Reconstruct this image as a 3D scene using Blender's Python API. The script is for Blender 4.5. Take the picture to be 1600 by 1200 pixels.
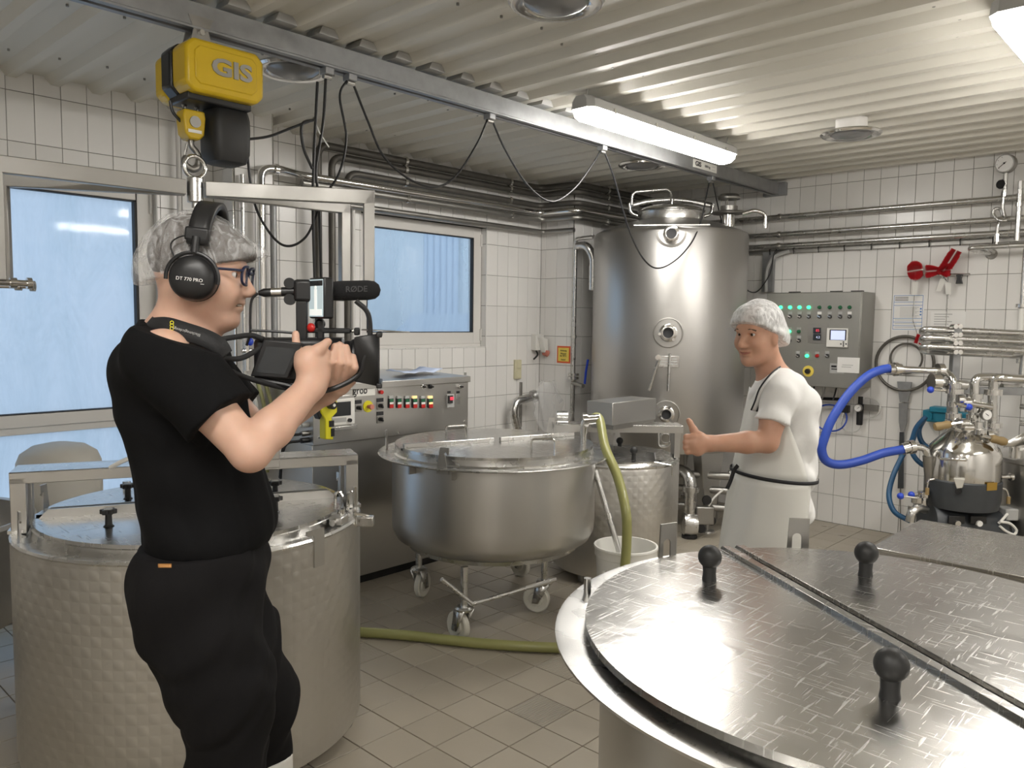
import bpy, bmesh, math, random
import numpy as np
from mathutils import Vector, Matrix
for o in list(bpy.data.objects): bpy.data.objects.remove(o, do_unlink=True)
S = bpy.context.scene; COL = S.collection
random.seed(7); RNG = np.random.default_rng(7)
# ---------------------------------------------------------------- camera
FPX = 1238.0; CX, CY = 800.0, 600.0; CAM = np.array([0.0, 0.0, 1.65])
_d1 = np.array([1162.9, -83.9, FPX]); _d1 /= np.linalg.norm(_d1)
_d2 = np.array([-1326.3, -115.4, FPX]); _d2 /= np.linalg.norm(_d2)
_x = -(_d2 - (_d2 @ _d1) * _d1); _x /= np.linalg.norm(_x)
RW = np.stack([_x, _d1, np.cross(_x, _d1)])         # world = RW @ camera(x right, y down, z forward)
cd = bpy.data.cameras.new('camera'); cd.sensor_width = 36.0; cd.lens = FPX / 1600 * 36.0; cd.clip_start = 0.05
cam = bpy.data.objects.new('camera', cd); COL.objects.link(cam)
_r, _u, _f = RW @ np.array([1, 0, 0]), RW @ np.array([0, -1, 0]), RW @ np.array([0, 0, 1])
cam.matrix_world = Matrix(((_r[0], _u[0], -_f[0], CAM[0]), (_r[1], _u[1], -_f[1], CAM[1]), (_r[2], _u[2], -_f[2], CAM[2]), (0, 0, 0, 1)))
S.camera = cam
RIGHT = np.array([_r[0], _r[1], 0.0]); RIGHT /= np.linalg.norm(RIGHT); AWAY = np.array([-RIGHT[1], RIGHT[0], 0.0])
# ---------------------------------------------------------------- world, exposure
W = bpy.data.worlds.new('overcast_sky'); S.world = W; W.use_nodes = True
_n = W.node_tree.nodes; _bg = _n['Background']; _bg.inputs[0].default_value = (0.70, 0.85, 1.0, 1); _bg.inputs[1].default_value = 1.05
S.view_settings.view_transform = 'Standard'; S.view_settings.look = 'None'
S.view_settings.exposure = 0.0; S.view_settings.gamma = 1.0; S.view_settings.use_curve_mapping = False
LAMP_POWER = 42.0          # emission of the fluorescent diffusers
SILO = np.array([-3.55, 5.67]); LX, BY, CZ = -4.75, 6.60, 2.867     # wall_left plane, wall_back plane, ceiling rib underside
def portal(name, loc, rot, sx, sy):
    l = bpy.data.lights.new(name, 'AREA'); l.shape = 'RECTANGLE'; l.size = sx; l.size_y = sy; l.cycles.is_portal = True
    o = bpy.data.objects.new(name, l); COL.objects.link(o); o.location = loc; o.rotation_euler = rot
portal('window_portal', (-5.0, 4.1, 1.93), (0, -math.pi / 2, 0), 0.98, 1.15)
portal('door_portal', (-5.0, 1.3, 1.15), (0, -math.pi / 2, 0), 2.3, 1.4)
# ---------------------------------------------------------------- layout helpers (photo pixel -> point on a real plane)
def ray(px, py): return RW @ np.array([px - CX, py - CY, FPX])
def at(px, py, axis, val):
    d = ray(px, py); return CAM + d * ((val - CAM[axis]) / d[axis])
def proj(P):
    q = RW.T @ (np.asarray(P, float) - CAM); return CX + FPX * q[0] / q[2], CY + FPX * q[1] / q[2], q[2]
def on_plane(px, py, p0, n):
    d = ray(px, py); return CAM + d * (np.dot(np.asarray(p0) - CAM, n) / np.dot(d, n))
# ---------------------------------------------------------------- materials
def mat(name, col, rough=0.5, metal=0.0, bump=0.0, bscale=40.0, cvar=0.0, vscale=6.0, rvar=0.0, coat=0.0, spec=0.5, emit=None, estr=1.0, alpha=1.0, trans=0.0, sub=0.0, stretch=None, rnd=0.0, sheen=0.0):
    m = bpy.data.materials.new(name); m.use_nodes = True
    N, L = m.node_tree.nodes, m.node_tree.links; b = N['Principled BSDF']
    b.inputs['Base Color'].default_value = (*col, 1); b.inputs['Roughness'].default_value = rough; b.inputs['Metallic'].default_value = metal
    b.inputs['Coat Weight'].default_value = coat; b.inputs['Specular IOR Level'].default_value = spec; b.inputs['Alpha'].default_value = alpha
    b.inputs['Transmission Weight'].default_value = trans
    if sub: b.inputs['Subsurface Weight'].default_value = sub; b.inputs['Subsurface Radius'].default_value = (0.012, 0.005, 0.003); b.inputs['Subsurface Scale'].default_value = 1.0
    if sheen: b.inputs['Sheen Weight'].default_value = sheen
    if emit: b.inputs['Emission Color'].default_value = (*emit, 1); b.inputs['Emission Strength'].default_value = estr
    vec = None
    if bump or cvar or rvar:
        tc = N.new('ShaderNodeTexCoord'); mp = N.new('ShaderNodeMapping'); L.new(tc.outputs['Object'], mp.inputs[0])
        if stretch: mp.inputs['Scale'].default_value = stretch
        vec = mp.outputs[0]
    if cvar or rvar:
        nz = N.new('ShaderNodeTexNoise'); nz.inputs['Scale'].default_value = vscale; nz.inputs['Detail'].default_value = 5; L.new(vec, nz.inputs['Vector'])
        if cvar:
            mx = N.new('ShaderNodeMix'); mx.data_type = 'RGBA'; L.new(nz.outputs['Fac'], mx.inputs['Factor'])
            mx.inputs['A'].default_value = (*[max(0, c * (1 - cvar)) for c in col], 1); mx.inputs['B'].default_value = (*[min(1, c * (1 + cvar)) for c in col], 1)
            L.new(mx.outputs['Result'], b.inputs['Base Color'])
        if rvar:
            mr = N.new('ShaderNodeMapRange'); mr.inputs['To Min'].default_value = max(0.02, rough - rvar); mr.inputs['To Max'].default_value = rough + rvar
            mr.inputs['From Min'].default_value = 0.3; mr.inputs['From Max'].default_value = 0.7
            L.new(nz.outputs['Fac'], mr.inputs['Value']); L.new(mr.outputs[0], b.inputs['Roughness'])
    if rnd:
        oi = N.new('ShaderNodeObjectInfo'); hs = N.new('ShaderNodeHueSaturation'); mr = N.new('ShaderNodeMapRange')
        mr.inputs['To Min'].default_value = 1 - rnd; mr.inputs['To Max'].default_value = 1 + rnd
        L.new(oi.outputs['Random'], mr.inputs['Value']); L.new(mr.outputs[0], hs.inputs['Value'])
        src = b.inputs['Base Color'].links[0].from_socket if b.inputs['Base Color'].links else None
        if src: L.new(src, hs.inputs['Color'])
        else: hs.inputs['Color'].default_value = (*col, 1)
        L.new(hs.outputs[0], b.inputs['Base Color'])
    if bump:
        nb = N.new('ShaderNodeTexNoise'); nb.inputs['Scale'].default_value = bscale; nb.inputs['Detail'].default_value = 4; L.new(vec, nb.inputs['Vector'])
        bp = N.new('ShaderNodeBump'); bp.inputs['Strength'].default_value = bump; bp.inputs['Distance'].default_value = 0.01
        L.new(nb.outputs['Fac'], bp.inputs['Height']); L.new(bp.outputs[0], b.inputs['Normal'])
    return m
STEEL = (0.63, 0.625, 0.61)
M = {}
M['steel'] = mat('stainless_steel', STEEL, 0.27, 1.0, bump=0.004, bscale=14, rvar=0.05, vscale=9, cvar=0.05)
M['steel_side'] = mat('stainless_brushed', (0.58, 0.572, 0.555), 0.34, 1.0, bump=0.015, bscale=6, rvar=0.06, vscale=3.0, cvar=0.10, stretch=(1, 1, 0.12))
M['steel_panel'] = mat('stainless_panel', (0.54, 0.53, 0.51), 0.36, 1.0, bump=0.02, bscale=8, rvar=0.05, vscale=5, cvar=0.06)
M['yoke'] = mat('dull_yoke_steel', (0.40, 0.39, 0.37), 0.45, 1.0, bump=0.04, bscale=12, rvar=0.08, vscale=8, cvar=0.15)
M['steel_dark'] = mat('dull_steel', (0.36, 0.35, 0.33), 0.42, 1.0, bump=0.03, bscale=20, rvar=0.08, vscale=7, cvar=0.1)
M['chrome'] = mat('polished_steel', (0.72, 0.71, 0.69), 0.13, 1.0, rvar=0.05, vscale=30)
M['galv'] = mat('galvanised_steel', (0.33, 0.335, 0.34), 0.5, 0.75, bump=0.06, bscale=30, rvar=0.1, vscale=14, cvar=0.35)
M['pipe_dark'] = mat('bare_iron_pipe', (0.12, 0.112, 0.10), 0.5, 0.6, bump=0.05, bscale=40, cvar=0.35, vscale=10)
M['grout'] = mat('grey_grout', (0.20, 0.185, 0.165), 0.9, bump=0.1, bscale=120, cvar=0.2)
M['tile'] = mat('white_glazed_tile', (0.80, 0.785, 0.76), 0.22, cvar=0.03, vscale=2.5, rnd=0.035, bump=0.008, bscale=9)
M['ftile'] = mat('beige_floor_tile', (0.37, 0.33, 0.265), 0.36, cvar=0.10, vscale=5, rnd=0.06, bump=0.03, bscale=60, rvar=0.1)
def ribbed(m, share):                        # some floor tiles carry anti-slip ribs
    N, L = m.node_tree.nodes, m.node_tree.links; b = N['Principled BSDF']; oi = N.new('ShaderNodeObjectInfo'); gt = N.new('ShaderNodeMath'); gt.operation = 'GREATER_THAN'; gt.inputs[1].default_value = 1 - share; L.new(oi.outputs['Random'], gt.inputs[0])
    tc = N.new('ShaderNodeTexCoord'); wv = N.new('ShaderNodeTexWave'); wv.inputs['Scale'].default_value = 30; wv.bands_direction = 'X'; L.new(tc.outputs['Object'], wv.inputs['Vector'])
    bp = N.new('ShaderNodeBump'); bp.inputs['Distance'].default_value = 0.004; L.new(gt.outputs[0], bp.inputs['Strength']); L.new(wv.outputs['Fac'], bp.inputs['Height']); L.new(b.inputs['Normal'].links[0].from_socket, bp.inputs['Normal']); L.new(bp.outputs[0], b.inputs['Normal'])
ribbed(M['ftile'], 0.13)
M['fgrout'] = mat('brown_floor_grout', (0.16, 0.135, 0.105), 0.85, bump=0.1, bscale=120)
M['ceil'] = mat('cream_painted_sheet', (0.66, 0.635, 0.565), 0.38, cvar=0.05, vscale=3, rvar=0.08, bump=0.02, bscale=5)
M['white_pvc'] = mat('white_pvc', (0.68, 0.66, 0.63), 0.35)
M['black'] = mat('black_plastic', (0.012, 0.012, 0.013), 0.38)
M['rubber'] = mat('black_rubber', (0.018, 0.018, 0.018), 0.5, bump=0.02, bscale=80)
M['gasket'] = mat('black_gasket', (0.02, 0.02, 0.022), 0.6)
M['cable'] = mat('black_cable', (0.012, 0.012, 0.013), 0.4)
M['grey_pl'] = mat('grey_plastic', (0.42, 0.42, 0.41), 0.4)
M['white_pl'] = mat('white_plastic', (0.78, 0.77, 0.73), 0.38, bump=0.02, bscale=30)
M['beige_pl'] = mat('beige_plastic', (0.50, 0.48, 0.43), 0.5)
M['yellow'] = mat('yellow_enamel', (0.62, 0.42, 0.012), 0.35, bump=0.03, bscale=60, cvar=0.12, vscale=9)
M['red'] = mat('red_plastic', (0.50, 0.018, 0.015), 0.35)
M['red_bristle'] = mat('red_bristle', (0.52, 0.012, 0.02), 0.6)
M['green_off'] = mat('green_lens_unlit', (0.02, 0.13, 0.06), 0.25)
M['green_on'] = mat('green_lens_lit', (0.05, 0.6, 0.25), 0.3, emit=(0.05, 1.0, 0.35), estr=2.2)
M['blue_hose'] = mat('blue_hose', (0.028, 0.075, 0.42), 0.45, bump=0.03, bscale=90)
M['teal_hose'] = mat('teal_hose', (0.012, 0.075, 0.17), 0.45)
M['teal'] = mat('teal_plastic', (0.01, 0.19, 0.29), 0.45)
M['blue_pl'] = mat('blue_plastic', (0.02, 0.06, 0.50), 0.35)
M['olive_hose'] = mat('olive_milk_hose', (0.30, 0.30, 0.11), 0.33, cvar=0.08, vscale=4, coat=0.2)
M['anthracite'] = mat('anthracite_paint', (0.045, 0.05, 0.056), 0.42, bump=0.05, bscale=40, cvar=0.25, vscale=12)
M['wood'] = mat('ribbed_tan_grip', (0.27, 0.19, 0.085), 0.5)
M['paper'] = mat('white_paper', (0.80, 0.79, 0.77), 0.7)
M['blue_paper'] = mat('pale_blue_paper', (0.62, 0.71, 0.92), 0.7)
M['ink'] = mat('black_ink', (0.02, 0.02, 0.022), 0.6)
M['blue_ink'] = mat('blue_ink', (0.06, 0.20, 0.52), 0.6)
M['grey_ink'] = mat('grey_ink', (0.45, 0.45, 0.44), 0.6)
M['orange'] = mat('orange_print', (0.75, 0.12, 0.03), 0.5)
M['yellow_pr'] = mat('yellow_print', (0.85, 0.66, 0.12), 0.5)
M['screen_dk'] = mat('dark_display', (0.03, 0.033, 0.036), 0.15)
M['screen_lit'] = mat('lit_display', (0.4, 0.45, 0.6), 0.3, emit=(0.62, 0.68, 0.95), estr=0.75)
M['amber_on'] = mat('amber_lens_lit', (0.6, 0.4, 0.15), 0.3, emit=(1.0, 0.75, 0.35), estr=0.9)
M['red_on'] = mat('red_lens_lit', (0.6, 0.03, 0.06), 0.3, emit=(1.0, 0.08, 0.12), estr=0.7)
M['wheel'] = mat('white_nylon_wheel', (0.62, 0.60, 0.53), 0.4)
M['gold_lbl'] = mat('brass_label', (0.42, 0.26, 0.05), 0.4, 0.5)
def dimple_mat(name, col, rough, su, sv, strength):
    m = mat(name, col, rough, 1.0, rvar=0.04, vscale=4, cvar=0.06); N, L = m.node_tree.nodes, m.node_tree.links; b = N['Principled BSDF']
    uv = N.new('ShaderNodeUVMap'); uv.uv_map = 'UVMap'; mp = N.new('ShaderNodeMapping'); mp.inputs['Scale'].default_value = (su, sv, 1); L.new(uv.outputs[0], mp.inputs[0])
    sp = N.new('ShaderNodeSeparateXYZ'); L.new(mp.outputs[0], sp.inputs[0])
    def wave(k):
        mu = N.new('ShaderNodeMath'); mu.operation = 'MULTIPLY'; mu.inputs[1].default_value = math.pi; L.new(sp.outputs[k], mu.inputs[0])
        s = N.new('ShaderNodeMath'); s.operation = 'SINE'; L.new(mu.outputs[0], s.inputs[0]); return s
    s1, s2 = wave(0), wave(1)
    pr = N.new('ShaderNodeMath'); pr.operation = 'MULTIPLY'; L.new(s1.outputs[0], pr.inputs[0]); L.new(s2.outputs[0], pr.inputs[1]); mxp = N.new('ShaderNodeMath'); mxp.operation = 'MAXIMUM'; mxp.inputs[1].default_value = 0.0; L.new(pr.outputs[0], mxp.inputs[0]); pr = mxp
    bp = N.new('ShaderNodeBump'); bp.inputs['Strength'].default_value = strength; bp.inputs['Distance'].default_value = 0.004; L.new(pr.outputs[0], bp.inputs['Height'])
    L.new(bp.outputs[0], b.inputs['Normal']); return m
M['dimple'] = dimple_mat('dimpled_steel_shell', (0.60, 0.585, 0.555), 0.38, 28, 28, 0.28)
def scratched(name, col, rough, strength=0.10):
    m = mat(name, col, rough, 1.0, cvar=0.10, vscale=7); N, L = m.node_tree.nodes, m.node_tree.links; b = N['Principled BSDF']
    tc = N.new('ShaderNodeTexCoord')
    def streak(rot, sc):
        mp = N.new('ShaderNodeMapping'); mp.inputs['Rotation'].default_value = (0, 0, rot); mp.inputs['Scale'].default_value = sc; L.new(tc.outputs['Object'], mp.inputs[0])
        n = N.new('ShaderNodeTexNoise'); n.inputs['Scale'].default_value = 1; n.inputs['Detail'].default_value = 3; n.inputs['Distortion'].default_value = 0.4; L.new(mp.outputs[0], n.inputs['Vector'])
        r = N.new('ShaderNodeMapRange'); r.inputs['From Min'].default_value = 0.60; r.inputs['From Max'].default_value = 0.72; L.new(n.outputs['Fac'], r.inputs['Value']); return r
    a, c = streak(0.5, (160, 9, 1)), streak(-0.7, (9, 130, 1)); pud = N.new('ShaderNodeTexNoise'); pud.inputs['Scale'].default_value = 5.5; pud.inputs['Detail'].default_value = 2.5; L.new(tc.outputs['Object'], pud.inputs['Vector'])
    wet = N.new('ShaderNodeMapRange'); wet.inputs['From Min'].default_value = 0.52; wet.inputs['From Max'].default_value = 0.56; L.new(pud.outputs['Fac'], wet.inputs['Value'])
    ad = N.new('ShaderNodeMath'); ad.operation = 'MAXIMUM'; L.new(a.outputs[0], ad.inputs[0]); L.new(c.outputs[0], ad.inputs[1])
    rr = N.new('ShaderNodeMath'); rr.operation = 'MULTIPLY_ADD'; rr.inputs[1].default_value = 0.16; rr.inputs[2].default_value = rough; L.new(ad.outputs[0], rr.inputs[0])
    r2 = N.new('ShaderNodeMath'); r2.operation = 'MULTIPLY_ADD'; r2.inputs[1].default_value = -0.025; L.new(wet.outputs[0], r2.inputs[0]); L.new(rr.outputs[0], r2.inputs[2]); L.new(r2.outputs[0], b.inputs['Roughness'])
    h = N.new('ShaderNodeMath'); h.operation = 'MULTIPLY_ADD'; h.inputs[1].default_value = 0.35; L.new(ad.outputs[0], h.inputs[0])
    w2 = N.new('ShaderNodeMath'); w2.operation = 'MULTIPLY'; w2.inputs[1].default_value = 0.7; L.new(wet.outputs[0], w2.inputs[0]); L.new(w2.outputs[0], h.inputs[2])
    bp = N.new('ShaderNodeBump'); bp.inputs['Strength'].default_value = strength; bp.inputs['Distance'].default_value = 0.003; L.new(h.outputs[0], bp.inputs['Height']); L.new(bp.outputs[0], b.inputs['Normal'])
    return m
M['lid'] = scratched('wet_scratched_steel_lid', (0.54, 0.53, 0.51), 0.24)
M['lid2'] = scratched('damp_steel_lid', (0.56, 0.555, 0.54), 0.22, 0.035)
def wet_pane(name, tint, cover, scale, rough_lo):
    m = bpy.data.materials.new(name); m.use_nodes = True; N, L = m.node_tree.nodes, m.node_tree.links; N.remove(N['Principled BSDF']); out = N['Material Output']
    tc = N.new('ShaderNodeTexCoord'); mp = N.new('ShaderNodeMapping'); mp.inputs['Scale'].default_value = (1, 1, 0.3); L.new(tc.outputs['Object'], mp.inputs[0])
    n = N.new('ShaderNodeTexNoise'); n.inputs['Scale'].default_value = scale; n.inputs['Detail'].default_value = 6; n.inputs['Distortion'].default_value = 0.6; L.new(mp.outputs[0], n.inputs['Vector'])
    r = N.new('ShaderNodeMapRange'); r.inputs['From Min'].default_value = 0.32; r.inputs['From Max'].default_value = 0.68; r.inputs['To Min'].default_value = rough_lo; r.inputs['To Max'].default_value = cover; L.new(n.outputs['Fac'], r.inputs['Value'])
    tl = N.new('ShaderNodeBsdfTranslucent'); tl.inputs[0].default_value = (0.92, 0.95, 1, 1)
    tr = N.new('ShaderNodeBsdfTransparent'); tr.inputs[0].default_value = (*tint, 1)
    mx = N.new('ShaderNodeMixShader'); L.new(r.outputs[0], mx.inputs[0]); L.new(tr.outputs[0], mx.inputs[1]); L.new(tl.outputs[0], mx.inputs[2])
    gl = N.new('ShaderNodeBsdfGlossy'); gl.inputs['Roughness'].default_value = 0.05; m2 = N.new('ShaderNodeMixShader'); m2.inputs[0].default_value = 0.025
    L.new(mx.outputs[0], m2.inputs[1]); L.new(gl.outputs[0], m2.inputs[2]); L.new(m2.outputs[0], out.inputs['Surface']); return m
M['pane_wet'] = wet_pane('condensation_glass', (0.86, 0.93, 1.0), 0.95, 5.0, 0.35)
M['pane'] = wet_pane('window_glass', (0.90, 0.95, 1.0), 0.35, 3.0, 0.08)
# ---------------------------------------------------------------- mesh builder
def V(*a): return np.array(a, float)
def frame_of(d):
    d = np.asarray(d, float); d = d / np.linalg.norm(d); u = np.cross([0, 0, 1.0], d)
    if np.linalg.norm(u) < 1e-4: u = np.array([1.0, 0, 0])
    u /= np.linalg.norm(u); return u, np.cross(d, u), d
def rotz(a): c, s = math.cos(a), math.sin(a); return np.array([[c, -s, 0], [s, c, 0], [0, 0, 1.0]])
def rotx(a): c, s = math.cos(a), math.sin(a); return np.array([[1.0, 0, 0], [0, c, -s], [0, s, c]])
def roty(a): c, s = math.cos(a), math.sin(a); return np.array([[c, 0, s], [0, 1.0, 0], [-s, 0, c]])
class MB:
    def __init__(s): s.v = []; s.f = []; s.n = 0; s.uv = None
    def add(s, vs, fs):
        b = s.n; s.v.extend([tuple(map(float, p)) for p in vs]); s.n = len(s.v); s.f.extend([tuple(i + b for i in f) for f in fs]); return s
    def box(s, c, size, R=None):
        h = np.array(size) / 2; R = np.eye(3) if R is None else R
        vs = [np.asarray(c) + R @ (h * np.array(k)) for k in ((-1, -1, -1), (1, -1, -1), (1, 1, -1), (-1, 1, -1), (-1, -1, 1), (1, -1, 1), (1, 1, 1), (-1, 1, 1))]
        return s.add(vs, [(0, 3, 2, 1), (4, 5, 6, 7), (0, 1, 5, 4), (1, 2, 6, 5), (2, 3, 7, 6), (3, 0, 4, 7)])
    def bx(s, a, b):
        a, b = np.minimum(a, b), np.maximum(a, b); return s.box((a + b) / 2, b - a)
    def cyl(s, p0, p1, r0, r1=None, seg=20, cap=True):
        r1 = r0 if r1 is None else r1; p0, p1 = np.asarray(p0, float), np.asarray(p1, float); u, w, d = frame_of(p1 - p0); vs = []
        for p, r in ((p0, r0), (p1, r1)):
            for i in range(seg): a = 2 * math.pi * i / seg; vs.append(p + r * (math.cos(a) * u + math.sin(a) * w))
        fs = [(i, (i + 1) % seg, seg + (i + 1) % seg, seg + i) for i in range(seg)]
        if cap: fs += [tuple(range(seg - 1, -1, -1)), tuple(range(seg, 2 * seg))]
        return s.add(vs, fs)
    def tube(s, pts, r, seg=10, closed=False, cap=True):
        pts = [np.asarray(p, float) for p in pts]; n = len(pts); rr = r if hasattr(r, '__len__') else [r] * n; vs = []; u = None
        for i, p in enumerate(pts):
            a, b = (pts[(i - 1) % n], pts[(i + 1) % n]) if closed else (pts[max(i - 1, 0)], pts[min(i + 1, n - 1)])
            d = b - a; d = d / (np.linalg.norm(d) + 1e-12)
            if u is None: u, w, _ = frame_of(d)
            else:
                u = u - d * np.dot(u, d); u /= np.linalg.norm(u); w = np.cross(d, u)
            for k in range(seg): t = 2 * math.pi * k / seg; vs.append(p + rr[i] * (math.cos(t) * u + math.sin(t) * w))
        fs = []
        for i in range(n if closed else n - 1):
            for k in range(seg): j = (i + 1) % n; fs.append((i * seg + k, i * seg + (k + 1) % seg, j * seg + (k + 1) % seg, j * seg + k))
        if cap and not closed: fs += [tuple(range(seg - 1, -1, -1)), tuple(range((n - 1) * seg, n * seg))]
        return s.add(vs, fs)
    def lathe(s, prof, c=(0, 0, 0), axis=(0, 0, 1), seg=48, a0=0.0, a1=None, uvr=None):
        full = a1 is None; a1 = 2 * math.pi if full else a1; u, w, d = frame_of(axis)
        if abs(d[2]) > 0.999: u, w = np.array([1.0, 0, 0]), np.array([0, math.copysign(1, d[2]), 0])
        m = seg if full else seg + 1; vs = []; c = np.asarray(c, float)
        for r, z in prof:
            for i in range(m): a = a0 + (a1 - a0) * i / seg; vs.append(c + r * (math.cos(a) * u + math.sin(a) * w) + z * d)
        fs = []
        for j in range(len(prof) - 1):
            for i in range(seg):
                k = (i + 1) % m if full else i + 1; fs.append((j * m + i, j * m + k, (j + 1) * m + k, (j + 1) * m + i))
        return s.add(vs, fs)
    def ball(s, c, r, seg=16, rings=10, R=None):
        r = np.array([r] * 3 if not hasattr(r, '__len__') else r, float); R = np.eye(3) if R is None else R; vs = []; fs = []
        for j in range(rings + 1):
            t = math.pi * j / rings
            for i in range(seg): a = 2 * math.pi * i / seg; vs.append(np.asarray(c) + R @ (r * np.array([math.sin(t) * math.cos(a), math.sin(t) * math.sin(a), math.cos(t)])))
        for j in range(rings):
            for i in range(seg): k = (i + 1) % seg; fs.append((j * seg + i, (j + 1) * seg + i, (j + 1) * seg + k, j * seg + k))
        return s.add(vs, fs)
    def prism(s, poly, o, u, w, t0, t1):      # polygon in (u, w), extruded along u x w from t0 to t1
        o, u, w = np.asarray(o, float), np.asarray(u, float), np.asarray(w, float); n = np.cross(u, w); k = len(poly)
        vs = [o + a * u + b * w + t * n for t in (t0, t1) for a, b in poly]
        return s.add(vs, [tuple(range(k - 1, -1, -1)), tuple(range(k, 2 * k))] + [(i, (i + 1) % k, k + (i + 1) % k, k + i) for i in range(k)])
    def sheet(s, g):                          # grid of points [rows][cols]
        a, b = len(g), len(g[0]); return s.add([p for r in g for p in r], [(i * b + j, i * b + j + 1, (i + 1) * b + j + 1, (i + 1) * b + j) for i in range(a - 1) for j in range(b - 1)])
    def build(s, name, m, parent=None, bev=0.0, ang=38, smooth=True, uvc=None, solid=0.0, kind=None):
        o0 = np.array(ORG[parent.name]) if parent is not None else np.zeros(3)
        me = bpy.data.meshes.new(name); me.from_pydata([tuple(np.array(p) - o0) for p in s.v], [], s.f); me.update()
        bm = bmesh.new(); bm.from_mesh(me); bmesh.ops.remove_doubles(bm, verts=bm.verts, dist=1e-5); bmesh.ops.recalc_face_normals(bm, faces=bm.faces); bm.to_mesh(me); bm.free()
        me.materials.append(M[m] if isinstance(m, str) else m)
        if smooth: me.shade_smooth(); me.set_sharp_from_angle(angle=math.radians(ang))
        if uvc is not None:                    # cylindrical coordinates in metres around a vertical axis
            uvl = me.uv_layers.new(name='UVMap'); cx, cy, rr = uvc[0] - o0[0], uvc[1] - o0[1], uvc[2]
            for pl in me.polygons:
                base = None
                for li in pl.loop_indices:
                    co = me.vertices[me.loops[li].vertex_index].co; a = math.atan2(co.y - cy, co.x - cx)
                    if base is None: base = a
                    while a - base > math.pi: a -= 2 * math.pi
                    while a - base < -math.pi: a += 2 * math.pi
                    uvl.data[li].uv = (a * rr, co.z)
        o = bpy.data.objects.new(name, me); COL.objects.link(o)
        if parent is not None: o.parent = parent
        ORG[o.name] = tuple(o0)
        if solid: md = o.modifiers.new('thickness', 'SOLIDIFY'); md.thickness = solid; md.offset = 0
        if bev: md = o.modifiers.new('bevel', 'BEVEL'); md.width = bev; md.segments = 2; md.limit_method = 'ANGLE'; md.angle_limit = math.radians(40)
        if kind: o['kind'] = kind
        return o
ORG = {}
def tag(o, label, cat, group=None):
    o['label'] = label; o['category'] = cat
    if group: o['group'] = group
    return o
def thing(name, loc, label, cat, group=None):
    o = bpy.data.objects.new(name, None); COL.objects.link(o); o.location = tuple(map(float, loc)); o.empty_display_size = 0.1; ORG[o.name] = tuple(map(float, loc)); return tag(o, label, cat, group)
def struct(o, label=None):
    o['kind'] = 'structure'
    if label: o['label'] = label
    return o
def copy_obj(src, loc, parent=None):           # shares mesh data
    c = src.copy(); COL.objects.link(c); c.location = tuple(map(float, loc)); c.parent = parent; return c
def spline(pts, n=10):                         # Catmull-Rom through points
    P = [np.asarray(p, float) for p in pts]; P = [2 * P[0] - P[1]] + P + [2 * P[-1] - P[-2]]; out = []
    for i in range(1, len(P) - 2):
        for k in range(n):
            t = k / n; a, b, c, d = P[i - 1], P[i], P[i + 1], P[i + 2]
            out.append(0.5 * (2 * b + (c - a) * t + (2 * a - 5 * b + 4 * c - d) * t * t + (3 * b - a - 3 * c + d) * t ** 3))
    return out + [P[-2]]
def bend(pts, rad, n=6):                       # polyline with rounded corners
    P = [np.asarray(p, float) for p in pts]; out = [P[0]]
    for i in range(1, len(P) - 1):
        a, b = P[i - 1] - P[i], P[i + 1] - P[i]; la, lb = np.linalg.norm(a), np.linalg.norm(b); r = min(rad, la * 0.48, lb * 0.48); a, b = a / la * r, b / lb * r
        for k in range(n + 1): t = k / n; out.append(P[i] + (1 - t) ** 2 * a + t ** 2 * b)
    return out + [P[-1]]
FONT = None
def text(name, body, size, o, u, w, m, parent=None, ext=0.0008, align='CENTER', bold=0.0, sx=1.0):   # flat lettering as mesh: u = reading direction, w = up
    cu = bpy.data.curves.new(name, 'FONT'); cu.body = body; cu.size = size; cu.extrude = ext; cu.align_x = align; cu.align_y = 'CENTER'; cu.resolution_u = 3; cu.offset = bold
    ob = bpy.data.objects.new(name, cu); COL.objects.link(ob); dg = bpy.context.evaluated_depsgraph_get(); me = bpy.data.meshes.new_from_object(ob.evaluated_get(dg)); bpy.data.objects.remove(ob, do_unlink=True)
    u, w = np.asarray(u, float), np.asarray(w, float); u /= np.linalg.norm(u); w /= np.linalg.norm(w); n = np.cross(u, w); o0 = np.array(ORG[parent.name]) if parent is not None else np.zeros(3); o = np.asarray(o, float) - o0
    for v in me.vertices: c = np.array(v.co); v.co = tuple(o + c[0] * sx * u + c[1] * w + c[2] * n)
    me.materials.clear(); me.materials.append(M[m] if isinstance(m, str) else m); r = bpy.data.objects.new(name, me); COL.objects.link(r)
    if parent is not None: r.parent = parent
    ORG[r.name] = tuple(o0); return r
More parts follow.
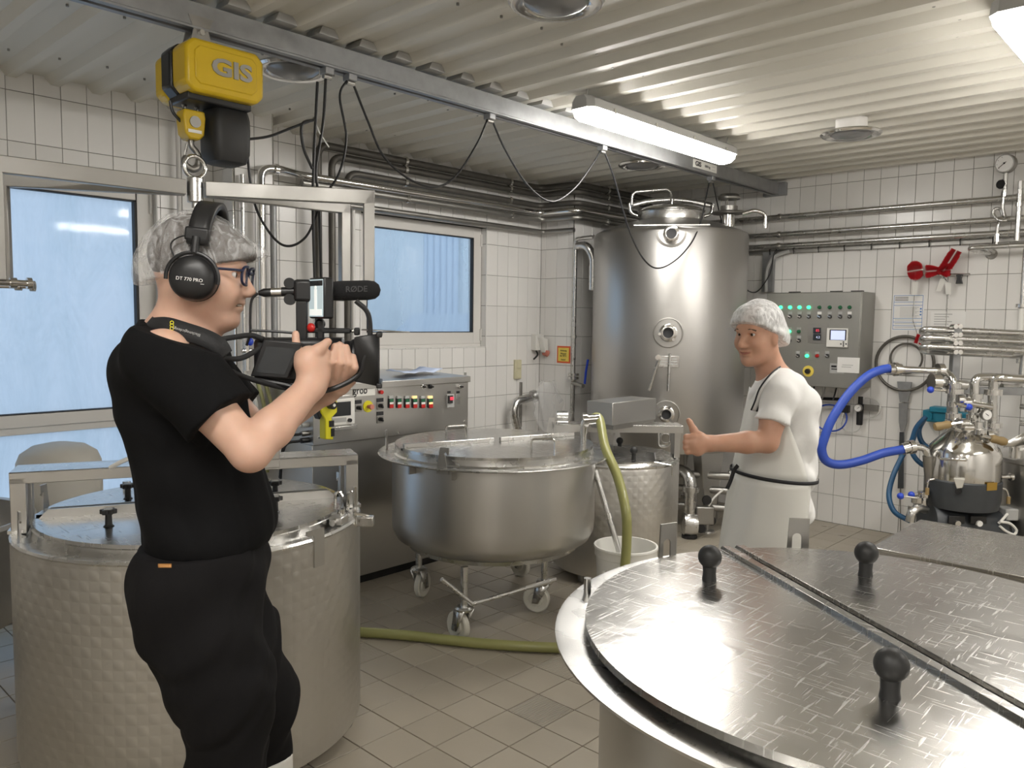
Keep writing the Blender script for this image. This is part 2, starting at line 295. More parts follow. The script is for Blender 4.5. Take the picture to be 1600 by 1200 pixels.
# ================================================================ structure
RP, CP, Z0 = 0.2565, 0.1295, 0.236           # wall tile row pitch, column pitch, first joint height
def split(rects, h):
    out = []
    for a, b, c, d in rects:
        ha, hb, hc, hd = h
        if hb <= a or ha >= b or hd <= c or hc >= d: out.append((a, b, c, d)); continue
        if ha > a: out.append((a, ha, c, d))
        if hb < b: out.append((hb, b, c, d))
        a2, b2 = max(a, ha), min(b, hb)
        if hc > c: out.append((a2, b2, c, hc))
        if hd < d: out.append((a2, b2, hd, d))
    return out
def tile_mesh(name, w, h, t, m, ch=0.0012):
    mb = MB(); x, y = w / 2, h / 2
    vs = [(-x, -y, 0), (x, -y, 0), (x, y, 0), (-x, y, 0), (-x, -y, t - ch), (x, -y, t - ch), (x, y, t - ch), (-x, y, t - ch), (-x + ch, -y + ch, t), (x - ch, -y + ch, t), (x - ch, y - ch, t), (-x + ch, y - ch, t)]
    fs = [(8, 9, 10, 11)] + [(i, (i + 1) % 4, 4 + (i + 1) % 4, 4 + i) for i in range(4)] + [(4 + i, 4 + (i + 1) % 4, 8 + (i + 1) % 4, 8 + i) for i in range(4)]
    me = bpy.data.meshes.new(name); me.from_pydata(vs, [], fs); me.update(); me.materials.append(M[m]); return me, vs, fs
def tiling(parent, o, u, w, ur, vr, pu, pv, au, av, m, t=0.006, gap=0.0032, holes=(), limit=290, name='tile', zmax=None):
    o, u, w = map(lambda a: np.asarray(a, float), (o, u, w)); n = np.cross(u, w); cells = []
    i0, i1 = math.floor((ur[0] - au) / pu), math.ceil((ur[1] - au) / pu); j0, j1 = math.floor((vr[0] - av) / pv), math.ceil((vr[1] - av) / pv)
    for i in range(i0, i1):
        for j in range(j0, j1):
            r = [(max(ur[0], au + i * pu), min(ur[1], au + (i + 1) * pu), max(vr[0], av + j * pv), min(vr[1], av + (j + 1) * pv))]
            for h in holes: r = split(r, h)
            for a, b, c, d in r:
                if b - a < 0.012 or d - c < 0.012: continue
                P = [o + p * u + q * w for p, q in ((a, c), (b, c), (b, d), (a, d))]; Q = [proj(p) for p in P]
                if all(q[2] > 0.2 for q in Q):
                    xs = [min(max(q[0], 0), 1600) for q in Q]; ys = [min(max(q[1], 0), 1200) for q in Q]; sz = (max(xs) - min(xs)) * (max(ys) - min(ys))
                else: sz = 0
                cells.append((sz, a, b, c, d))
    cells.sort(key=lambda k: -k[0]); cache = {}; R = Matrix(((u[0], w[0], n[0]), (u[1], w[1], n[1]), (u[2], w[2], n[2]))).to_4x4(); rest = MB(); o0 = np.array(ORG[parent.name])
    for k, (sz, a, b, c, d) in enumerate(cells):
        key = (round(b - a, 3), round(d - c, 3)); ctr = o + (a + b) / 2 * u + (c + d) / 2 * w
        if key not in cache: cache[key] = tile_mesh(name, key[0] - gap, key[1] - gap, t, m)
        me, vs, fs = cache[key]
        if k < limit and sz > 60:
            ob = bpy.data.objects.new(name, me); COL.objects.link(ob); ob.parent = parent; R2 = R.copy(); R2.translation = tuple(ctr - o0); ob.matrix_local = R2
        else: rest.add([ctr + p[0] * u + p[1] * w + p[2] * n for p in vs], fs)
    if rest.n:
        me = bpy.data.meshes.new(name + 's_far'); me.from_pydata([tuple(np.array(p) - o0) for p in rest.v], [], rest.f); me.update(); me.materials.append(M[m])
        ob = bpy.data.objects.new('distant_' + name + 's', me); COL.objects.link(ob); ob.parent = parent; ob['kind'] = 'stuff'
TT = 0.006
X1, Y0 = 2.3, -1.9                              # wall_right plane, wall_front plane (behind the camera)
# floor
fl = struct(MB().bx((LX - 0.3, Y0 - 0.1, -0.1), (X1 + 0.1, BY + 0.3, -TT)).build('floor', 'fgrout'), 'beige square tiled dairy floor')
tiling(fl, (0, 0, -TT), (1, 0, 0), (0, 1, 0), (LX, X1), (Y0, BY), 0.2035, 0.2035, -2.222, 2.166, 'ftile', name='floor_tile', gap=0.005)
# left wall, with window and door openings; local u along +Y, w up, normal +X needs u x w = +X : Y x Z = X
WIN = (3.47, 4.745, 1.425, 2.42); DOOR = (0.45, 2.01, 0.0, 2.40)
wl = MB()
for a, b, c, d in split(split([(Y0 - 0.1, 5.44, -0.1, 3.0)], WIN), (DOOR[0], DOOR[1], -0.05, DOOR[3])): wl.bx((LX - 0.14, a, c), (LX - TT, b, d))
wl = struct(wl.build('wall_left', 'grout', smooth=False), 'white tiled wall with a window and a glazed door')
PIL = (2.358, 2.622)
tiling(wl, (LX - TT, 0, 0), (0, 1, 0), (0, 0, 1), (Y0, 5.44), (0, 2.93), CP, RP, 4.75, Z0, 'tile', holes=[WIN, DOOR, (PIL[0], PIL[1], -1, 4)])
# pier between door and window
PX = LX + 0.25
pr = struct(MB().bx((LX - 0.02, PIL[0] + TT, -0.05), (PX - TT, PIL[1] - TT, 2.93)).build('wall_pier', 'grout', smooth=False), 'white tiled wall pier between the glazed door and the window')
tiling(pr, (PX - TT, 0, 0), (0, 1, 0), (0, 0, 1), PIL, (0, 2.90), CP, RP, PIL[0] + 0.01, Z0, 'tile')
tiling(pr, (0, PIL[0] + TT, 0), (1, 0, 0), (0, 0, 1), (LX, PX), (0, 2.90), CP, RP, PX, Z0, 'tile')
for y in (PIL[0], PIL[1]): MB().cyl((PX - 0.002, y, 0), (PX - 0.002, y, 2.9), 0.006, seg=8).build('corner_trim', 'chrome', pr)
# chimney breast in the back-left corner: face toward the camera at Y = 5.44
CBX = -4.375
cb = struct(MB().bx((LX - 0.14, 5.44 + TT, -0.05), (CBX - TT, BY + 0.1, 2.95)).build('wall_corner', 'grout', smooth=False), 'white tiled corner projection left of the tall tank')
tiling(cb, (0, 5.44 + TT, 0), (1, 0, 0), (0, 0, 1), (LX, CBX), (0, 2.9), CP, RP, LX + 0.055, Z0, 'tile')
tiling(cb, (CBX - TT, 0, 0), (0, 1, 0), (0, 0, 1), (5.44, BY), (0, 2.9), CP, RP, 5.44, Z0, 'tile')
MB().cyl((CBX - 0.002, 5.442, 0), (CBX - 0.002, 5.442, 2.9), 0.005, seg=8).build('corner_trim', 'chrome', cb)
# back wall: u along +X, w up, normal = X x Z = -Y
wb = struct(MB().bx((LX - 0.14, BY + TT, -0.1), (X1 + 0.1, BY + 0.15, 3.0)).build('wall_back', 'grout', smooth=False), 'white tiled wall behind the tall tank and the separator')
tiling(wb, (0, BY + TT, 0), (1, 0, 0), (0, 0, 1), (CBX, X1), (0, 2.95), CP, RP, -2.10, Z0, 'tile')
# walls behind the camera
wr = struct(MB().bx((X1 + TT, Y0 - 0.1, -0.1), (X1 + 0.15, BY + 0.15, 3.0)).build('wall_right', 'grout', smooth=False), 'white tiled wall outside the picture')
tiling(wr, (X1 + TT, 0, 0), (0, -1, 0), (0, 0, 1), (-BY, -Y0), (0, 2.95), CP, RP, 0, Z0, 'tile')
wf = struct(MB().bx((LX - 0.14, Y0 - 0.15, -0.1), (X1 + 0.15, Y0 - TT, 3.0)).build('wall_front', 'grout', smooth=False), 'white tiled wall behind the viewpoint')
tiling(wf, (0, Y0 - TT, 0), (-1, 0, 0), (0, 0, 1), (-X1, -LX), (0, 2.95), CP, RP, 0, Z0, 'tile')
# corrugated sheet ceiling, ribs along X
ys = []; y = 1.304 - 0.207 * 20 - 0.045
while y < BY + 0.2:
    ys += [(y, 0), (y + 0.045, 0), (y + 0.078, 0.036), (y + 0.174, 0.036)]; y += 0.207
g = [[(x, yy, CZ + z) for yy, z in ys] for x in (LX - 0.1, X1 + 0.1)]
ce = struct(MB().sheet(g).build('ceiling', 'ceil', smooth=False, solid=0.0), 'cream corrugated sheet ceiling with ribs running to the back wall')
sc = MB()
for k in range(4, 26):
    yy = 1.304 - 0.207 * 20 - 0.045 + 0.207 * k + 0.126 + 0.207 * 14
    for xx in (-4.35, -3.55, -2.35, -1.0, 0.4): sc.cyl((xx + 0.02 * ((k * 7) % 5 - 2), yy, CZ + 0.026), (xx + 0.02 * ((k * 7) % 5 - 2), yy, CZ + 0.04), 0.006, seg=6)
sc.build('sheet_screws', 'steel_dark', ce, kind='stuff')
MB().bx((LX - 0.2, Y0 - 0.2, 2.96), (X1 + 0.2, BY + 0.2, 3.02)).build('roof_deck', 'galv', ce)
# ---- window above the console
a, b, c, d = WIN; xr = LX - 0.11
w1 = MB(); fx = (LX - 0.115, LX - 0.055)
fw = 0.085
for p, q in (((fx[0], a, c + 0.03), (fx[1], a + fw, d)), ((fx[0], b - fw - 0.01, c + 0.03), (fx[1], b - 0.005, d)), ((fx[0], a + fw, d - fw), (fx[1], b - fw - 0.01, d)), ((fx[0], a + fw, c + 0.03), (fx[1], b - fw - 0.01, c + 0.03 + fw + 0.01))): w1.bx(np.array(p), np.array(q))
w1 = struct(w1.build('window_1', 'white_pvc', bev=0.004), 'white framed window with a blue-grey view of the yard above the console')
MB().bx((xr + 0.018, a + fw - 0.01, c + 0.11), (xr + 0.024, b - fw, d - fw + 0.01)).build('pane', 'pane', w1)
gk = MB(); gi = (a + fw, b - fw - 0.01, c + 0.125, d - fw)
for p, q in (((gi[0], gi[2]), (gi[0] + 0.008, gi[3])), ((gi[1] - 0.012, gi[2]), (gi[1], gi[3])), ((gi[0], gi[3] - 0.008), (gi[1], gi[3])), ((gi[0], gi[2]), (gi[1], gi[2] + 0.006))): gk.bx((xr + 0.024, p[0], p[1]), (fx[1] + 0.001, q[0], q[1]))
gk.build('window_gasket', 'gasket', w1)
for z in (1.53, 2.32): MB().cyl((fx[1] + 0.006, b - 0.012, z - 0.05), (fx[1] + 0.006, b - 0.012, z + 0.05), 0.008, seg=10).build('hinge', 'white_pvc', w1)
rv = MB(); rv.bx((LX - 0.12, a - 0.02, c - 0.02), (LX - TT, b + 0.02, c - 0.001)); rv.bx((LX - 0.12, b, c), (LX - TT - 0.001, b + 0.02, d)); rv.bx((LX - 0.12, a - 0.02, c), (LX - TT - 0.001, a, d)); rv.bx((LX - 0.12, a, d), (LX - TT - 0.001, b, d + 0.02))
rv.build('reveal', 'grout', w1)
MB().bx((LX - 0.115, a, c), (LX - 0.06, b, c + 0.03)).build('window_board', 'white_pvc', w1, bev=0.003)
yy = a + 0.02
while yy < b - 0.02: MB().bx((LX - 0.06, yy, c), (LX, min(yy + 0.1255, b - 0.001), c + 0.006)).build('sill_tile', 'tile', w1); yy += 0.1295
zz = c
for k in range(5):
    z1 = min(Z0 + RP * (5 + k) if k else Z0 + RP * 5, d); z0 = c if k == 0 else Z0 + RP * (4 + k)
    if z1 - z0 > 0.02: MB().bx((LX - 0.055, b - 0.004, max(z0, c) + 0.002), (LX - 0.006, b, z1 - 0.002)).build('reveal_tile', 'tile', w1)
for y in (b,): MB().cyl((LX, y, c), (LX, y, d), 0.005, seg=8).build('corner_trim', 'white_pvc', w1)
# ---- glazed door at the far left
a, b, c, d = DOOR; fx = (LX - 0.11, LX - 0.045); dr = MB(); fw = 0.10
dr.bx((fx[0], a, 0), (fx[1], a + fw, d)); dr.bx((fx[0], b - fw, 0), (fx[1], b, d)); dr.bx((fx[0], a + fw, d - fw + 0.02), (fx[1], b - fw, d)); dr.bx((fx[0], a + fw, 1.045), (fx[1], b - fw, 1.115)); dr.bx((fx[0], a + fw, 0.0), (fx[1], b - fw, 0.11))
dr = struct(dr.build('door_1', 'white_pvc', bev=0.004), 'white framed glazed door with misted panes behind the dimpled vat')
MB().bx((fx[0] + 0.02, a + fw - 0.01, 1.10), (fx[0] + 0.026, b - fw + 0.01, d - fw + 0.03)).build('pane', 'pane_wet', dr)
MB().bx((fx[0] + 0.02, a + fw - 0.01, 0.10), (fx[0] + 0.026, b - fw + 0.01, 1.05)).build('pane', 'pane_wet', dr)
MB().bx((fx[0] + 0.006, a + fw, 1.005), (fx[1] - 0.012, b - fw, 1.045)).build('lower_rail', 'white_pvc', dr, bev=0.003)
gk = MB()
for p, q in (((b - fw - 0.012, 1.115), (b - fw, d - fw + 0.02)), ((a + fw, d - fw + 0.012), (b - fw, d - fw + 0.02)), ((a + fw, 1.115), (b - fw, 1.121))): gk.bx((fx[0] + 0.026, *p), (fx[1] + 0.001, *q))
gk.build('door_gasket', 'gasket', dr)
MB().cyl((fx[1] + 0.006, b - 0.02, 2.25), (fx[1] + 0.006, b - 0.02, 2.37), 0.008, seg=10).build('hinge', 'white_pvc', dr)
rv = MB(); rv.bx((LX - 0.12, b, 0), (LX - TT - 0.001, b + 0.02, d)); rv.bx((LX - 0.12, a, d), (LX - TT - 0.001, b, d + 0.02)); rv.build('reveal', 'grout', dr)
MB().bx((LX - 0.045, b - 0.003, 0), (LX - 0.002, b, d)).build('reveal_lining', 'white_pvc', dr)
# ---- the yard outside
M['snow'] = mat('wet_pale_gravel', (0.80, 0.83, 0.86), 0.8, bump=0.2, bscale=8, cvar=0.08)
M['yard_wall'] = mat('pale_render', (0.86, 0.88, 0.86), 0.9, cvar=0.06)
M['yard_clad'] = mat('pale_blue_cladding', (0.72, 0.80, 0.90), 0.6, cvar=0.06)
M['car'] = mat('silver_car_paint', (0.55, 0.62, 0.72), 0.3, 0.2); M['car_glass'] = mat('car_glass', (0.16, 0.23, 0.34), 0.1)
struct(MB().bx((-30, -20, -0.2), (LX - 0.16, 30, -0.03)).build('floor_yard', 'snow'), 'pale gravel yard outside the windows')
bd = thing('neighbour_building', (-9.2, 7.0, -0.03), 'pale rendered building with ribbed blue-grey cladding seen through the window', 'building')
MB().bx((-10.2, 2.0, -0.03), (-9.2, 7.85, 6)).build('rendered_wall', 'yard_wall', bd)
MB().bx((-10.2, 8.62, -0.03), (-9.15, 12, 6)).build('corner_post', 'yard_wall', bd)
for k in range(11): MB().box((-9.25 + 0.03 * (k % 2), 7.91 + k * 0.065, 2.9), (0.06, 0.058, 5.86)).build('cladding_board', 'yard_clad', bd)
cr = thing('parked_car', (-7.6, 7.85, -0.03), 'silver car parked in the yard, cut off by the window frame', 'car')
poly = [(-2.0, 0.3), (2.0, 0.3), (2.05, 0.75), (1.95, 1.05), (1.3, 1.12), (0.75, 1.72), (-1.0, 1.76), (-1.75, 1.2), (-2.05, 1.0)]
MB().prism(poly, (-8.3, 7.85, -0.03), (0, 1, 0), (0, 0, 1), 0.0, 1.6).build('body', 'car', cr, bev=0.08)
MB().prism([(-1.5, 1.2), (-0.95, 1.62), (0.68, 1.6), (1.1, 1.2)], (-6.7, 7.85, -0.03), (0, 1, 0), (0, 0, 1), -0.02, 0.01).build('side_glass', 'car_glass', cr)
for yy in (6.55, 9.15): MB().lathe([(0, 0), (0.3, 0), (0.33, 0.04), (0.33, 0.2), (0, 0.2)], (-6.9, yy, 0.30), (1, 0, 0), 20).build('wheel', 'rubber', cr)
# ================================================================ lamps
def tube_lamp(p0, p1, label):
    p0, p1 = V(*p0), V(*p1); d = (p1 - p0); L = np.linalg.norm(d); d /= L; s = np.cross(d, (0, 0, 1)); c = (p0 + p1) / 2
    t = thing('fluorescent_lamp', (c[0], c[1], p0[2]), label, 'ceiling lamp', 'tubular ceiling lamps'); zt = p0[2]
    prof = [(-0.085, 0), (-0.08, 0.045), (-0.05, 0.065), (0.05, 0.065), (0.08, 0.045), (0.085, 0)]
    n = 8; rows = []
    def ring(off, sc, dz=0): return [c + off * d + a * sc * s + V(0, 0, zt - c[2] + b * 1.0 + dz) for a, b in prof]
    hb = MB(); rr = [ring(-L / 2, 0.55, 0), ring(-L / 2 + 0.03, 0.95), ring(-L / 2 + 0.06, 1), ring(L / 2 - 0.06, 1), ring(L / 2 - 0.03, 0.95), ring(L / 2, 0.55, 0)]
    hb.sheet(rr); hb.add(rr[0], [tuple(range(6))]); hb.add(rr[-1], [tuple(range(5, -1, -1))]); hb.build('housing', 'grey_lamp', t)
    prof = [(-0.082, 0), (-0.075, -0.03), (-0.045, -0.052), (0, -0.058), (0.045, -0.052), (0.075, -0.03), (0.082, 0)]
    df = MB(); rr = [ring(-L / 2 + 0.05, 0.98), ring(L / 2 - 0.05, 0.98)]; df.sheet(rr); df.build('diffuser', 'lamp_on', t)
    for q, e in ((-1, ring(-L / 2 + 0.05, 0.98)), (1, ring(L / 2 - 0.05, 0.98))):
        tip = [c + (q * L / 2) * d + a * 0.6 * s + V(0, 0, zt - c[2] + b * 0.35) for a, b in prof]; ec = MB(); ec.sheet([e, tip]); ec.add(tip, [tuple(range(7))]); ec.build('end_cap', 'lamp_end', t)
    for k in (-0.38, -0.13, 0.13, 0.38):
        for q in (-1, 1): MB().box(c + k * L * d + q * 0.087 * s + V(0, 0, zt - c[2] + 0.004), (0.014, 0.012, 0.03), rotz(math.atan2(d[1], d[0]))).build('clip', 'chrome', t)
    for k in (-0.47, 0.47): a = c + k * L * d; MB().tube([V(a[0], a[1], zt + 0.06), V(a[0] + 0.02, a[1], CZ + 0.04)], 0.004, 6).build('hanger', 'steel_dark', t)
    return t
M['grey_lamp'] = mat('grey_lamp_housing', (0.42, 0.42, 0.41), 0.45)
M['lamp_on'] = mat('lit_lamp_diffuser', (0.9, 0.9, 0.88), 0.4, emit=(1.0, 0.965, 0.91), estr=LAMP_POWER)
M['lamp_end'] = mat('clear_lamp_end', (0.75, 0.76, 0.78), 0.25, emit=(1.0, 0.96, 0.9), estr=LAMP_POWER * 0.12)
tube_lamp((-2.68, 3.36, 2.775), (-2.68, 4.98, 2.775), 'long lit tubular ceiling lamp beside the crane beam')
tube_lamp((-0.70, 3.32, 2.775), (-0.70, 4.90, 2.775), 'lit tubular ceiling lamp cut off at the top right corner')
tube_lamp((1.2, 3.32, 2.775), (1.2, 4.90, 2.775), 'added unseen tubular lamp beyond the right edge, brightening the back wall')  # added out of view to brighten the lower back wall
tube_lamp((1.2, -0.95, 2.775), (1.2, 0.65, 2.775), 'added unseen tubular lamp behind and right of the viewpoint, evening out the light')  # extra unseen lamp, added for more even light and weaker highlights on steel
tube_lamp((-0.70, -0.95, 2.775), (-0.70, 0.65, 2.775), 'lit tubular ceiling lamp behind the viewpoint')
M['disc_glass'] = mat('dull_lens_glass', (0.25, 0.25, 0.25), 0.12, 0.3)
for i, (x, y, lb) in enumerate(((-1.85, 4.93, 'unlit round ceiling light in front of the back wall, right of the beam'), (-3.34, 4.93, 'unlit round ceiling light half hidden by the crane beam above the tank'), (-3.33, 2.05, 'unlit round ceiling light behind the beam, over the hanging cables'), (-1.91, 2.25, 'unlit round ceiling light cut off by the top edge'))):
    t = thing('round_ceiling_light', (x, y, 2.87), lb, 'ceiling lamp', 'round ceiling lights')
    MB().lathe([(0, 0.03), (0.09, 0.03), (0.09, -0.03), (0.0, -0.03)], (x, y, 2.85), seg=32).build('mount', 'white_pvc', t)
    MB().lathe([(0.09, 0.0), (0.165, -0.012), (0.175, -0.022), (0.165, -0.032), (0.125, -0.03), (0.115, -0.022)], (x, y, 2.815), seg=40).build('rim', 'chrome', t)
    MB().lathe([(0.118, -0.024), (0.09, -0.044), (0.05, -0.055), (0.0, -0.058)], (x, y, 2.815), seg=32).build('glass', 'disc_glass', t)
# ================================================================ crane beam, hoist, yoke, cables
BX = -3.075                                    # beam axis
bt = thing('crane_beam', (BX, 3.0, 2.855), 'galvanised crane rail hung along the ceiling, parallel to the window wall', 'beam')
pf = [(-0.04, 0), (-0.012, 0), (-0.012, 0.012), (-0.03, 0.012), (-0.03, 0.09), (0.03, 0.09), (0.03, 0.012), (0.012, 0.012), (0.012, 0), (0.04, 0), (0.04, 0.008), (0.035, 0.012), (0.035, 0.098), (-0.035, 0.098), (-0.035, 0.012), (-0.04, 0.008)]
MB().prism(pf, (BX, 0, 2.752), (1, 0, 0), (0, 0, 1), 1.6, -6.55).build('rail', 'galv', bt, smooth=False)
for k in range(19):
    yy = 1.304 - 0.0225 + 0.207 * k + 0.126
    MB().prism([(-0.05, 0), (0.05, 0), (0.034, 0.034), (-0.034, 0.034)], (BX, yy, 2.867), (0, 1, 0), (0, 0, 1), -0.05, 0.07).build('clamp_plate', 'grey_lamp', bt)
MB().box((BX - 0.01, 6.57, 2.80), (0.20, 0.05, 0.11)).build('wall_bracket', 'galv', bt, bev=0.004)
sg = MB().bx((BX + 0.036, 5.13, 2.775), (BX + 0.038, 5.47, 2.832)).build('load_sign', 'white_pl', bt)
text('lettering', 'GIS', 0.046, (BX + 0.0385, 5.20, 2.803), (0, 1, 0), (0, 0, 1), 'ink', sg, bold=0.0015, sx=1.25)
text('lettering', '1000 kg', 0.026, (BX + 0.0385, 5.33, 2.803), (0, 1, 0), (0, 0, 1), 'ink', sg)
for dz in (0.012, -0.012): MB().bx((BX + 0.038, 5.40, 2.80 + dz), (BX + 0.0386, 5.445, 2.803 + dz)).build('print_line', 'grey_ink', sg)
# ---- chain hoist
HY = 1.44
ho = thing('chain_hoist', (BX, 1.5, 2.75), 'yellow and black electric chain hoist hanging from the crane rail', 'hoist')
def rbox(c, s, ch, ax=0):                      # box with chamfered corners seen along axis ax
    mb = MB(); a, b = s[(ax + 1) % 3] / 2, s[(ax + 2) % 3] / 2; E = np.eye(3)
    pl = [(-a + ch, -b), (a - ch, -b), (a, -b + ch), (a, b - ch), (a - ch, b), (-a + ch, b), (-a, b - ch), (-a, -b + ch)]
    return mb.prism(pl, c, E[(ax + 1) % 3], E[(ax + 2) % 3], -s[ax] / 2, s[ax] / 2)
rbox((-2.99, 1.515, 2.585), (0.12, 0.315, 0.195), 0.03).build('front_cover', 'yellow', ho, bev=0.012)
rbox((-2.932, 1.515, 2.587), (0.012, 0.25, 0.14), 0.02).build('cover_panel', 'yellow', ho, bev=0.004)
rbox((-3.09, 1.51, 2.585), (0.08, 0.32, 0.20), 0.035).build('gear_case', 'black', ho, bev=0.008)
rbox((-3.17, 1.515, 2.575), (0.08, 0.31, 0.19), 0.03).build('rear_cover', 'yellow', ho, bev=0.012)
MB().bx((-3.13, 1.38, 2.465), (-2.97, 1.64, 2.495)).build('chain_guide', 'black', ho, bev=0.006)
text('lettering', 'GIS', 0.085, (-2.9255, 1.535, 2.59), (0, 1, 0), (0, 0, 1), 'steel_dark', ho, ext=0.004, bold=0.003, sx=1.35)
tr = MB()
for s in (-1, 1): tr.prism([(-0.05, 0), (0.05, 0), (0.03, 0.08), (0.05, 0.13), (-0.05, 0.13), (-0.03, 0.08)], (BX, 1.47, 2.67), (0, 1, 0), (0, 0, 1), s * 0.03, s * 0.038)
tr.build('suspension_plate', 'steel_dark', ho)
for z in (2.70, 2.74): MB().cyl((BX - 0.045, 1.47, z), (BX + 0.05, 1.47, z), 0.011, seg=12).build('bolt', 'steel', ho)
MB().cyl((BX - 0.025, 1.47, 2.775), (BX + 0.025, 1.47, 2.775), 0.018, seg=16).build('trolley_roller', 'steel_dark', ho)
for yy in (1.415, 1.465):
    ch = MB()
    for k in range(4): ch.tube([V(BX, yy, 2.44 + 0.014 * k) + 0.009 * (V(math.cos(a) * (k % 2), math.cos(a) * ((k + 1) % 2), 0)) + V(0, 0, 0.012 * math.sin(a)) for a in np.linspace(0, 2 * math.pi, 9)[:-1]], 0.003, 5, closed=True)
    ch.build('chain', 'steel_dark', ho)
hb = MB().prism([(-0.045, 0.085), (-0.04, 0.11), (0.04, 0.11), (0.045, 0.085), (0.038, 0.02), (0.02, 0), (-0.02, 0), (-0.038, 0.02)], (BX, HY, 2.335), (0, 1, 0), (0, 0, 1), -0.035, 0.035).build('hook_block', 'yellow', ho, bev=0.006)
MB().cyl((BX - 0.04, HY, 2.40), (BX + 0.04, HY, 2.40), 0.022, seg=18).build('sheave_hub', 'steel_dark', hb)
MB().bx((BX + 0.036, HY - 0.028, 2.358), (BX + 0.038, HY + 0.025, 2.37)).build('type_label', 'white_pl', hb)
hk = [V(BX, HY, 2.345), V(BX, HY, 2.315), V(BX, HY + 0.018, 2.295), V(BX, HY + 0.03, 2.268), V(BX, HY + 0.024, 2.238), V(BX, HY, 2.225), V(BX, HY - 0.024, 2.238), V(BX, HY - 0.03, 2.258), V(BX, HY - 0.024, 2.275)]
MB().tube(spline(hk, 5), list(np.interp(np.linspace(0, 1, 41), [0, 0.2, 0.55, 0.8, 1], [0.011, 0.012, 0.015, 0.012, 0.006])), 10).build('hook', 'steel_dark', ho)
MB().tube([V(BX, HY - 0.018, 2.318), V(BX, HY - 0.027, 2.275)], 0.005, 6).build('safety_latch', 'steel', ho)
bag = MB(); bc = V(BX + 0.01, 1.575, 0); rows = []
for z, a, b in ((2.49, 0.05, 0.055), (2.46, 0.075, 0.075), (2.40, 0.085, 0.082), (2.30, 0.082, 0.08), (2.265, 0.07, 0.068), (2.258, 0.05, 0.05)):
    rows.append([bc + V(a * math.copysign(abs(math.cos(t)) ** 0.5, math.cos(t)), b * math.copysign(abs(math.sin(t)) ** 0.5, math.sin(t)), z) for t in np.linspace(0, 2 * math.pi, 33)])
bag.sheet(rows); bag.add(rows[-1][:-1], [tuple(range(32))]); bag.build('chain_bag', 'rubber', ho)
MB().tube(spline([V(BX, 1.36, 2.47), V(BX, 1.37, 2.43), V(BX, 1.40, 2.40)], 6), 0.006, 8).build('cable_tail', 'cable', ho)
# ---- four-legged lifting yoke
zt = 2.178; R_ = 0.69
yk = thing('lifting_yoke', (BX + 0.025, HY, zt), 'stainless four-legged lifting yoke hanging from the hoist hook', 'lifting yoke'); C0 = V(BX + 0.025, HY, 0)
angs = [math.radians(a) for a in (57.7, 86.8)]
for i, a in enumerate(angs):
    for s in (1, -1):
        d = V(math.cos(a), math.sin(a), 0) * s; q = V(-d[1], d[0], 0); B = np.stack([d, q, V(0, 0, 1)], 1)
        MB().box(C0 + d * (R_ / 2 + 0.02) + V(0, 0, zt - 0.03), (R_ - 0.04, 0.035, 0.058), B).build('arm', 'yoke', yk, bev=0.003)
        lg = MB().prism([(R_ - 0.045, zt - 0.06), (R_ - 0.01, zt - 0.001), (R_, zt - 0.002), (R_, 1.765), (R_ - 0.045, 1.765)], C0, d, (0, 0, 1), -0.0175, 0.0175).build('leg', 'yoke', yk, bev=0.003)
        p = C0 + d * R_ + V(0, 0, 1.757)
        pn = MB(); pn.cyl(p - d * 0.12, p, 0.011, seg=14); pn.cyl(p - d * 0.12, p - d * 0.105, 0.02, seg=16); pn.cyl(p - d * 0.075, p - d * 0.055, 0.018, seg=16); pn.build('pin', 'chrome', yk)
MB().cyl(C0 + V(0, 0, zt - 0.085), C0 + V(0, 0, zt + 0.012), 0.030, seg=24).build('hub', 'steel', yk, bev=0.004)
MB().cyl(C0 + V(0, 0, zt - 0.105), C0 + V(0, 0, zt - 0.085), 0.014, seg=14).build('nut', 'steel', yk)
MB().tube([C0 + V(0.0, 0.042 * math.cos(t), zt + 0.052 + 0.042 * math.sin(t)) for t in np.linspace(0, 2 * math.pi, 33)[:-1]], 0.0085, 10, closed=True).build('lifting_eye', 'chrome', yk)
# ---- festoon cable
def cab(name, pts, r, X, label, cat='cable', m='cable', n=12, group=None):
    P = [at(p[0], p[1], 0, X if len(p) < 3 else p[2]) for p in pts]; c = P[0]; o = MB().tube(spline(P, n), r, 8).build(name, m); return tag(o, label, cat, group)
FXX = BX
fc = thing('festoon_cable', at(545, 130, 0, FXX), 'black cable looping in festoons under the crane rail towards the back wall', 'cable')
segs = [[(372, 158), (388, 190), (388, 255), (402, 330), (440, 382), (478, 370), (505, 310), (530, 270), (541, 215), (531, 150), (545, 122)],
        [(549, 124), (575, 190), (600, 245), (640, 280), (680, 292), (712, 275), (745, 225), (762, 186)],
        [(768, 186), (790, 235), (825, 290), (862, 315), (897, 295), (925, 258), (938, 236)],
        [(944, 236), (960, 280), (985, 365), (1010, 410), (1035, 418), (1068, 395), (1092, 355), (1108, 286)],
        [(1114, 286, BX), (1124, 330, BX), (1134, 390, BX + 0.05), (1150, 430, BX + 0.12)]]
for sg_ in segs[:4]: MB().tube(spline([at(p[0], p[1], 0, FXX) for p in sg_], 10), 0.0055, 8).build('cable_loop', 'cable', fc)
lastp = [at(1114, 286, 0, BX)] + [at(p[0], p[1], 1, yv) for p, yv in (((1126, 340), 6.15), ((1150, 430), 6.3), ((1178, 457), 6.4), ((1202, 430), 6.5), ((1210, 395), 6.53), ((1222, 385), 6.53))]
MB().tube(spline(lastp, 10), 0.0055, 8).build('cable_loop', 'cable', fc)
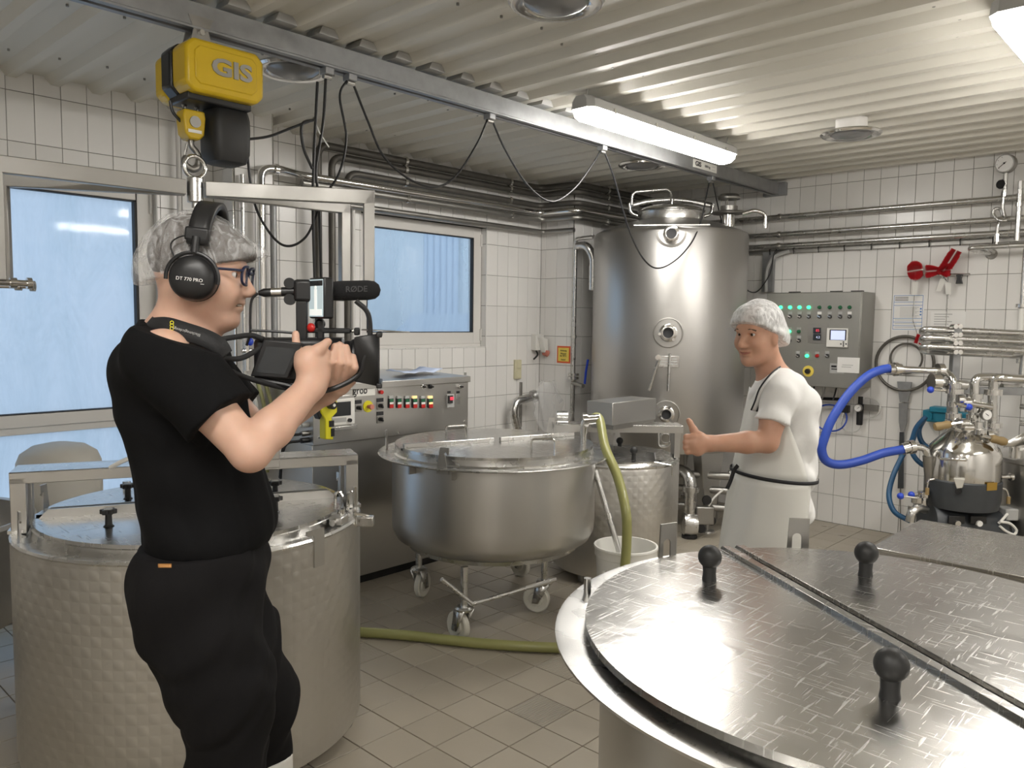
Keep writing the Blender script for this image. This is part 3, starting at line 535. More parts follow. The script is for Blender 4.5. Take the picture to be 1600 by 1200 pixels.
for px, py in ((547, 122), (765, 184), (941, 233), (1111, 283), (511, 112)):
    p = at(px, py, 0, FXX); p[2] = 2.752
    MB().box(p + V(0, 0, -0.012), (0.05, 0.045, 0.03)).build('cable_trolley', 'galv', fc, bev=0.003); MB().cyl(p + V(0, -0.02, -0.034), p + V(0, 0.02, -0.034), 0.012, seg=12).build('cable_clamp', 'steel_dark', fc)
# ---- hanging bundle and pendant control
pc = thing('pendant_control', at(500, 120, 0, FXX), 'yellow pendant crane control with red button hanging on its cable before the console', 'remote control')
for pts in ([(496, 128), (493, 190), (490, 260), (489, 330), (492, 440), (496, 520), (498, 600)], [(509, 120), (505, 190), (494, 262), (497, 300), (500, 360), (502, 440)], [(491, 187), (472, 195), (474, 230), (488, 264)]):
    MB().tube(spline([at(p[0], p[1], 0, FXX) for p in pts], 8), 0.0065, 8).build('cable', 'cable', pc)
MB().tube(spline([at(p[0], p[1], 0, FXX) for p in ((384, 218), (420, 213), (455, 200), (490, 187))], 8), 0.0055, 8).build('cable', 'cable', pc)
MB().tube([at(491, 187, 0, FXX), at(499, 207, 0, FXX), at(514, 230, 0, FXX)], 0.003, 6).build('cable_tie', 'white_pl', pc)
o = at(512, 640, 0, -3.80); e = V(0, 1, 0); up = V(0, 0, 1)
k = np.linalg.norm(o - CAM) / FPX
poly = [(-10, 22), (4, 22), (10, 12), (10, -4), (2, -12), (2, -30), (4, -32), (4, -46), (-8, -44), (-8, -14), (-14, -2), (-15, 12)]
MB().prism([(a * k * 1.15, b * k) for a, b in poly], o, e, up, -0.03, 0.03).build('housing', 'yellow_pend', pc, bev=0.01) if False else None
M['yellow_pend'] = mat('yellow_pendant', (0.72, 0.66, 0.02), 0.4)
MB().prism([(a * k * 1.2, b * k) for a, b in poly], o, e, up, -0.03, 0.03).build('housing', 'yellow_pend', pc, bev=0.01)
MB().prism([(a * k * 1.2, b * k) for a, b in ((-16, 16), (-9, 20), (-9, -4), (-14, -14), (-18, -4))], o, e, up, -0.035, 0.02).build('grip', 'black', pc, bev=0.006)
MB().bx(o + V(0.026, -0.012, -0.095), o + V(0.034, 0.02, -0.06)).build('grip_inset', 'black', pc); MB().bx(o + V(0.026, 0.0, -0.15), o + V(0.034, 0.022, -0.105)).build('grip_inset', 'black', pc)
MB().cyl(o + V(0.02, 0.012, 0.085), o + V(0.06, 0.02, 0.10), 0.028, seg=18).build('emergency_stop', 'red', pc, bev=0.005)
MB().cyl(o + V(0.02, -0.005, 0.03), o + V(0.065, 0.0, 0.03), 0.024, seg=18).build('rotary_switch', 'black', pc, bev=0.004)
MB().cyl(o + V(0.064, 0.0, 0.03), o + V(0.067, 0.0, 0.03), 0.009, seg=12).build('switch_cap', 'white_pl', pc)
# ================================================================ pipework on the window wall
def pipe(name, pts, r, label, m='steel', rad=0.09, seg=12, cat='pipe', group=None, clamps=()):
    t = thing(name, pts[0], label, cat, group); MB().tube(bend(pts, rad), r, seg).build('tube', m, t)
    for c, ax in clamps: c = V(*c); ax = V(*ax); MB().cyl(c - ax * 0.012, c + ax * 0.012, r * 1.35, seg=14).build('clamp', 'chrome', t)
    return t
PXW = -4.64; JX = -4.26
def wallpipe(name, z, ystart, drop, r, m, label, zoff=0, tail=6.45, jog=True):
    pts = ([V(PXW, ystart, drop)] if drop is not None else []) + [V(PXW, ystart, z), V(PXW, 5.30, z)] + ([V(JX, 5.33, z), V(JX, tail, z)] if jog else [])
    return pipe(name, pts, r, label, m, clamps=[((PXW, 3.78, z), (0, 1, 0)), ((PXW, 4.9, z), (0, 1, 0)), ((JX, 5.75, z), (0, 1, 0))] if jog else [], group='pipes along the window wall')
wallpipe('iron_pipe', 2.808, 3.035, 1.45, 0.026, 'pipe_dark', 'uppermost dark iron pipe along the window wall under the ceiling')
wallpipe('iron_pipe', 2.748, 3.145, 1.40, 0.024, 'pipe_dark', 'second dark iron pipe from the ceiling on the window wall')
wallpipe('iron_pipe', 2.656, 3.27, 1.45, 0.024, 'pipe_dark', 'third and lowest dark iron pipe on the window wall')
PXW = -4.62
pipe('steel_pipe', [V(-4.43, 2.50, 1.3), V(-4.43, 2.50, 2.545), V(-4.43, 2.62, 2.56), V(-4.58, 2.85, 2.575), V(-4.62, 5.27, 2.588), V(-4.24, 5.30, 2.588), V(-4.24, 6.3, 2.588)], 0.024, 'bright steel pipe rising up the tiled pier and running above the window', 'chrome', group='pipes along the window wall', clamps=[((-4.43, 2.50, 2.36), (0, 0, 1)), ((-4.43, 2.60, 2.555), (0, 1, 0))])
wallpipe('steel_pipe', 2.534, 2.9, None, 0.024, 'steel_dark', 'lower steel pipe just above the window, ending beside the tank')
PXW = -4.66
pipe('steel_pipe', [V(-4.66, 2.75, 2.436), V(-4.66, 5.36, 2.436), V(-4.33, 5.385, 2.436)], 0.021, 'lowest steel pipe directly over the window frame, turning along the corner', 'steel_dark', rad=0.05, group='pipes along the window wall')
MB().bx((LX, 2.7, 2.405), (LX + 0.035, 4.75, 2.42))
pipe('conduit', [V(-4.47, 2.40, 1.0), V(-4.47, 2.40, 2.50)], 0.012, 'thin steel conduit on the tiled pier, left of the bright pipe', 'steel', group='pier conduits', clamps=[((-4.47, 2.40, 2.35), (0, 0, 1))])
pipe('conduit', [V(-4.70, 2.12, 0.9), V(-4.70, 2.12, 2.85)], 0.013, 'white plastic conduit between the glazed door and the pier', 'white_pvc', group='pier conduits')
pipe('conduit', [V(-4.70, 2.27, 1.0), V(-4.70, 2.27, 2.85)], 0.010, 'slim white conduit in the corner of the pier', 'white_pvc', group='pier conduits')
pipe('conduit', [V(-4.70, 3.36, 1.5), V(-4.70, 3.36, 2.42)], 0.016, 'white plastic conduit left of the window frame', 'white_pvc', group='pier conduits')
pipe('galvanised_profile', [V(-4.44, 2.585, 1.0), V(-4.44, 2.585, 2.45)], 0.02, 'grey galvanised pipe at the pier edge behind the cameraman', 'galv', group='pier conduits')
# water valves seen below the camera strap
vb = thing('valve_cluster', (-4.40, 2.45, 1.25), 'chrome tap fittings with blue handles on the pier behind the cameraman', 'valve')
for i, (y, z) in enumerate(((2.40, 1.45), (2.50, 1.42), (2.56, 1.30))):
    MB().cyl((-4.44, y, z - 0.12), (-4.44, y, z + 0.05), 0.017, seg=12).build('valve_body', 'chrome', vb); MB().cyl((-4.44, y - 0.035, z), (-4.44, y + 0.035, z), 0.013, seg=12).build('side_port', 'chrome', vb)
    MB().ball((-4.40, y, z + 0.055), (0.016, 0.02, 0.024)).build('handle', 'blue_pl', vb)
for i in range(4): MB().tube(spline([V(-4.43, 2.40 + 0.05 * i, 1.3), V(-4.38, 2.43 + 0.05 * i, 1.05), V(-4.40, 2.38 + 0.06 * i, 0.7)], 8), 0.012, 8).build('hose_tail', ('white_pl', 'olive_hose', 'olive_hose', 'grey_pl')[i], vb)
# ball valve fittings left of the window, seen past the camera
fb = thing('pipe_fittings', (-4.6, 3.15, 1.45), 'brass and chrome unions at the foot of the dark iron pipes', 'pipe fitting')
for y, z in ((3.035, 1.45), (3.145, 1.42), (3.27, 1.45)):
    for k in range(3): MB().cyl((-4.64, y, z - 0.05 * k - 0.03), (-4.64, y, z - 0.05 * k + 0.005), 0.035 - 0.004 * (k % 2), seg=6 if k % 2 else 12).build('union', 'chrome', fb)
MB().tube(bend([V(-4.62, 3.04, 1.36), V(-4.56, 3.04, 1.36), V(-4.56, 3.22, 1.40), V(-4.62, 3.22, 1.40)], 0.04), 0.022, 10).build('bridge_pipe', 'chrome', fb)
# ---- vertical pipe with valve at the corner, elbow hanging on the wall
vp = pipe('drop_pipe', [V(-4.33, 5.41, 0.3), V(-4.33, 5.41, 2.36), V(-4.10, 5.36, 2.36)], 0.017, 'vertical steel pipe on the corner left of the tall tank, with a blue-handled valve', 'steel', rad=0.04, clamps=[((-4.33, 5.41, 1.52), (0, 0, 1))])
MB().tube(bend([V(-4.30, 5.40, 2.30), V(-4.20, 5.40, 2.30), V(-4.16, 5.44, 2.2), V(-4.16, 5.44, 1.92)], 0.05), 0.036, 14).build('vent_elbow', 'steel', vp)
for z in (1.16, 1.19): MB().cyl((-4.33, 5.41, z - 0.01), (-4.33, 5.41, z + 0.01), 0.05, seg=20).build('flange', 'steel', vp)
MB().tube([V(-4.33, 5.40, 1.12), V(-4.18, 5.36, 1.10)], 0.018, 10).build('side_branch', 'steel_dark', vp)
MB().tube([V(-4.17, 5.37, 1.12), V(-4.16, 5.37, 1.22), V(-4.14, 5.37, 1.33)], 0.010, 8).build('handle', 'blue_pl', vp)
# ---- back wall pipes
for z, x1, lb, dp in ((2.554, -1.262, 'uppermost steel pipe along the back wall', 2.37), (2.408, -1.262, 'middle steel pipe along the back wall', None), (2.312, -1.262, 'lowest steel pipe along the back wall above the control cabinet', None)):
    pts = [V(-4.2, 6.5, z), V(x1 + (0.3 if dp else 0.6), 6.5, z)]
    pipe('steel_pipe', pts, 0.022, lb, 'steel', group='pipes along the back wall', clamps=[((-1.265, 6.5, z), (1, 0, 0)), ((-3.0, 6.5, z), (1, 0, 0))])
pipe('steel_pipe', [V(-1.255, 6.47, 2.66), V(-1.255, 6.47, 2.25)], 0.018, 'short upright steel pipe joining the back wall pipes at the right edge', 'steel', group='pipes along the back wall', clamps=[((-1.255, 6.47, 2.5), (0, 0, 1))])
ct = thing('cable_tray', (-2.2, 6.55, 2.27), 'slim dark cable tray with cable ties under the back wall pipes', 'cable tray')
MB().bx((-3.3, 6.56, 2.255), (-1.2, 6.594, 2.285)).build('tray', 'steel_dark', ct)
for k in range(9): MB().tube([V(-3.1 + k * 0.21, 6.55, 2.245), V(-3.1 + k * 0.21, 6.54, 2.29), V(-3.07 + k * 0.21, 6.535, 2.30)], 0.004, 5).build('cable_tie', 'black', ct)
MB().tube(spline([V(-3.05, 6.53, 2.30), V(-2.8, 6.53, 2.315), V(-2.4, 6.53, 2.33)], 6), 0.009, 8).build('cable', 'cable', ct)
MB().bx((-3.17, 6.555, 1.93), (-3.07, 6.592, 2.27)).build('riser', 'galv', ct)
MB().tube(spline([V(-2.93, 6.55, 2.27), V(-3.06, 6.54, 2.22), V(-3.12, 6.54, 2.1), V(-3.12, 6.54, 1.93)], 6), 0.016, 8).build('conduit', 'grey_pl', ct)
# ================================================================ vats and tanks
def hookplate(p, d, parent, h=0.10, w=0.055, m='steel_panel', t=0.006):      # upright plate with a notch; d = outward direction
    d = V(*d, 0) if len(d) == 2 else d; d = d / np.linalg.norm(d); e = V(-d[1], d[0], 0)
    pl = [(-w * .5, -0.03), (w * .5, -0.03), (w * .5, 0.0), (w * .34, 0.0), (w * .30, 0.02), (w * .22, h * .55), (w * .12, h * .72), (w * .28, h * .78), (w * .42, h * .62), (w * .52, h * .70), (w * .52, h), (-w * .2, h), (-w * .45, 0.01)]
    return MB().prism(pl, p, e, (0, 0, 1), -t / 2, t / 2).build('hook_plate', m, parent, smooth=False)
def archplate(p, d, parent, h=0.105, w=0.062):
    d = V(*d, 0); d = d / np.linalg.norm(d); e = V(-d[1], d[0], 0); n = 8
    arc = [(w * .10 + w * .24 * math.cos(a), h * .40 + w * .24 * math.sin(a)) for a in np.linspace(math.pi, 0, n)]
    pl = [(-w * .5, -0.05), (-w * .14, -0.05)] + arc + [(w * .34, -0.05), (w * .62, -0.05), (w * .5, h), (-w * .5, h)]
    return MB().prism(pl, p, e, (0, 0, 1), -0.003, 0.003).build('hook_plate', 'steel_dark', parent, smooth=False)
def ballknob(p, parent, r=0.032, h=0.038):
    k = MB().ball(p + V(0, 0, h + r * 0.85), r, 20, 14).build('knob', 'rubber', parent); MB().lathe([(0, 0), (r * .62, 0), (r * .55, h * .5), (r * .6, h + 0.006), (0, h + 0.006)], p, seg=16).build('stem', 'rubber', k); return k
def starknob(p, parent, r=0.024, h=0.05):
    k = MB(); pl = [(r * (1 + 0.18 * math.cos(6 * a)) * math.cos(a), r * (1 + 0.18 * math.cos(6 * a)) * math.sin(a)) for a in np.linspace(0, 2 * math.pi, 37)[:-1]]
    k.prism(pl, p + V(0, 0, h), (1, 0, 0), (0, 1, 0), -0.006, 0.010); k = k.build('knob', 'black', parent, bev=0.002)
    MB().lathe([(0, 0), (r * .75, 0), (r * .5, 0.006), (r * .42, h), (0, h)], p, seg=14).build('stem', 'black', k)
    MB().cyl(p + V(0, 0, h + 0.010), p + V(0, 0, h + 0.0115), r * .6, seg=14).build('cap', 'grey_pl', k); return k
def halfdisc(c, r, z, ang, side, t=0.006, lip=0.02, seg=40, off=0.004, dome=0.0):         # half lid; ang = direction of the straight edge
    c = V(*c, z); e = V(math.cos(ang), math.sin(ang), 0); f = V(-e[1], e[0], 0) * side; a_ = [math.asin(off / r) + (math.pi - 2 * math.asin(off / r)) * i / seg for i in range(seg + 1)]
    rim = [c + r * math.cos(a) * e + r * math.sin(a) * f for a in a_]; mb = MB(); rows = []
    for s in (0.0, 0.25, 0.5, 0.75, 0.94, 1.0):
        rows.append([c + (p - c) * np.array([1, 1, 1]) * 1.0 * 1 if s == 1.0 else c + off * f + (p - c - off * f) * s for p in rim])
        for q in rows[-1]: q[2] = z + dome * (1 - s * s)
    rows = [[q + V(0, 0, 0) for q in rw] for rw in rows]; mb.sheet(rows); mb.sheet([rows[-1], [q - V(0, 0, lip) for q in rows[-1]]])
    return mb
# ---------------------------------------------------------------- foreground vat (bottom right)
C2 = (-0.60, 1.875); zl = 0.95
fv = thing('cheese_vat', (*C2, 0), 'large round stainless vat with wet scratched lid and three ball knobs in the foreground', 'vat', 'cheese vats'); c3 = (*C2, 0)
MB().lathe([(0, 0.12), (0.56, 0.12), (0.61, 0.14), (0.625, 0.18), (0.625, 0.90)], c3, seg=96).build('shell', 'steel_side', fv)
MB().lathe([(0.625, 0.885), (0.63, 0.905), (0.725, 0.915), (0.735, 0.920), (0.735, 0.926), (0.725, 0.926), (0.635, 0.917), (0.628, 0.935), (0.61, 0.935)], c3, seg=96).build('rim_flange', 'steel', fv)
ra = math.atan2(1.66 - 2.23, -0.267 + 1.126)
for s in (1, -1): halfdisc(C2, 0.664, zl, ra, s, lip=0.016, seg=56, dome=0.004, off=0.035).build('lid_half', 'lid', fv)
e = V(math.cos(ra), math.sin(ra), 0); f = V(-e[1], e[0], 0); cc = V(*C2, 0)
for s, w0, w1 in ((1, 0.012, 0.037), (-1, 0.012, 0.037)):
    L = 0.662; MB().prism([(-L, 0), (L, 0), (L, 0.002), (L - 0.01, 0.012), (-L + 0.01, 0.012), (-L, 0.002)], cc + V(0, 0, zl + 0.002), e, (0, 0, 1), -s * w0, -s * w1).build('lid_fold', 'lid', fv, bev=0.003)
MB().prism([(-0.66, 0), (0.66, 0), (0.66, 0.003), (-0.66, 0.003)], cc + V(0, 0, zl - 0.003), e, (0, 0, 1), -0.014, 0.014).build('lid_seam', 'lid', fv)
for px, py in ((1108, 907), (1352, 900), (1390, 1092)): p = at(px, py, 2, zl); p[2] = zl + 0.001; ballknob(p, fv)
ballknob(V(-0.16, 1.84, zl + 0.001), fv)
for p in ((-1.32, 2.11), (-1.03, 2.46)): d = V(*p, 0) - cc; d /= np.linalg.norm(d); archplate(V(*(cc + d * 0.728)[:2], 0.925), d[:2], fv)
p = at(915, 925, 2, .926); d = V(p[0], p[1], 0) - cc; d /= np.linalg.norm(d); q = cc + d * 0.70; MB().cyl((q[0], q[1], 0.92), (q[0], q[1], 0.965), 0.010, seg=14).build('rim_pin', 'steel', fv)
for a in (0.6, 2.2, 3.8, 5.4): MB().lathe([(0.03, 0.14), (0.03, 0.02), (0.06, 0.0), (0, 0.0)], cc + V(0.5 * math.cos(a), 0.5 * math.sin(a), 0), seg=16).build('foot', 'steel', fv)
# ---------------------------------------------------------------- dimpled vat behind the cameraman
C2 = (-2.96, 1.383); cc = V(*C2, 0); c3 = (*C2, 0)
lv = thing('cheese_vat', c3, 'dimpled stainless vat with agitator bridge behind the cameraman', 'vat', 'cheese vats')
MB().lathe([(0, 0.07), (0.60, 0.07), (0.615, 0.08), (0.62, 0.10), (0.62, 0.30), (0.62, 0.60), (0.62, 0.872)], c3, seg=120).build('shell', 'dimple', lv, uvc=(*C2, 0.62))
MB().lathe([(0.62, 0.870), (0.622, 0.876), (0.617, 0.884), (0.60, 0.884), (0.565, 0.874), (0.556, 0.874), (0.556, 0.905), (0.54, 0.91)], c3, seg=96).build('rim', 'steel', lv)
bd_ = V(*(1.12 * RIGHT + 0.46 * AWAY)); bd_ /= np.linalg.norm(bd_); bn = V(-bd_[1], bd_[0], 0); ba = math.atan2(bd_[1], bd_[0])
for s in (1, -1): halfdisc(C2, 0.55, 0.92, ba, s, lip=0.03, seg=48, off=0.03).build('lid_half', 'lid2', lv)
MB().prism([(-0.53, 0), (0.53, 0), (0.50, 0.032), (-0.50, 0.032)], cc + V(0, 0, 0.92) - bn * 0.035, bd_, (0, 0, 1), -0.004, 0.004).build('lid_fold', 'steel_panel', lv)
MB().prism([(-0.53, 0), (0.53, 0), (0.50, 0.024), (-0.50, 0.024)], cc + V(0, 0, 0.92) + bn * 0.035, bd_, (0, 0, 1), -0.004, 0.004).build('lid_fold', 'steel_panel', lv)
MB().bx
for px, py in ((170, 822), (200, 779), (430, 774), (430, 800)): starknob(at(px, py, 2, 0.921), lv)
nz = at(198, 763, 2, 0.921); MB().cyl(nz, nz + V(0, 0, 0.03), 0.016, seg=14).build('lid_nozzle', 'steel', lv)
# bridge: channel with posts, gearbox cover in the middle
BZ = 1.10; Bm = np.stack([bd_, bn, V(0, 0, 1)], 1)
br = MB().box(cc + V(0, 0, BZ - 0.003), (1.22, 0.16, 0.006), Bm).build('bridge_plate', 'steel', lv, bev=0.002)
for s in (-1, 1):
    MB().box(cc + bn * s * 0.077 + V(0, 0, BZ - 0.021), (1.22, 0.006, 0.042), Bm).build('bridge_side', 'steel_panel', lv, bev=0.002)
    for s2 in (-1, 1): MB().box(cc + bd_ * s * 0.585 + bn * s2 * 0.06 + V(0, 0, (BZ + 0.88) / 2 - 0.01), (0.05, 0.04, BZ - 0.88 - 0.02), Bm).build('bridge_post', 'steel_panel', lv, bev=0.003)
    MB().box(cc + bd_ * s * 0.595 + V(0, 0, 0.889), (0.05, 0.17, 0.012), Bm).build('post_foot', 'steel', lv)
MB().box(cc + bd_ * 0.05 + V(0, 0, BZ + 0.075), (0.50, 0.21, 0.15), Bm).build('gearbox_cover', 'steel_panel', lv, bev=0.004)
MB().box(cc + bd_ * 0.05 + V(0, 0, BZ - 0.012), (0.50, 0.20, 0.04), Bm).build('gearbox_base', 'steel_panel', lv, bev=0.003)
cp = at(172, 731, 2, BZ + 0.01); MB().tube(spline([cp, cp + bd_ * 0.05 + V(0, 0, 0.03) - bn * 0.03, cp + bd_ * 0.13 + V(0, 0, 0.06) - bn * 0.05], 8), 0.008, 8).build('motor_cable', 'white_pl', lv)
for (px, py), hh in (((44, 800), 0.11), ((46, 842), 0.10), ((528, 775), 0.10)):
    p = at(px, py, 2, 0.884); d = V(p[0], p[1], 0) - cc; d /= np.linalg.norm(d); q = cc + d * 0.595; q[2] = 0.885; hookplate(q, (d * V(1, 1, 0))[:2], lv, h=hh)
# right-hand latch hardware
q = at(535, 812, 2, 0.90); d = V(q[0], q[1], 0) - cc; d /= np.linalg.norm(d); q = cc + d * 0.585 + V(0, 0, 0.885); e_ = V(-d[1], d[0], 0)
lt = MB().box(q + V(0, 0, 0.015), (0.07, 0.05, 0.03), np.stack([e_, d, V(0, 0, 1)], 1)).build('latch_block', 'steel', lv, bev=0.004)
MB().cyl(q - e_ * 0.06 + V(0, 0, 0.015), q + e_ * 0.06 + V(0, 0, 0.015), 0.012, seg=12).build('latch_pin', 'chrome', lt); MB().cyl(q + V(0, 0, 0.0) + e_ * 0.02, q + V(0, 0, 0.05) + e_ * 0.02, 0.014, seg=12).build('latch_nut', 'chrome', lt)
q2 = at(556, 850, 2, 0.884); d = V(q2[0], q2[1], 0) - cc; d /= np.linalg.norm(d); e_ = V(-d[1], d[0], 0); q2 = cc + d * 0.623
MB().prism([(-0.025, 0.78), (0.025, 0.78), (0.025, 0.915), (-0.06, 0.915), (-0.06, 0.90), (-0.025, 0.895)], q2, e_, (0, 0, 1), 0.002, -0.006).build('latch_strap', 'steel_panel', lv)
q3 = at(563, 800, 2, 0.90); d = V(q3[0], q3[1], 0) - cc; d /= np.linalg.norm(d); e_ = V(-d[1], d[0], 0); q3 = cc + d * 0.61
MB().tube(bend([q3 + V(0, 0, 1.0), q3 + V(0, 0, 0.90), q3 + d * 0.01 - e_ * 0.05 + V(0, 0, 0.86)], 0.03), 0.008, 8).build('grab_rod', 'chrome', lv)
MB().box(q3 + d * 0.04 + V(0, 0, 0.865), (0.035, 0.07, 0.04), np.stack([e_, d, V(0, 0, 1)], 1)).build('hinge_block', 'steel', lv, bev=0.005)
MB().tube(bend([q3 - e_ * 0.02 + V(0, 0, 0.90), q3 + d * 0.05 + V(0, 0, 0.885), q3 + d * 0.065 + e_ * 0.02 + V(0, 0, 0.87)], 0.02), 0.006, 8).build('hinge_arm', 'chrome', lv)
for k in range(2): q4 = cc + bd_ * (0.56 - 0.05 * k) - bn * 0.12 + V(0, 0, 0.884); MB().tube(bend([q4, q4 + V(0, 0, 0.07), q4 + V(0.012, 0.012, 0.08), q4 + V(0.024, 0.02, 0.06)], 0.01), 0.006, 8).build('sensor_stem', 'chrome', lv)
for a in (-0.4, 0.9, 2.5, 4.1, 5.2): MB().lathe([(0.022, 0.08), (0.022, 0.03), (0.06, 0.008), (0.06, 0.0), (0, 0.0)], cc + V(0.53 * math.cos(a), 0.53 * math.sin(a), 0), seg=18).build('foot', 'steel_dark', lv)
# ---------------------------------------------------------------- vat edge at the far left
c3 = (-4.13, 0.63, 0); nv = thing('cheese_vat', c3, 'stainless vat with rounded bottom cut off at the left edge, below the glazed door', 'vat', 'cheese vats')
MB().lathe([(0, 0.28), (0.36, 0.29), (0.45, 0.33), (0.495, 0.42), (0.50, 0.50), (0.50, 0.74), (0.505, 0.76), (0.49, 0.775), (0.47, 0.77), (0.47, 0.5), (0, 0.4)], c3, seg=64).build('shell', 'steel_side', nv)
ch = MB()
for k in range(7): ch.tube([V(-3.80, 1.005, 0.765 - 0.018 * k) + 0.009 * V(math.cos(a) * (k % 2), math.cos(a) * ((k + 1) % 2), 0) + V(0, 0, 0.012 * math.sin(a)) for a in np.linspace(0, 2 * math.pi, 9)[:-1]], 0.0025, 5, closed=True)
ch.build('chain', 'steel', nv, kind='stuff')
for a in (0.3, 1.9, 3.4, 5.0): MB().cyl((c3[0] + 0.34 * math.cos(a), c3[1] + 0.34 * math.sin(a), 0), (c3[0] + 0.34 * math.cos(a), c3[1] + 0.34 * math.sin(a), 0.3), 0.022, seg=12).build('leg', 'steel', nv)
# beige plastic drum by the door
c3 = (-4.30, 1.31, 0); dm = thing('plastic_drum', c3, 'tall beige plastic drum with a domed top in front of the glazed door', 'drum')
MB().lathe([(0, 0), (0.185, 0.0), (0.19, 0.02), (0.19, 0.90), (0.186, 0.93)], c3, seg=40).build('body', 'beige_pl', dm); MB().lathe([(0.188, 0.925), (0.17, 0.97), (0.12, 1.005), (0.05, 1.02), (0, 1.022)], c3, seg=40).build('dome', 'beige_pl', dm)
MB().lathe([(0.19, 0.60), (0.196, 0.61), (0.19, 0.62)], c3, seg=40).build('hoop', 'beige_pl', dm)
# ---------------------------------------------------------------- round vat on casters
C2 = (-3.15, 3.225); cc = V(*C2, 0); c3 = (*C2, 0)
mv = thing('cheese_vat', c3, 'round stainless vat on white castors in the middle of the room', 'vat', 'cheese vats')
MB().lathe([(0, 0.355), (0.25, 0.365), (0.40, 0.385), (0.50, 0.405), (0.555, 0.435), (0.577, 0.48), (0.58, 0.54), (0.58, 0.88), (0.578, 0.90)], c3, seg=110).build('shell', 'steel_side', mv)
MB().lathe([(0.40, 0.386), (0.46, 0.372), (0.49, 0.380), (0.50, 0.404)], c3, seg=80).build('bottom_ring', 'steel', mv)
MB().lathe([(0.578, 0.895), (0.655, 0.900), (0.66, 0.905), (0.655, 0.909), (0.575, 0.907), (0.566, 0.915), (0.566, 0.945), (0.55, 0.947)], c3, seg=96).build('rim_flange', 'steel', mv)
p0, p1 = at(637, 703, 2, 0.96), at(895, 684, 2, 0.96); fa = math.atan2(p1[1] - p0[1], p1[0] - p0[0])
for s in (1, -1): halfdisc(C2, 0.565, 0.956 if s > 0 else 0.960, fa, s, lip=0.02, seg=48, off=0.008).build('lid_half', 'lid2', mv)
e = V(math.cos(fa), math.sin(fa), 0); f = V(-e[1], e[0], 0)
for a, b in ((-0.56, -0.01), (0.03, 0.54)): MB().prism([(-0.03, 0.0), (-0.002, 0.030), (0.002, 0.030), (0.03, 0.004), (0.028, 0.0), (0.0, 0.026), (-0.028, 0.0)], cc + V(0, 0, 0.958), f, (0, 0, 1), a, b).build('lid_fold', 'steel', mv) if False else MB().prism([(a, 0.0), (b, 0.0), (b, 0.026), (a, 0.026)], cc + V(0, 0, 0.958) - f * 0.01, e, (0, 0, 1), -0.012, 0.012).build('lid_fold', 'steel', mv, bev=0.004)
for (x0, y0), (x1_, y1_) in (((697, 685), (728, 683)), ((830, 708), (867, 708))):
    a, b = at(x0, y0, 2, 0.958), at(x1_, y1_, 2, 0.958); MB().tube(bend([a, a + V(0, 0, 0.075), b + V(0, 0, 0.075), b], 0.02), 0.006, 8).build('lid_handle', 'chrome', mv)
for px, py, sgn in ((682, 735, 1), (602, 700, 1)):
    p = at(px, py, 2, 0.908); d = V(p[0], p[1], 0) - cc; d /= np.linalg.norm(d); q = cc + d * 0.625 + V(0, 0, 0.908); hookplate(q, d[:2], mv, h=0.105, w=0.07)
for px, py in ((638, 725), (683, 745)):
    p = at(px, py, 2, 0.905); d = V(p[0], p[1], 0) - cc; d /= np.linalg.norm(d); q = cc + d * 0.60; MB().box((q[0], q[1], 0.875), (0.012, 0.05, 0.05), np.stack([V(-d[1], d[0], 0), d, V(0, 0, 1)], 1)).build('rim_gusset', 'steel_dark', mv)
# castors
def castor(p, stem, face, parent, r=0.078):
    p, stem, face = V(*p), V(*stem), V(*face); ax = V(-face[1], face[0], 0)
    w = MB().lathe([(0, -0.022), (r * .5, -0.022), (r * .55, -0.014), (r * .9, -0.018), (r, -0.012), (r, 0.012), (r * .9, 0.018), (r * .55, 0.014), (r * .5, 0.022), (0, 0.022)], p + V(0, 0, r), ax, 28).build('castor_wheel', 'wheel', parent)
    MB().cyl(p + V(0, 0, r) - ax * 0.036, p + V(0, 0, r) + ax * 0.036, 0.012, seg=10).build('axle', 'steel_dark', w)
    top = V(stem[0], stem[1], 0.18)
    fk = MB()
    for s in (-1, 1): fk.add([p + ax * s * .03 + V(0, 0, r) + face * .018 + V(0, 0, -.02), p + ax * s * .03 + V(0, 0, r) - face * .018 + V(0, 0, -.02), top + ax * s * .033 - face * .04, top + ax * s * .033 + face * .04], [(0, 1, 2, 3)])
    fk = fk.build('castor_fork', 'steel', parent, solid=0.005)
    MB().lathe([(0, 0.0), (0.045, 0.0), (0.05, 0.012), (0.04, 0.022), (0, 0.026)], top + V(0, 0, -0.008), seg=20).build('swivel_plate', 'steel', parent)
    MB().cyl(top + V(0, 0, 0.01), (stem[0], stem[1], 0.40), 0.019, seg=14).build('castor_stem', 'steel', parent)
w1_, w2_, w3_ = at(716, 1000, 2, 0.0), at(660, 932, 2, 0.0), at(838, 956, 2, 0.0)
s1_, s2_, s3_ = at(738, 962, 2, 0.16), at(650, 897, 2, 0.16), at(868, 917, 2, 0.16)
for w_, s_ in ((w1_, s1_), (w2_, s2_), (w3_, s3_)):
    d = V(w_[0] - s_[0], w_[1] - s_[1], 0); L = np.linalg.norm(d); d = d / L; s_ = w_ - d * min(L, 0.045); castor((w_[0], w_[1], 0.0), (s_[0], s_[1], 0), d, mv)
q4_ = cc * 2 - w1_; castor((q4_[0], q4_[1], 0), (q4_[0] + 0.03, q4_[1], 0), V(1, 0, 0), mv)
b0 = V(s1_[0], s1_[1], 0.22)
for px, py in ((690, 905), (870, 905)): MB().tube([b0, at(px, py, 2, 0.375)], 0.011, 8).build('frame_brace', 'steel', mv)
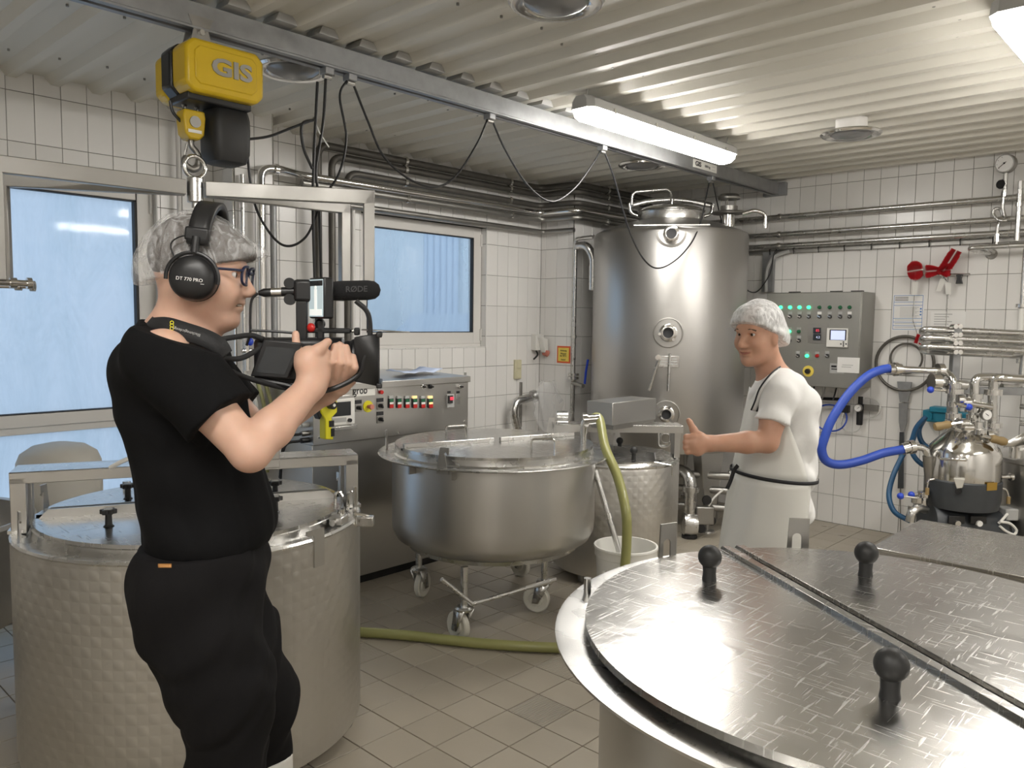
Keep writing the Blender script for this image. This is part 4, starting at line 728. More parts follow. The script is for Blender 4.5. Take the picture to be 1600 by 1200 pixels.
# outlet fitting with hose coupling
of = at(912, 690, 2, 0.96); MB().cyl(of, of + V(0, 0, 0.06), 0.018, seg=14).build('lid_spigot', 'chrome', mv)
MB().tube(bend([of + V(0, 0, 0.05), of + V(0, 0, 0.11), of + V(0.03, 0.02, 0.13)], 0.03), 0.022, 12).build('coupling', 'chrome', mv)
# ---------------------------------------------------------------- small dimpled vat with square gearbox
C2 = (-3.035, 4.26); cc = V(*C2, 0); c3 = (*C2, 0)
sv = thing('cheese_vat', c3, 'small dimpled stainless vat with a square gearbox cover in front of the tall tank', 'vat', 'cheese vats')
MB().lathe([(0, 0.06), (0.40, 0.06), (0.41, 0.09), (0.41, 0.74), (0.405, 0.755)], c3, seg=96).build('shell', 'dimple', sv, uvc=(*C2, 0.41))
MB().lathe([(0.41, 0.752), (0.412, 0.765), (0.40, 0.772), (0.375, 0.765), (0.365, 0.78), (0.35, 0.782)], c3, seg=80).build('rim', 'steel', sv)
sa = math.atan2(-0.30, 0.95) + 0.9
p0, p1 = at(965, 698, 2, 0.80), at(1048, 712, 2, 0.80); sa = math.atan2(p1[1] - p0[1], p1[0] - p0[0])
for s in (1, -1): halfdisc(C2, 0.365, 0.79, sa, s, lip=0.02, seg=40, off=0.01).build('lid_half', 'lid2', sv)
e = V(math.cos(sa), math.sin(sa), 0); MB().prism([(-0.33, 0), (0.33, 0), (0.32, 0.045), (-0.32, 0.045)], cc + V(0, 0, 0.79), e, (0, 0, 1), -0.005, 0.005).build('lid_fold', 'steel', sv)
for px, py in ((990, 718), (968, 702)): p = at(px, py, 2, 0.79); ballknob(p, sv, r=0.024)
gx, gy = -2.90, 4.06; g0 = at(957, 650, 0, gx); gy = g0[1]; yb = at(1025, 645, 0, gx)[1]; xb = at(917, 640, 1, gy)[0]; zt_ = at(957, 630, 0, gx)[2]; zb_ = at(957, 670, 0, gx)[2]
MB().bx((xb, gy, zb_ + 0.02), (gx, yb, zt_)).build('gearbox_cover', 'steel_panel', sv, bev=0.004)
MB().bx((xb + 0.02, gy + 0.02, zb_ - 0.01), (gx - 0.005, yb - 0.01, zb_ + 0.02)).build('gearbox_base', 'steel_dark', sv)
Bm = np.stack([RIGHT, AWAY, V(0, 0, 1)], 1)
MB().box(cc + V(0, 0, zb_ - 0.005), (0.84, 0.18, 0.012), Bm).build('bridge_plate', 'steel', sv, bev=0.002)
for s in (-1, 1):
    MB().box(cc + AWAY * s * 0.088 + V(0, 0, zb_ - 0.025), (0.84, 0.005, 0.045), Bm).build('bridge_side', 'steel_panel', sv)
    MB().box(cc + RIGHT * s * 0.39 + V(0, 0, (0.77 + zb_) / 2), (0.04, 0.12, zb_ - 0.77), Bm).build('bridge_post', 'steel_panel', sv, bev=0.003)
p = cc - RIGHT * 0.37 + V(0, 0, zb_ + 0.035); MB().cyl(p - RIGHT * 0.03, p + RIGHT * 0.05, 0.045, seg=24).build('bearing_housing', 'steel', sv, bev=0.004)
hookplate(cc - RIGHT * 0.44 - AWAY * 0.05 + V(0, 0, zb_ - 0.06), (-AWAY)[:2], sv, h=0.1); hookplate(cc + RIGHT * 0.05 + AWAY * 0.36 + V(0, 0, 0.78), (AWAY)[:2], sv, h=0.12, w=0.08)
p = at(1030, 722, 2, 0.80); MB().tube(bend([p - RIGHT * 0.03, p + RIGHT * 0.08 - V(0, 0, 0.02), p + RIGHT * 0.08 - V(0, 0, 0.09)], 0.01), 0.004, 6).build('drain_wire', 'chrome', sv)
for a in (0.5, 2.6, 4.7): MB().cyl(cc + V(0.33 * math.cos(a), 0.33 * math.sin(a), 0), cc + V(0.33 * math.cos(a), 0.33 * math.sin(a), 0.07), 0.03, seg=12).build('foot', 'steel_dark', sv)
# ---------------------------------------------------------------- tall silo tank
cc = V(*SILO, 0); c3 = tuple(cc); SR = 0.62
st = thing('storage_tank', c3, 'tall upright stainless tank with round ports and manhole in the back corner', 'tank')
M['silo'] = mat('satin_tank_shell', (0.47, 0.46, 0.445), 0.36, 1.0, bump=0.02, bscale=5, rvar=0.05, vscale=2.5, cvar=0.06, stretch=(1, 1, 0.1))
MB().lathe([(0, 0.55), (0.30, 0.60), (0.55, 0.645), (0.61, 0.655), (SR, 0.68), (SR, 1.5), (SR, 2.34), (0.61, 2.365), (0.56, 2.39)], c3, seg=120).build('shell', 'silo', st)
MB().lathe([(0.565, 2.388), (0.50, 2.41), (0.40, 2.445), (0.30, 2.47), (0.265, 2.478)], c3, seg=96).build('dome', 'silo', st)
mh = cc + V(0, 0, 0)
nk = MB().lathe([(0.262, 2.455), (0.255, 2.53), (0.262, 2.545), (0.24, 2.55)], mh, seg=64).build('manhole_neck', 'steel', st)
MB().lathe([(0.27, 2.548), (0.275, 2.556), (0.265, 2.566), (0.20, 2.59), (0.10, 2.603), (0, 2.607)], mh, seg=64).build('manhole_lid', 'chrome', st)
arm = [cc + RIGHT * x - AWAY * 0.02 + V(0, 0, z) for x, z in ((-0.33, 2.60), (-0.18, 2.635), (0, 2.65), (0.18, 2.635), (0.33, 2.605))]
ab = MB(); pa = spline(arm, 6); ab.sheet([[q + V(0, 0, s * 0.022) for q in pa] for s in (-1, 1)]); ab.build('clamp_bar', 'steel', st, solid=0.012)
MB().tube(bend([cc - RIGHT * 0.33 - AWAY * 0.05 + V(0, 0, 2.60), cc - RIGHT * 0.33 - AWAY * 0.06 + V(0, 0, 2.70), cc - RIGHT * 0.02 - AWAY * 0.05 + V(0, 0, 2.73), cc + V(0, 0, 2.64)], 0.05), 0.012, 10).build('lid_handle', 'steel', st)
for s in (-1, 1): MB().tube(bend([cc + RIGHT * s * 0.34 + V(0, 0, 2.62), cc + RIGHT * s * 0.33 + V(0, 0, 2.54), cc + RIGHT * s * 0.27 + V(0, 0, 2.52)], 0.04), 0.014, 10).build('clamp_hook', 'chrome', st)
MB().cyl(cc - AWAY * 0.03 + V(0, 0, 2.60), cc - AWAY * 0.03 + V(0, 0, 2.655), 0.016, seg=12).build('clamp_screw', 'chrome', st)
def on_silo(px, py, r=SR):
    d = ray(px, py); o = CAM[:2] - SILO; a = d[0] ** 2 + d[1] ** 2; b = 2 * (o @ d[:2]); c = o @ o - r * r; t = (-b - math.sqrt(b * b - 4 * a * c)) / (2 * a); P = CAM + d * t; n = V(P[0] - SILO[0], P[1] - SILO[1], 0) / r; return P, n
def port(px, py, r, parent, halo=True):
    P, n = on_silo(px, py); 
    MB().lathe([(r, -0.02), (r, 0.006), (r * .93, 0.008), (r * .88, -0.03), (r * .55, -0.04), (0, -0.04)], P, n, 36).build('port_well', 'steel_dark', parent)
    pr_ = MB().lathe([(r * .58, -0.03), (r * .58, 0.03), (r * .50, 0.035), (r * .34, 0.035)], P, n, 28).build('port_ring', 'chrome', parent)
    MB().lathe([(r * .34, 0.036), (r * .30, 0.02), (0, 0.015)], P, n, 24).build('port_bore', 'gasket', pr_)
    for k in range(3): a = 1.2 + k * 2.1; u, w, d = frame_of(n); MB().cyl(P + (u * math.cos(a) + w * math.sin(a)) * r * .55, P + (u * math.cos(a) + w * math.sin(a)) * r * .55 + n * 0.045, 0.012, seg=8).build('port_lug', 'chrome', pr_)
for px, py, r in ((1044, 520, 0.115), (1041, 647, 0.105)): port(px, py, r, st)
P, n = on_silo(1049, 366); pw = MB().lathe([(0.115, -0.01), (0.115, 0.008), (0.10, 0.01), (0.095, -0.02), (0, -0.025)], P + V(0, 0, 0.02), n, 32, math.pi, 2 * math.pi).build('port_well', 'steel_dark', st); 
MB().lathe([(0.06, -0.03), (0.06, 0.05), (0.045, 0.055), (0.038, 0.055)], P, n, 24).build('port_ring', 'chrome', st); MB().lathe([(0.038, 0.054), (0.0, 0.05)], P, n, 20).build('port_bore', 'gasket', st)
u, w, d = frame_of(n); MB().box(P + n * 0.03 + V(0, 0, 0.062), (0.55, 0.05, 0.008), np.stack([u, n, V(0, 0, 1)], 1)).build('drip_shelf', 'steel', st)
P, n = on_silo(1045, 565); u, w, d = frame_of(n); B_ = np.stack([u, n, V(0, 0, 1)], 1); sgn = 1 if u @ RIGHT > 0 else -1; u = u * sgn
pl_ = MB().box(P + n * 0.006, (0.15, 0.006, 0.085), B_).build('type_plate', 'steel', st, bev=0.002)
for k in range(3): MB().box(P + n * 0.0105 + V(0, 0, 0.022 - k * 0.02), (0.12, 0.002, 0.006), B_).build('plate_line', 'grey_ink', pl_)
MB().tube([P + n * 0.03 - u * 0.07 + V(0, 0, 0.02), P + n * 0.03 - u * 0.10 + V(0, 0, -0.06), P + n * 0.03 - u * 0.14 + V(0, 0, -0.22)], 0.011, 8).build('sample_lever', 'steel', st)
MB().tube([P + n * 0.03 + u * 0.005 + V(0, 0, 0.06), P + n * 0.03 + u * 0.0 + V(0, 0, -0.22)], 0.010, 8).build('sample_lever', 'steel', st)
MB().cyl(P + n * 0.0 - u * 0.08 + V(0, 0, 0.03), P + n * 0.04 - u * 0.08 + V(0, 0, 0.03), 0.022, seg=14).build('lever_hub', 'chrome', st)
P, n = on_silo(1040, 685); MB().lathe([(0.05, -0.01), (0.05, 0.01), (0.035, 0.012), (0.03, -0.01), (0, -0.01)], P, n, 24).build('gauge_well', 'steel', st)
P, n = on_silo(1036, 665, SR + 0.01); MB().tube(bend([P + u * 0.055, P + u * 0.055 - V(0, 0, 0.16), P - u * 0.03 - V(0, 0, 0.17), P - u * 0.035], 0.06), 0.008, 8).build('gauge_loop', 'steel', st)
for k in range(3):
    a = math.radians(-10 + 120 * k); d = V(math.cos(a), math.sin(a), 0); e_ = V(-d[1], d[0], 0); b_ = cc + d * 0.47
    lg = MB().prism([(-0.14, 0.66), (0.14, 0.66), (0.05, 0.09), (-0.05, 0.09)], cc + d * 0.50, e_, (0, 0, 1), -0.004, 0.004).build('leg', 'steel_panel', st)
    for s in (-1, 1): MB().prism([(0, 0.66), (0.12, 0.66), (0.045, 0.09), (0, 0.09)], cc + d * 0.50 + e_ * s * 0.09, -d, (0, 0, 1), -0.003, 0.003).build('leg_web', 'steel_dark', lg)
    MB().lathe([(0.018, 0.10), (0.018, 0.02), (0.06, 0.012), (0.065, 0.0), (0, 0)], b_, seg=24).build('levelling_foot', 'steel_dark', lg)
# vent cap on top, to the right
vb_ = at(1138, 348, 1, SILO[1] + 0.25); vt = MB().cyl(vb_ + V(0, 0, -0.08), vb_ + V(0, 0, 0.06), 0.05, seg=24).build('vent_neck', 'chrome', st)
MB().lathe([(0.0, 0.07), (0.13, 0.07), (0.135, 0.078), (0.13, 0.086), (0.07, 0.09), (0.07, 0.13), (0.0, 0.13)], vb_, seg=32).build('vent_flange', 'steel_dark', vt)
MB().lathe([(0.0, 0.20), (0.085, 0.185), (0.09, 0.20), (0.07, 0.225), (0, 0.235)], vb_, seg=32).build('vent_hood', 'steel_dark', vt)
for k in range(5): a = k * 1.256; MB().cyl(vb_ + V(0.06 * math.cos(a), 0.06 * math.sin(a), 0.13), vb_ + V(0.06 * math.cos(a), 0.06 * math.sin(a), 0.2), 0.004, seg=6).build('vent_rod', 'chrome', vt)
MB().tube(bend([vb_ + V(0.12, 0, 0.06), vb_ + V(0.2, 0.05, 0.09), vb_ + V(0.26, 0.12, 0.06), vb_ + V(0.26, 0.12, -0.05)], 0.04), 0.016, 10).build('vent_tube', 'chrome', vt)
# outlet pipework under the tank
op = thing('outlet_pump', at(1075, 835, 2, 0.0), 'steel elbow pipes and small pump under the tall tank', 'pump')
o_ = at(1077, 840, 2, 0.0)
MB().tube(bend([cc + V(0.05, -0.05, 0.50), cc + V(0.15, -0.2, 0.50), V(o_[0], o_[1], 0.50), V(o_[0], o_[1], 0.12)], 0.12), 0.045, 16).build('outlet_elbow', 'steel', op)
MB().cyl((o_[0], o_[1], 0.36), (o_[0], o_[1], 0.40), 0.062, seg=20).build('flange', 'steel', op)
MB().tube(bend([V(o_[0] - 0.2, o_[1] + 0.1, 0.46), V(o_[0] + 0.5, o_[1] + 0.5, 0.46)], 0.1), 0.03, 12).build('cross_pipe', 'steel_dark', op); MB().tube([V(o_[0] - 0.2, o_[1] + 0.14, 0.34), V(o_[0] + 0.6, o_[1] + 0.55, 0.34)], 0.028, 12).build('cross_pipe', 'steel_dark', op)
MB().tube([V(o_[0] - 0.2, o_[1] + 0.14, 0.20), V(o_[0] + 0.6, o_[1] + 0.55, 0.20)], 0.028, 12).build('cross_pipe', 'steel_dark', op)
MB().lathe([(0, -0.06), (0.085, -0.05), (0.095, 0), (0.085, 0.05), (0, 0.06)], (o_[0], o_[1], 0.11), RIGHT, 24).build('pump_casing', 'steel', op)
for k, (dx, z) in enumerate(((0.08, 0.08), (0.16, 0.14), (0.12, 0.30))): q = V(o_[0], o_[1], z) + RIGHT * dx - AWAY * 0.02; MB().lathe([(0, -0.015), (0.035, -0.012), (0.038, 0.0), (0.035, 0.012), (0, 0.015)], q, AWAY, 16).build('handwheel', 'black', op)
MB().box(V(o_[0], o_[1], 0.18) + RIGHT * 0.11, (0.14, 0.08, 0.14), Bm).build('valve_block', 'steel_dark', op, bev=0.01)
MB().lathe([(0, 0.0), (0.06, 0.0), (0.06, 0.02), (0.05, 0.03), (0, 0.03)], (o_[0], o_[1], 0.0), seg=16).build('pump_foot', 'black', op)
MB().tube(spline([V(o_[0], o_[1], 0.2) + RIGHT * 0.12, V(o_[0], o_[1], 0.3) + RIGHT * 0.17, V(o_[0], o_[1], 0.38) + RIGHT * 0.25], 6), 0.008, 8).build('cable', 'white_pl', op)
# round handrail pipes right of the leg
for k, z in enumerate((0.19, 0.31, 0.46)): tag(MB().tube([V(-3.0, 5.75, z), V(-2.86, 5.87, z)], 0.026, 12).build('drain_pipe', 'steel'), ('lowest', 'middle', 'upper')[k] + ' of three steel drain pipes behind the worker, low by the tank leg', 'pipe', 'drain pipes')
# ================================================================ console under the window
KX = -3.96; ky0, ky1 = 2.548, 3.79
ks = thing('control_console', (-4.3, 3.15, 0), 'long stainless control console with coloured buttons under the window', 'control panel')
MB().bx((-4.62, ky0, 0.055), (KX - 0.012, ky1, 0.91)).build('lower_body', 'steel_panel', ks, bev=0.003)
MB().bx((-4.62, ky0, 0.91), (KX, ky1, 1.225)).build('panel', 'steel_panel', ks, bev=0.003)
MB().prism([(-4.64, 1.225), (KX + 0.012, 1.225), (KX + 0.012, 1.265), (-4.64, 1.285)], (0, 0, 0), (1, 0, 0), (0, 0, 1), -(ky0 - 0.012), -(ky1 + 0.012)).build('top_cover', 'steel_panel', ks, bev=0.003)
MB().bx((-4.58, ky0 + 0.02, 0), (KX - 0.04, ky1 - 0.02, 0.055)).build('plinth', 'black', ks)
def kp(px, py, dx=0.0): return at(px, py, 0, KX + dx)
def kbox(x0, y0, x1, y1, t, name, m, parent, bev=0.002, dx=0.0):
    a, b = kp(x0, (y0 + y1) / 2, dx), kp(x1, (y0 + y1) / 2, dx); zc = kp((x0 + x1) / 2, y0, dx)[2], kp((x0 + x1) / 2, y1, dx)[2]
    return MB().bx((KX + dx, a[1], zc[0]), (KX + dx + t, b[1], zc[1])).build(name, m, parent, bev=bev)
hm = kbox(515.5, 623, 551.5, 663, 0.02, 'operator_screen', 'white_pl', ks, 0.004); kbox(519, 628, 548, 650, 0.002, 'display', 'screen_dk', hm, 0, 0.02); kbox(519, 653, 541, 660, 0.002, 'keypad', 'grey_pl', hm, 0, 0.02)
p = kp(545.5, 656.5, 0.02); MB().cyl(p, p + V(0.015, 0, 0), 0.012, seg=14).build('jog_dial', 'black', hm)
kbox(512, 665, 553, 671, 0.035, 'screen_shelf', 'steel', ks); kbox(514, 618, 552, 624, 0.01, 'screen_hood', 'steel', ks)
lp_ = kbox(552.5, 603, 585.5, 618.5, 0.004, 'name_plate', 'white_pl', ks, 0.001)
q = kp(563, 610.3, 0.0045); text('lettering', 'grob', 0.066, q, (0, 1, 0), (0, 0, 1), 'ink', lp_, bold=0.001, sx=0.85)
def estop(px, py, r, parent, ring='yellow_pend', cap='red'):
    p = kp(px, py); e = MB().lathe([(0, 0.006), (r, 0.006), (r, 0), (0, 0)], p, (1, 0, 0), 28).build('stop_disc', ring, parent); MB().lathe([(0, 0.05), (r * .42, 0.048), (r * .48, 0.035), (r * .30, 0.03), (r * .3, 0)], p, (1, 0, 0), 20).build('stop_button', cap, e)
M['salmon'] = mat('faded_red_plastic', (0.55, 0.20, 0.15), 0.45)
estop(574.5, 635, 0.036, ks, cap='salmon')
def rotary(px, py, parent, lab=True, m='steel_dark'):
    b = kbox(px - 5, py - 5, px + 5, py + 6, 0.006, 'switch_plate', m, parent, 0.001); p = kp(px, py, 0.006); MB().cyl(p, p + V(0.02, 0, 0), 0.013, seg=14).build('knob', 'black', b); MB().box(p + V(0.024, 0, 0), (0.01, 0.008, 0.026), rotx(0.6)).build('knob_bar', 'black', b)
    if lab: kbox(px - 5, py - 12, px + 5, py - 6, 0.005, 'switch_label', 'ink', parent, 0)
rotary(559.5, 637, ks); rotary(593.5, 634, ks); rotary(593.5, 655, ks)
kbox(590, 604, 597, 610, 0.006, 'lamp_label', 'grey_pl', ks, 0); p = kp(594, 612.5); MB().cyl(p, p + V(0.022, 0, 0), 0.013, seg=14).build('pilot_lamp', 'red', ks, bev=0.003)
for i, px in enumerate((610, 622.5, 635, 647, 659.5, 671.5)):
    hd = kbox(px - 4, 622, px + 4, 637, 0.008, 'double_button', 'black', ks, 0.002); kbox(px - 3.2, 618.5, px + 3.2, 622.5, 0.01, 'button_label', 'amber_on' if i in (3, 5) else 'grey_pl', ks, 0)
    kbox(px - 2.6, 623.5, px + 3.4, 628, 0.012, 'start_key', 'green_off', hd, 0.003); kbox(px - 2.4, 628.3, px + 3.4, 631.3, 0.011, 'middle_key', 'amber_on' if i == 5 else 'paper', hd, 0.001); kbox(px - 2.6, 631.6, px + 3.4, 637.5, 0.013, 'stop_key', 'red', hd, 0.003)
for px, m in ((659, 'chrome'), (671, 'black'), (717.5, 'chrome')):
    p = kp(px, 604); k_ = MB().cyl(p, p + V(0.018, 0, 0), 0.014, seg=16).build('selector', m, ks, bev=0.002); MB().cyl(p + V(0.018, 0, 0), p + V(0.035, 0.006, 0), 0.006, seg=8).build('selector_lever', 'black', k_)
bk = kbox(697, 616, 708, 636.5, 0.012, 'breaker_box', 'grey_pl', ks, 0.002); kbox(699.5, 618, 706.5, 630, 0.008, 'breaker_window', 'ink', bk, 0, 0.012); kbox(702, 620, 707, 625, 0.014, 'rocker', 'red_on', bk, 0.002, 0.012); kbox(699, 611, 704, 614.5, 0.002, 'breaker_label', 'ink', ks, 0); kbox(713, 611, 718, 614.5, 0.002, 'breaker_label', 'ink', ks, 0); kbox(713, 616, 718.5, 632, 0.003, 'cover_plate', 'steel', ks, 0.001)
for px, py in ((498, 684), (724, 595), (726, 658), (622, 676)): p = kp(px, py); MB().cyl(p, p + V(0.006, 0, 0), 0.006, seg=8).build('screw', 'chrome', ks)
# side face connectors and little roof lug
for z, m in ((1.03, 'grey_pl'), (0.98, 'steel_dark'), (0.94, 'black')): MB().cyl((KX - 0.05, ky0, z), (KX - 0.05, ky0 - 0.05, z), 0.016, seg=12).build('cable_gland', m, ks)
for i, z in enumerate((1.03, 0.98, 0.94)): MB().tube(spline([V(KX - 0.05, ky0 - 0.05, z), V(KX - 0.08, ky0 - 0.14, z - 0.03), V(KX - 0.1, ky0 - 0.16, z - 0.25)], 6), 0.008, 8).build('cable', ('white_pl', 'cable', 'cable')[i], ks)
MB().cyl((KX - 0.02, ky1 - 0.01, 1.27), (KX - 0.02, ky1 - 0.01, 1.29), 0.008, seg=10).build('roof_lug', 'chrome', ks)
MB().tube(spline([V(-4.2, ky1 + 0.012, 1.0), V(-4.15, ky1 + 0.03, 0.9), V(-4.12, ky1 + 0.05, 0.7)], 6), 0.006, 6).build('cable', 'cable', ks)
# folded blue paper on the console
pa = MB(); g = []
for i in range(9):
    g.append([V(-4.25 + 0.05 * j - 0.12 * (i / 8), 3.30 + 0.055 * i, 1.285 + 0.010 + 0.008 * math.sin(i * 1.1 + j) * (j in (0, 4)) + 0.012 * (abs(i - 4) > 2)) for j in range(5)])
pa.sheet(g); tag(pa.build('paper_sheet', 'blue_paper', solid=0.003), 'pale blue folded paper lying on top of the console', 'paper')
# ================================================================ things on the window wall and corner
p = at(836, 535, 0, LX); sk = thing('wall_socket', p, 'white industrial socket with red flap on the wall right of the window', 'socket')
MB().bx((LX, p[1] - 0.055, p[2] - 0.07), (LX + 0.06, p[1] + 0.055, p[2] + 0.075)).build('box', 'white_pl', sk, bev=0.006)
MB().prism([(-0.04, 0.05), (0.04, 0.03), (0.045, -0.09), (0.0, -0.09)], p + V(0.06, 0.01, 0), (0, 1, 0), (0, 0, 1), 0, 0.055).build('plug_hood', 'white_pl', sk, bev=0.006)
MB().cyl(p + V(0.09, 0.02, -0.085), p + V(0.105, 0.06, -0.10), 0.03, seg=16).build('flap', 'salmon', sk, bev=0.004)
MB().tube(spline([p + V(0.03, -0.02, -0.07), p + V(0.05, -0.02, -0.11), p + V(0.04, -0.06, -0.15)], 6), 0.008, 8).build('lead', 'cable', sk)
p = at(807, 577, 0, LX); sw = thing('light_switch', p, 'cream double light switch on the tiles below the socket', 'switch')
MB().bx((LX, p[1] - 0.04, p[2] - 0.085), (LX + 0.025, p[1] + 0.04, p[2] + 0.085)).build('frame', 'yellowed', sw, bev=0.004) if False else None
M['yellowed'] = mat('yellowed_plastic', (0.62, 0.58, 0.40), 0.4)
MB().bx((LX, p[1] - 0.04, p[2] - 0.085), (LX + 0.025, p[1] + 0.04, p[2] + 0.085)).build('frame', 'yellowed', sw, bev=0.004)
for dz in (-0.04, 0.04): MB().bx((LX + 0.025, p[1] - 0.03, p[2] + dz - 0.032), (LX + 0.031, p[1] + 0.03, p[2] + dz + 0.032)).build('rocker', 'yellowed', sw, bev=0.002)
p = at(881, 554, 1, 5.44); hw_ = 0.075
sn = tag(MB().bx((p[0] - hw_, 5.436, p[2] - 0.075), (p[0] + hw_, 5.44, p[2] + 0.075)).build('warning_sign', 'orange'), 'small yellow warning notice with orange border on the corner by the tank', 'sign')
MB().bx((p[0] - hw_ + 0.014, 5.434, p[2] - 0.06), (p[0] + hw_ - 0.014, 5.437, p[2] + 0.06)).build('sign_face', 'yellow_pr', sn)
for dz, tx in ((0.035, 'Achtung'), (0.008, 'Wasser'), (-0.012, 'bis 90°C'), (-0.045, 'heiss!')): text('lettering', tx, 0.022, (p[0], 5.4335, p[2] + dz), (1, 0, 0), (0, 0, 1), 'ink', sn)
# bent steel pipe and plastic bag hanging on the wall
hp = thing('bent_pipe', at(830, 620, 0, -4.66), 'thick bent steel pipe with flange hanging on the wall beside a clear plastic bag', 'pipe')
MB().tube(bend([at(832, 620, 0, -4.60), at(806, 627, 0, -4.62), at(802, 645, 0, -4.62), at(816, 700, 0, -4.62)], 0.10), 0.036, 16).build('tube', 'steel', hp)
q = at(832, 620, 0, -4.60); MB().cyl(q, q + V(0.01, 0.03, 0.01), 0.055, seg=20).build('flange', 'steel', hp); MB().bx((LX, q[1] - 0.01, q[2] - 0.28), (LX + 0.02, q[1] + 0.01, q[2] + 0.12)).build('wall_hook_rail', 'steel_dark', hp)
m = bpy.data.materials.new('clear_plastic_film'); m.use_nodes = True; N, L = m.node_tree.nodes, m.node_tree.links; b = N['Principled BSDF']; b.inputs['Base Color'].default_value = (0.9, 0.9, 0.9, 1); b.inputs['Roughness'].default_value = 0.12; b.inputs['Alpha'].default_value = 0.28; M['film'] = m
bg = MB(); qb = at(856, 640, 1, 5.32); rr = RNG.normal(size=(40, 3)); rows = []
for j in range(25):
    v = j / 24; row = []
    for i in range(33):
        a = 2 * math.pi * (i % 32) / 32; rad = (0.04 + 0.11 * math.sin(math.pi * min(1, v * 1.25 + 0.05)) ** 0.7) if v < 0.8 else 0.05 + 0.09 * (v - 0.8) / 0.2 * 0.4 + 0.02
        nn = sum(math.sin(rr[k, 0] * 3 * a // 1 * 0 + (k % 7 + 2) * a + rr[k, 1] * 6 + v * rr[k, 2] * 14) for k in range(10)) / 10
        row.append(V(qb[0], qb[1], 0) + V(0.55 * rad * math.cos(a), rad * math.sin(a), 0) * (1 + 0.55 * nn) + V(0.0, 0.05 * v - 0.02, qb[2] + 0.25 - 0.62 * v + 0.03 * nn))
    rows.append(row)
bg.sheet(rows); tag(bg.build('plastic_bag', 'film', ang=20), 'crumpled clear plastic bag hanging on the wall behind the vat on castors', 'bag')
# ================================================================ bucket, stick, hose
bc = at(978, 851, 2, 0.42); bk = thing('bucket', (bc[0], bc[1], 0), 'white plastic bucket between the vats, holding a steel tube', 'bucket')
MB().lathe([(0, 0.01), (0.135, 0.01), (0.14, 0.0), (0.145, 0.012), (0.165, 0.36), (0.172, 0.365), (0.172, 0.40), (0.178, 0.41), (0.176, 0.42), (0.166, 0.42), (0.160, 0.36), (0.135, 0.03), (0, 0.025)], (bc[0], bc[1], 0), seg=56).build('tub', 'white_pl', bk)
n_ = -AWAY * 0.8 - RIGHT * 0.55; n_ /= np.linalg.norm(n_); s_ = V(-n_[1], n_[0], 0)
for dd in (-0.035, 0.035): MB().box(V(bc[0], bc[1], 0.30) + n_ * 0.172 + s_ * dd, (0.012, 0.03, 0.02), np.stack([s_, n_, V(0, 0, 1)], 1)).build('grip_lug', 'white_pl', bk)
MB().tube([V(bc[0], bc[1], 0.30) + n_ * 0.186 - s_ * 0.045, V(bc[0], bc[1], 0.30) + n_ * 0.186 + s_ * 0.045], 0.008, 8).build('side_grip', 'white_pl', bk)
a_ = V(bc[0], bc[1], 0.05) + RIGHT * 0.04; ap = at(932, 738, 2, 0.89) ; tp = on_plane(930, 735, V(bc[0], bc[1], 0) + AWAY * 0.10, AWAY); ap2 = on_plane(966, 858, V(bc[0], bc[1], 0), AWAY); dd = ap2 - tp; bot = tp + dd * ((0.04 - tp[2]) / dd[2])
sp_ = thing('steel_tube', bot, 'slanted steel tube standing in the white bucket, leaning on the vat', 'tube'); MB().tube([bot, tp], 0.016, 12).build('shaft', 'steel', sp_)
mid = tp + dd * 0.55; MB().cyl(mid, mid + dd / np.linalg.norm(dd) * 0.03, 0.021, seg=14).build('collar', 'chrome', sp_)
h0 = of + V(0.03, 0.02, 0.13); bo = V(bc[0], bc[1], 0); fr = bo - AWAY * 0.215
pts = [h0, h0 + RIGHT * 0.05 + V(0, 0, 0.005), on_plane(946, 700, bo + AWAY * 0.05, AWAY), on_plane(965, 745, bo - AWAY * 0.10, AWAY), on_plane(978, 800, fr, AWAY), on_plane(979, 850, fr, AWAY), on_plane(975, 900, fr, AWAY), on_plane(968, 960, fr, AWAY), at(952, 1004, 2, 0.10), at(925, 1010, 2, 0.03), at(880, 1012, 2, 0.028), at(820, 1010, 2, 0.028), at(760, 1006, 2, 0.028), at(700, 1000, 2, 0.028), at(640, 993, 2, 0.028), at(572, 988, 2, 0.028), at(520, 985, 2, 0.028)]
hs = thing('milk_hose', (bc[0], bc[1], 0), 'olive green hose running from the castor vat down to the floor and across the tiles', 'hose'); MB().tube(spline(pts, 10), 0.026, 16).build('hose', 'olive_hose', hs)
hd_ = (pts[1] - pts[0]) / np.linalg.norm(pts[1] - pts[0]); MB().cyl(pts[0] - hd_ * 0.02, pts[0] + hd_ * 0.05, 0.030, seg=18).build('ferrule', 'chrome', hs); MB().cyl(pts[0] - hd_ * 0.04, pts[0] - hd_ * 0.015, 0.042, seg=18).build('union_nut', 'chrome', hs)
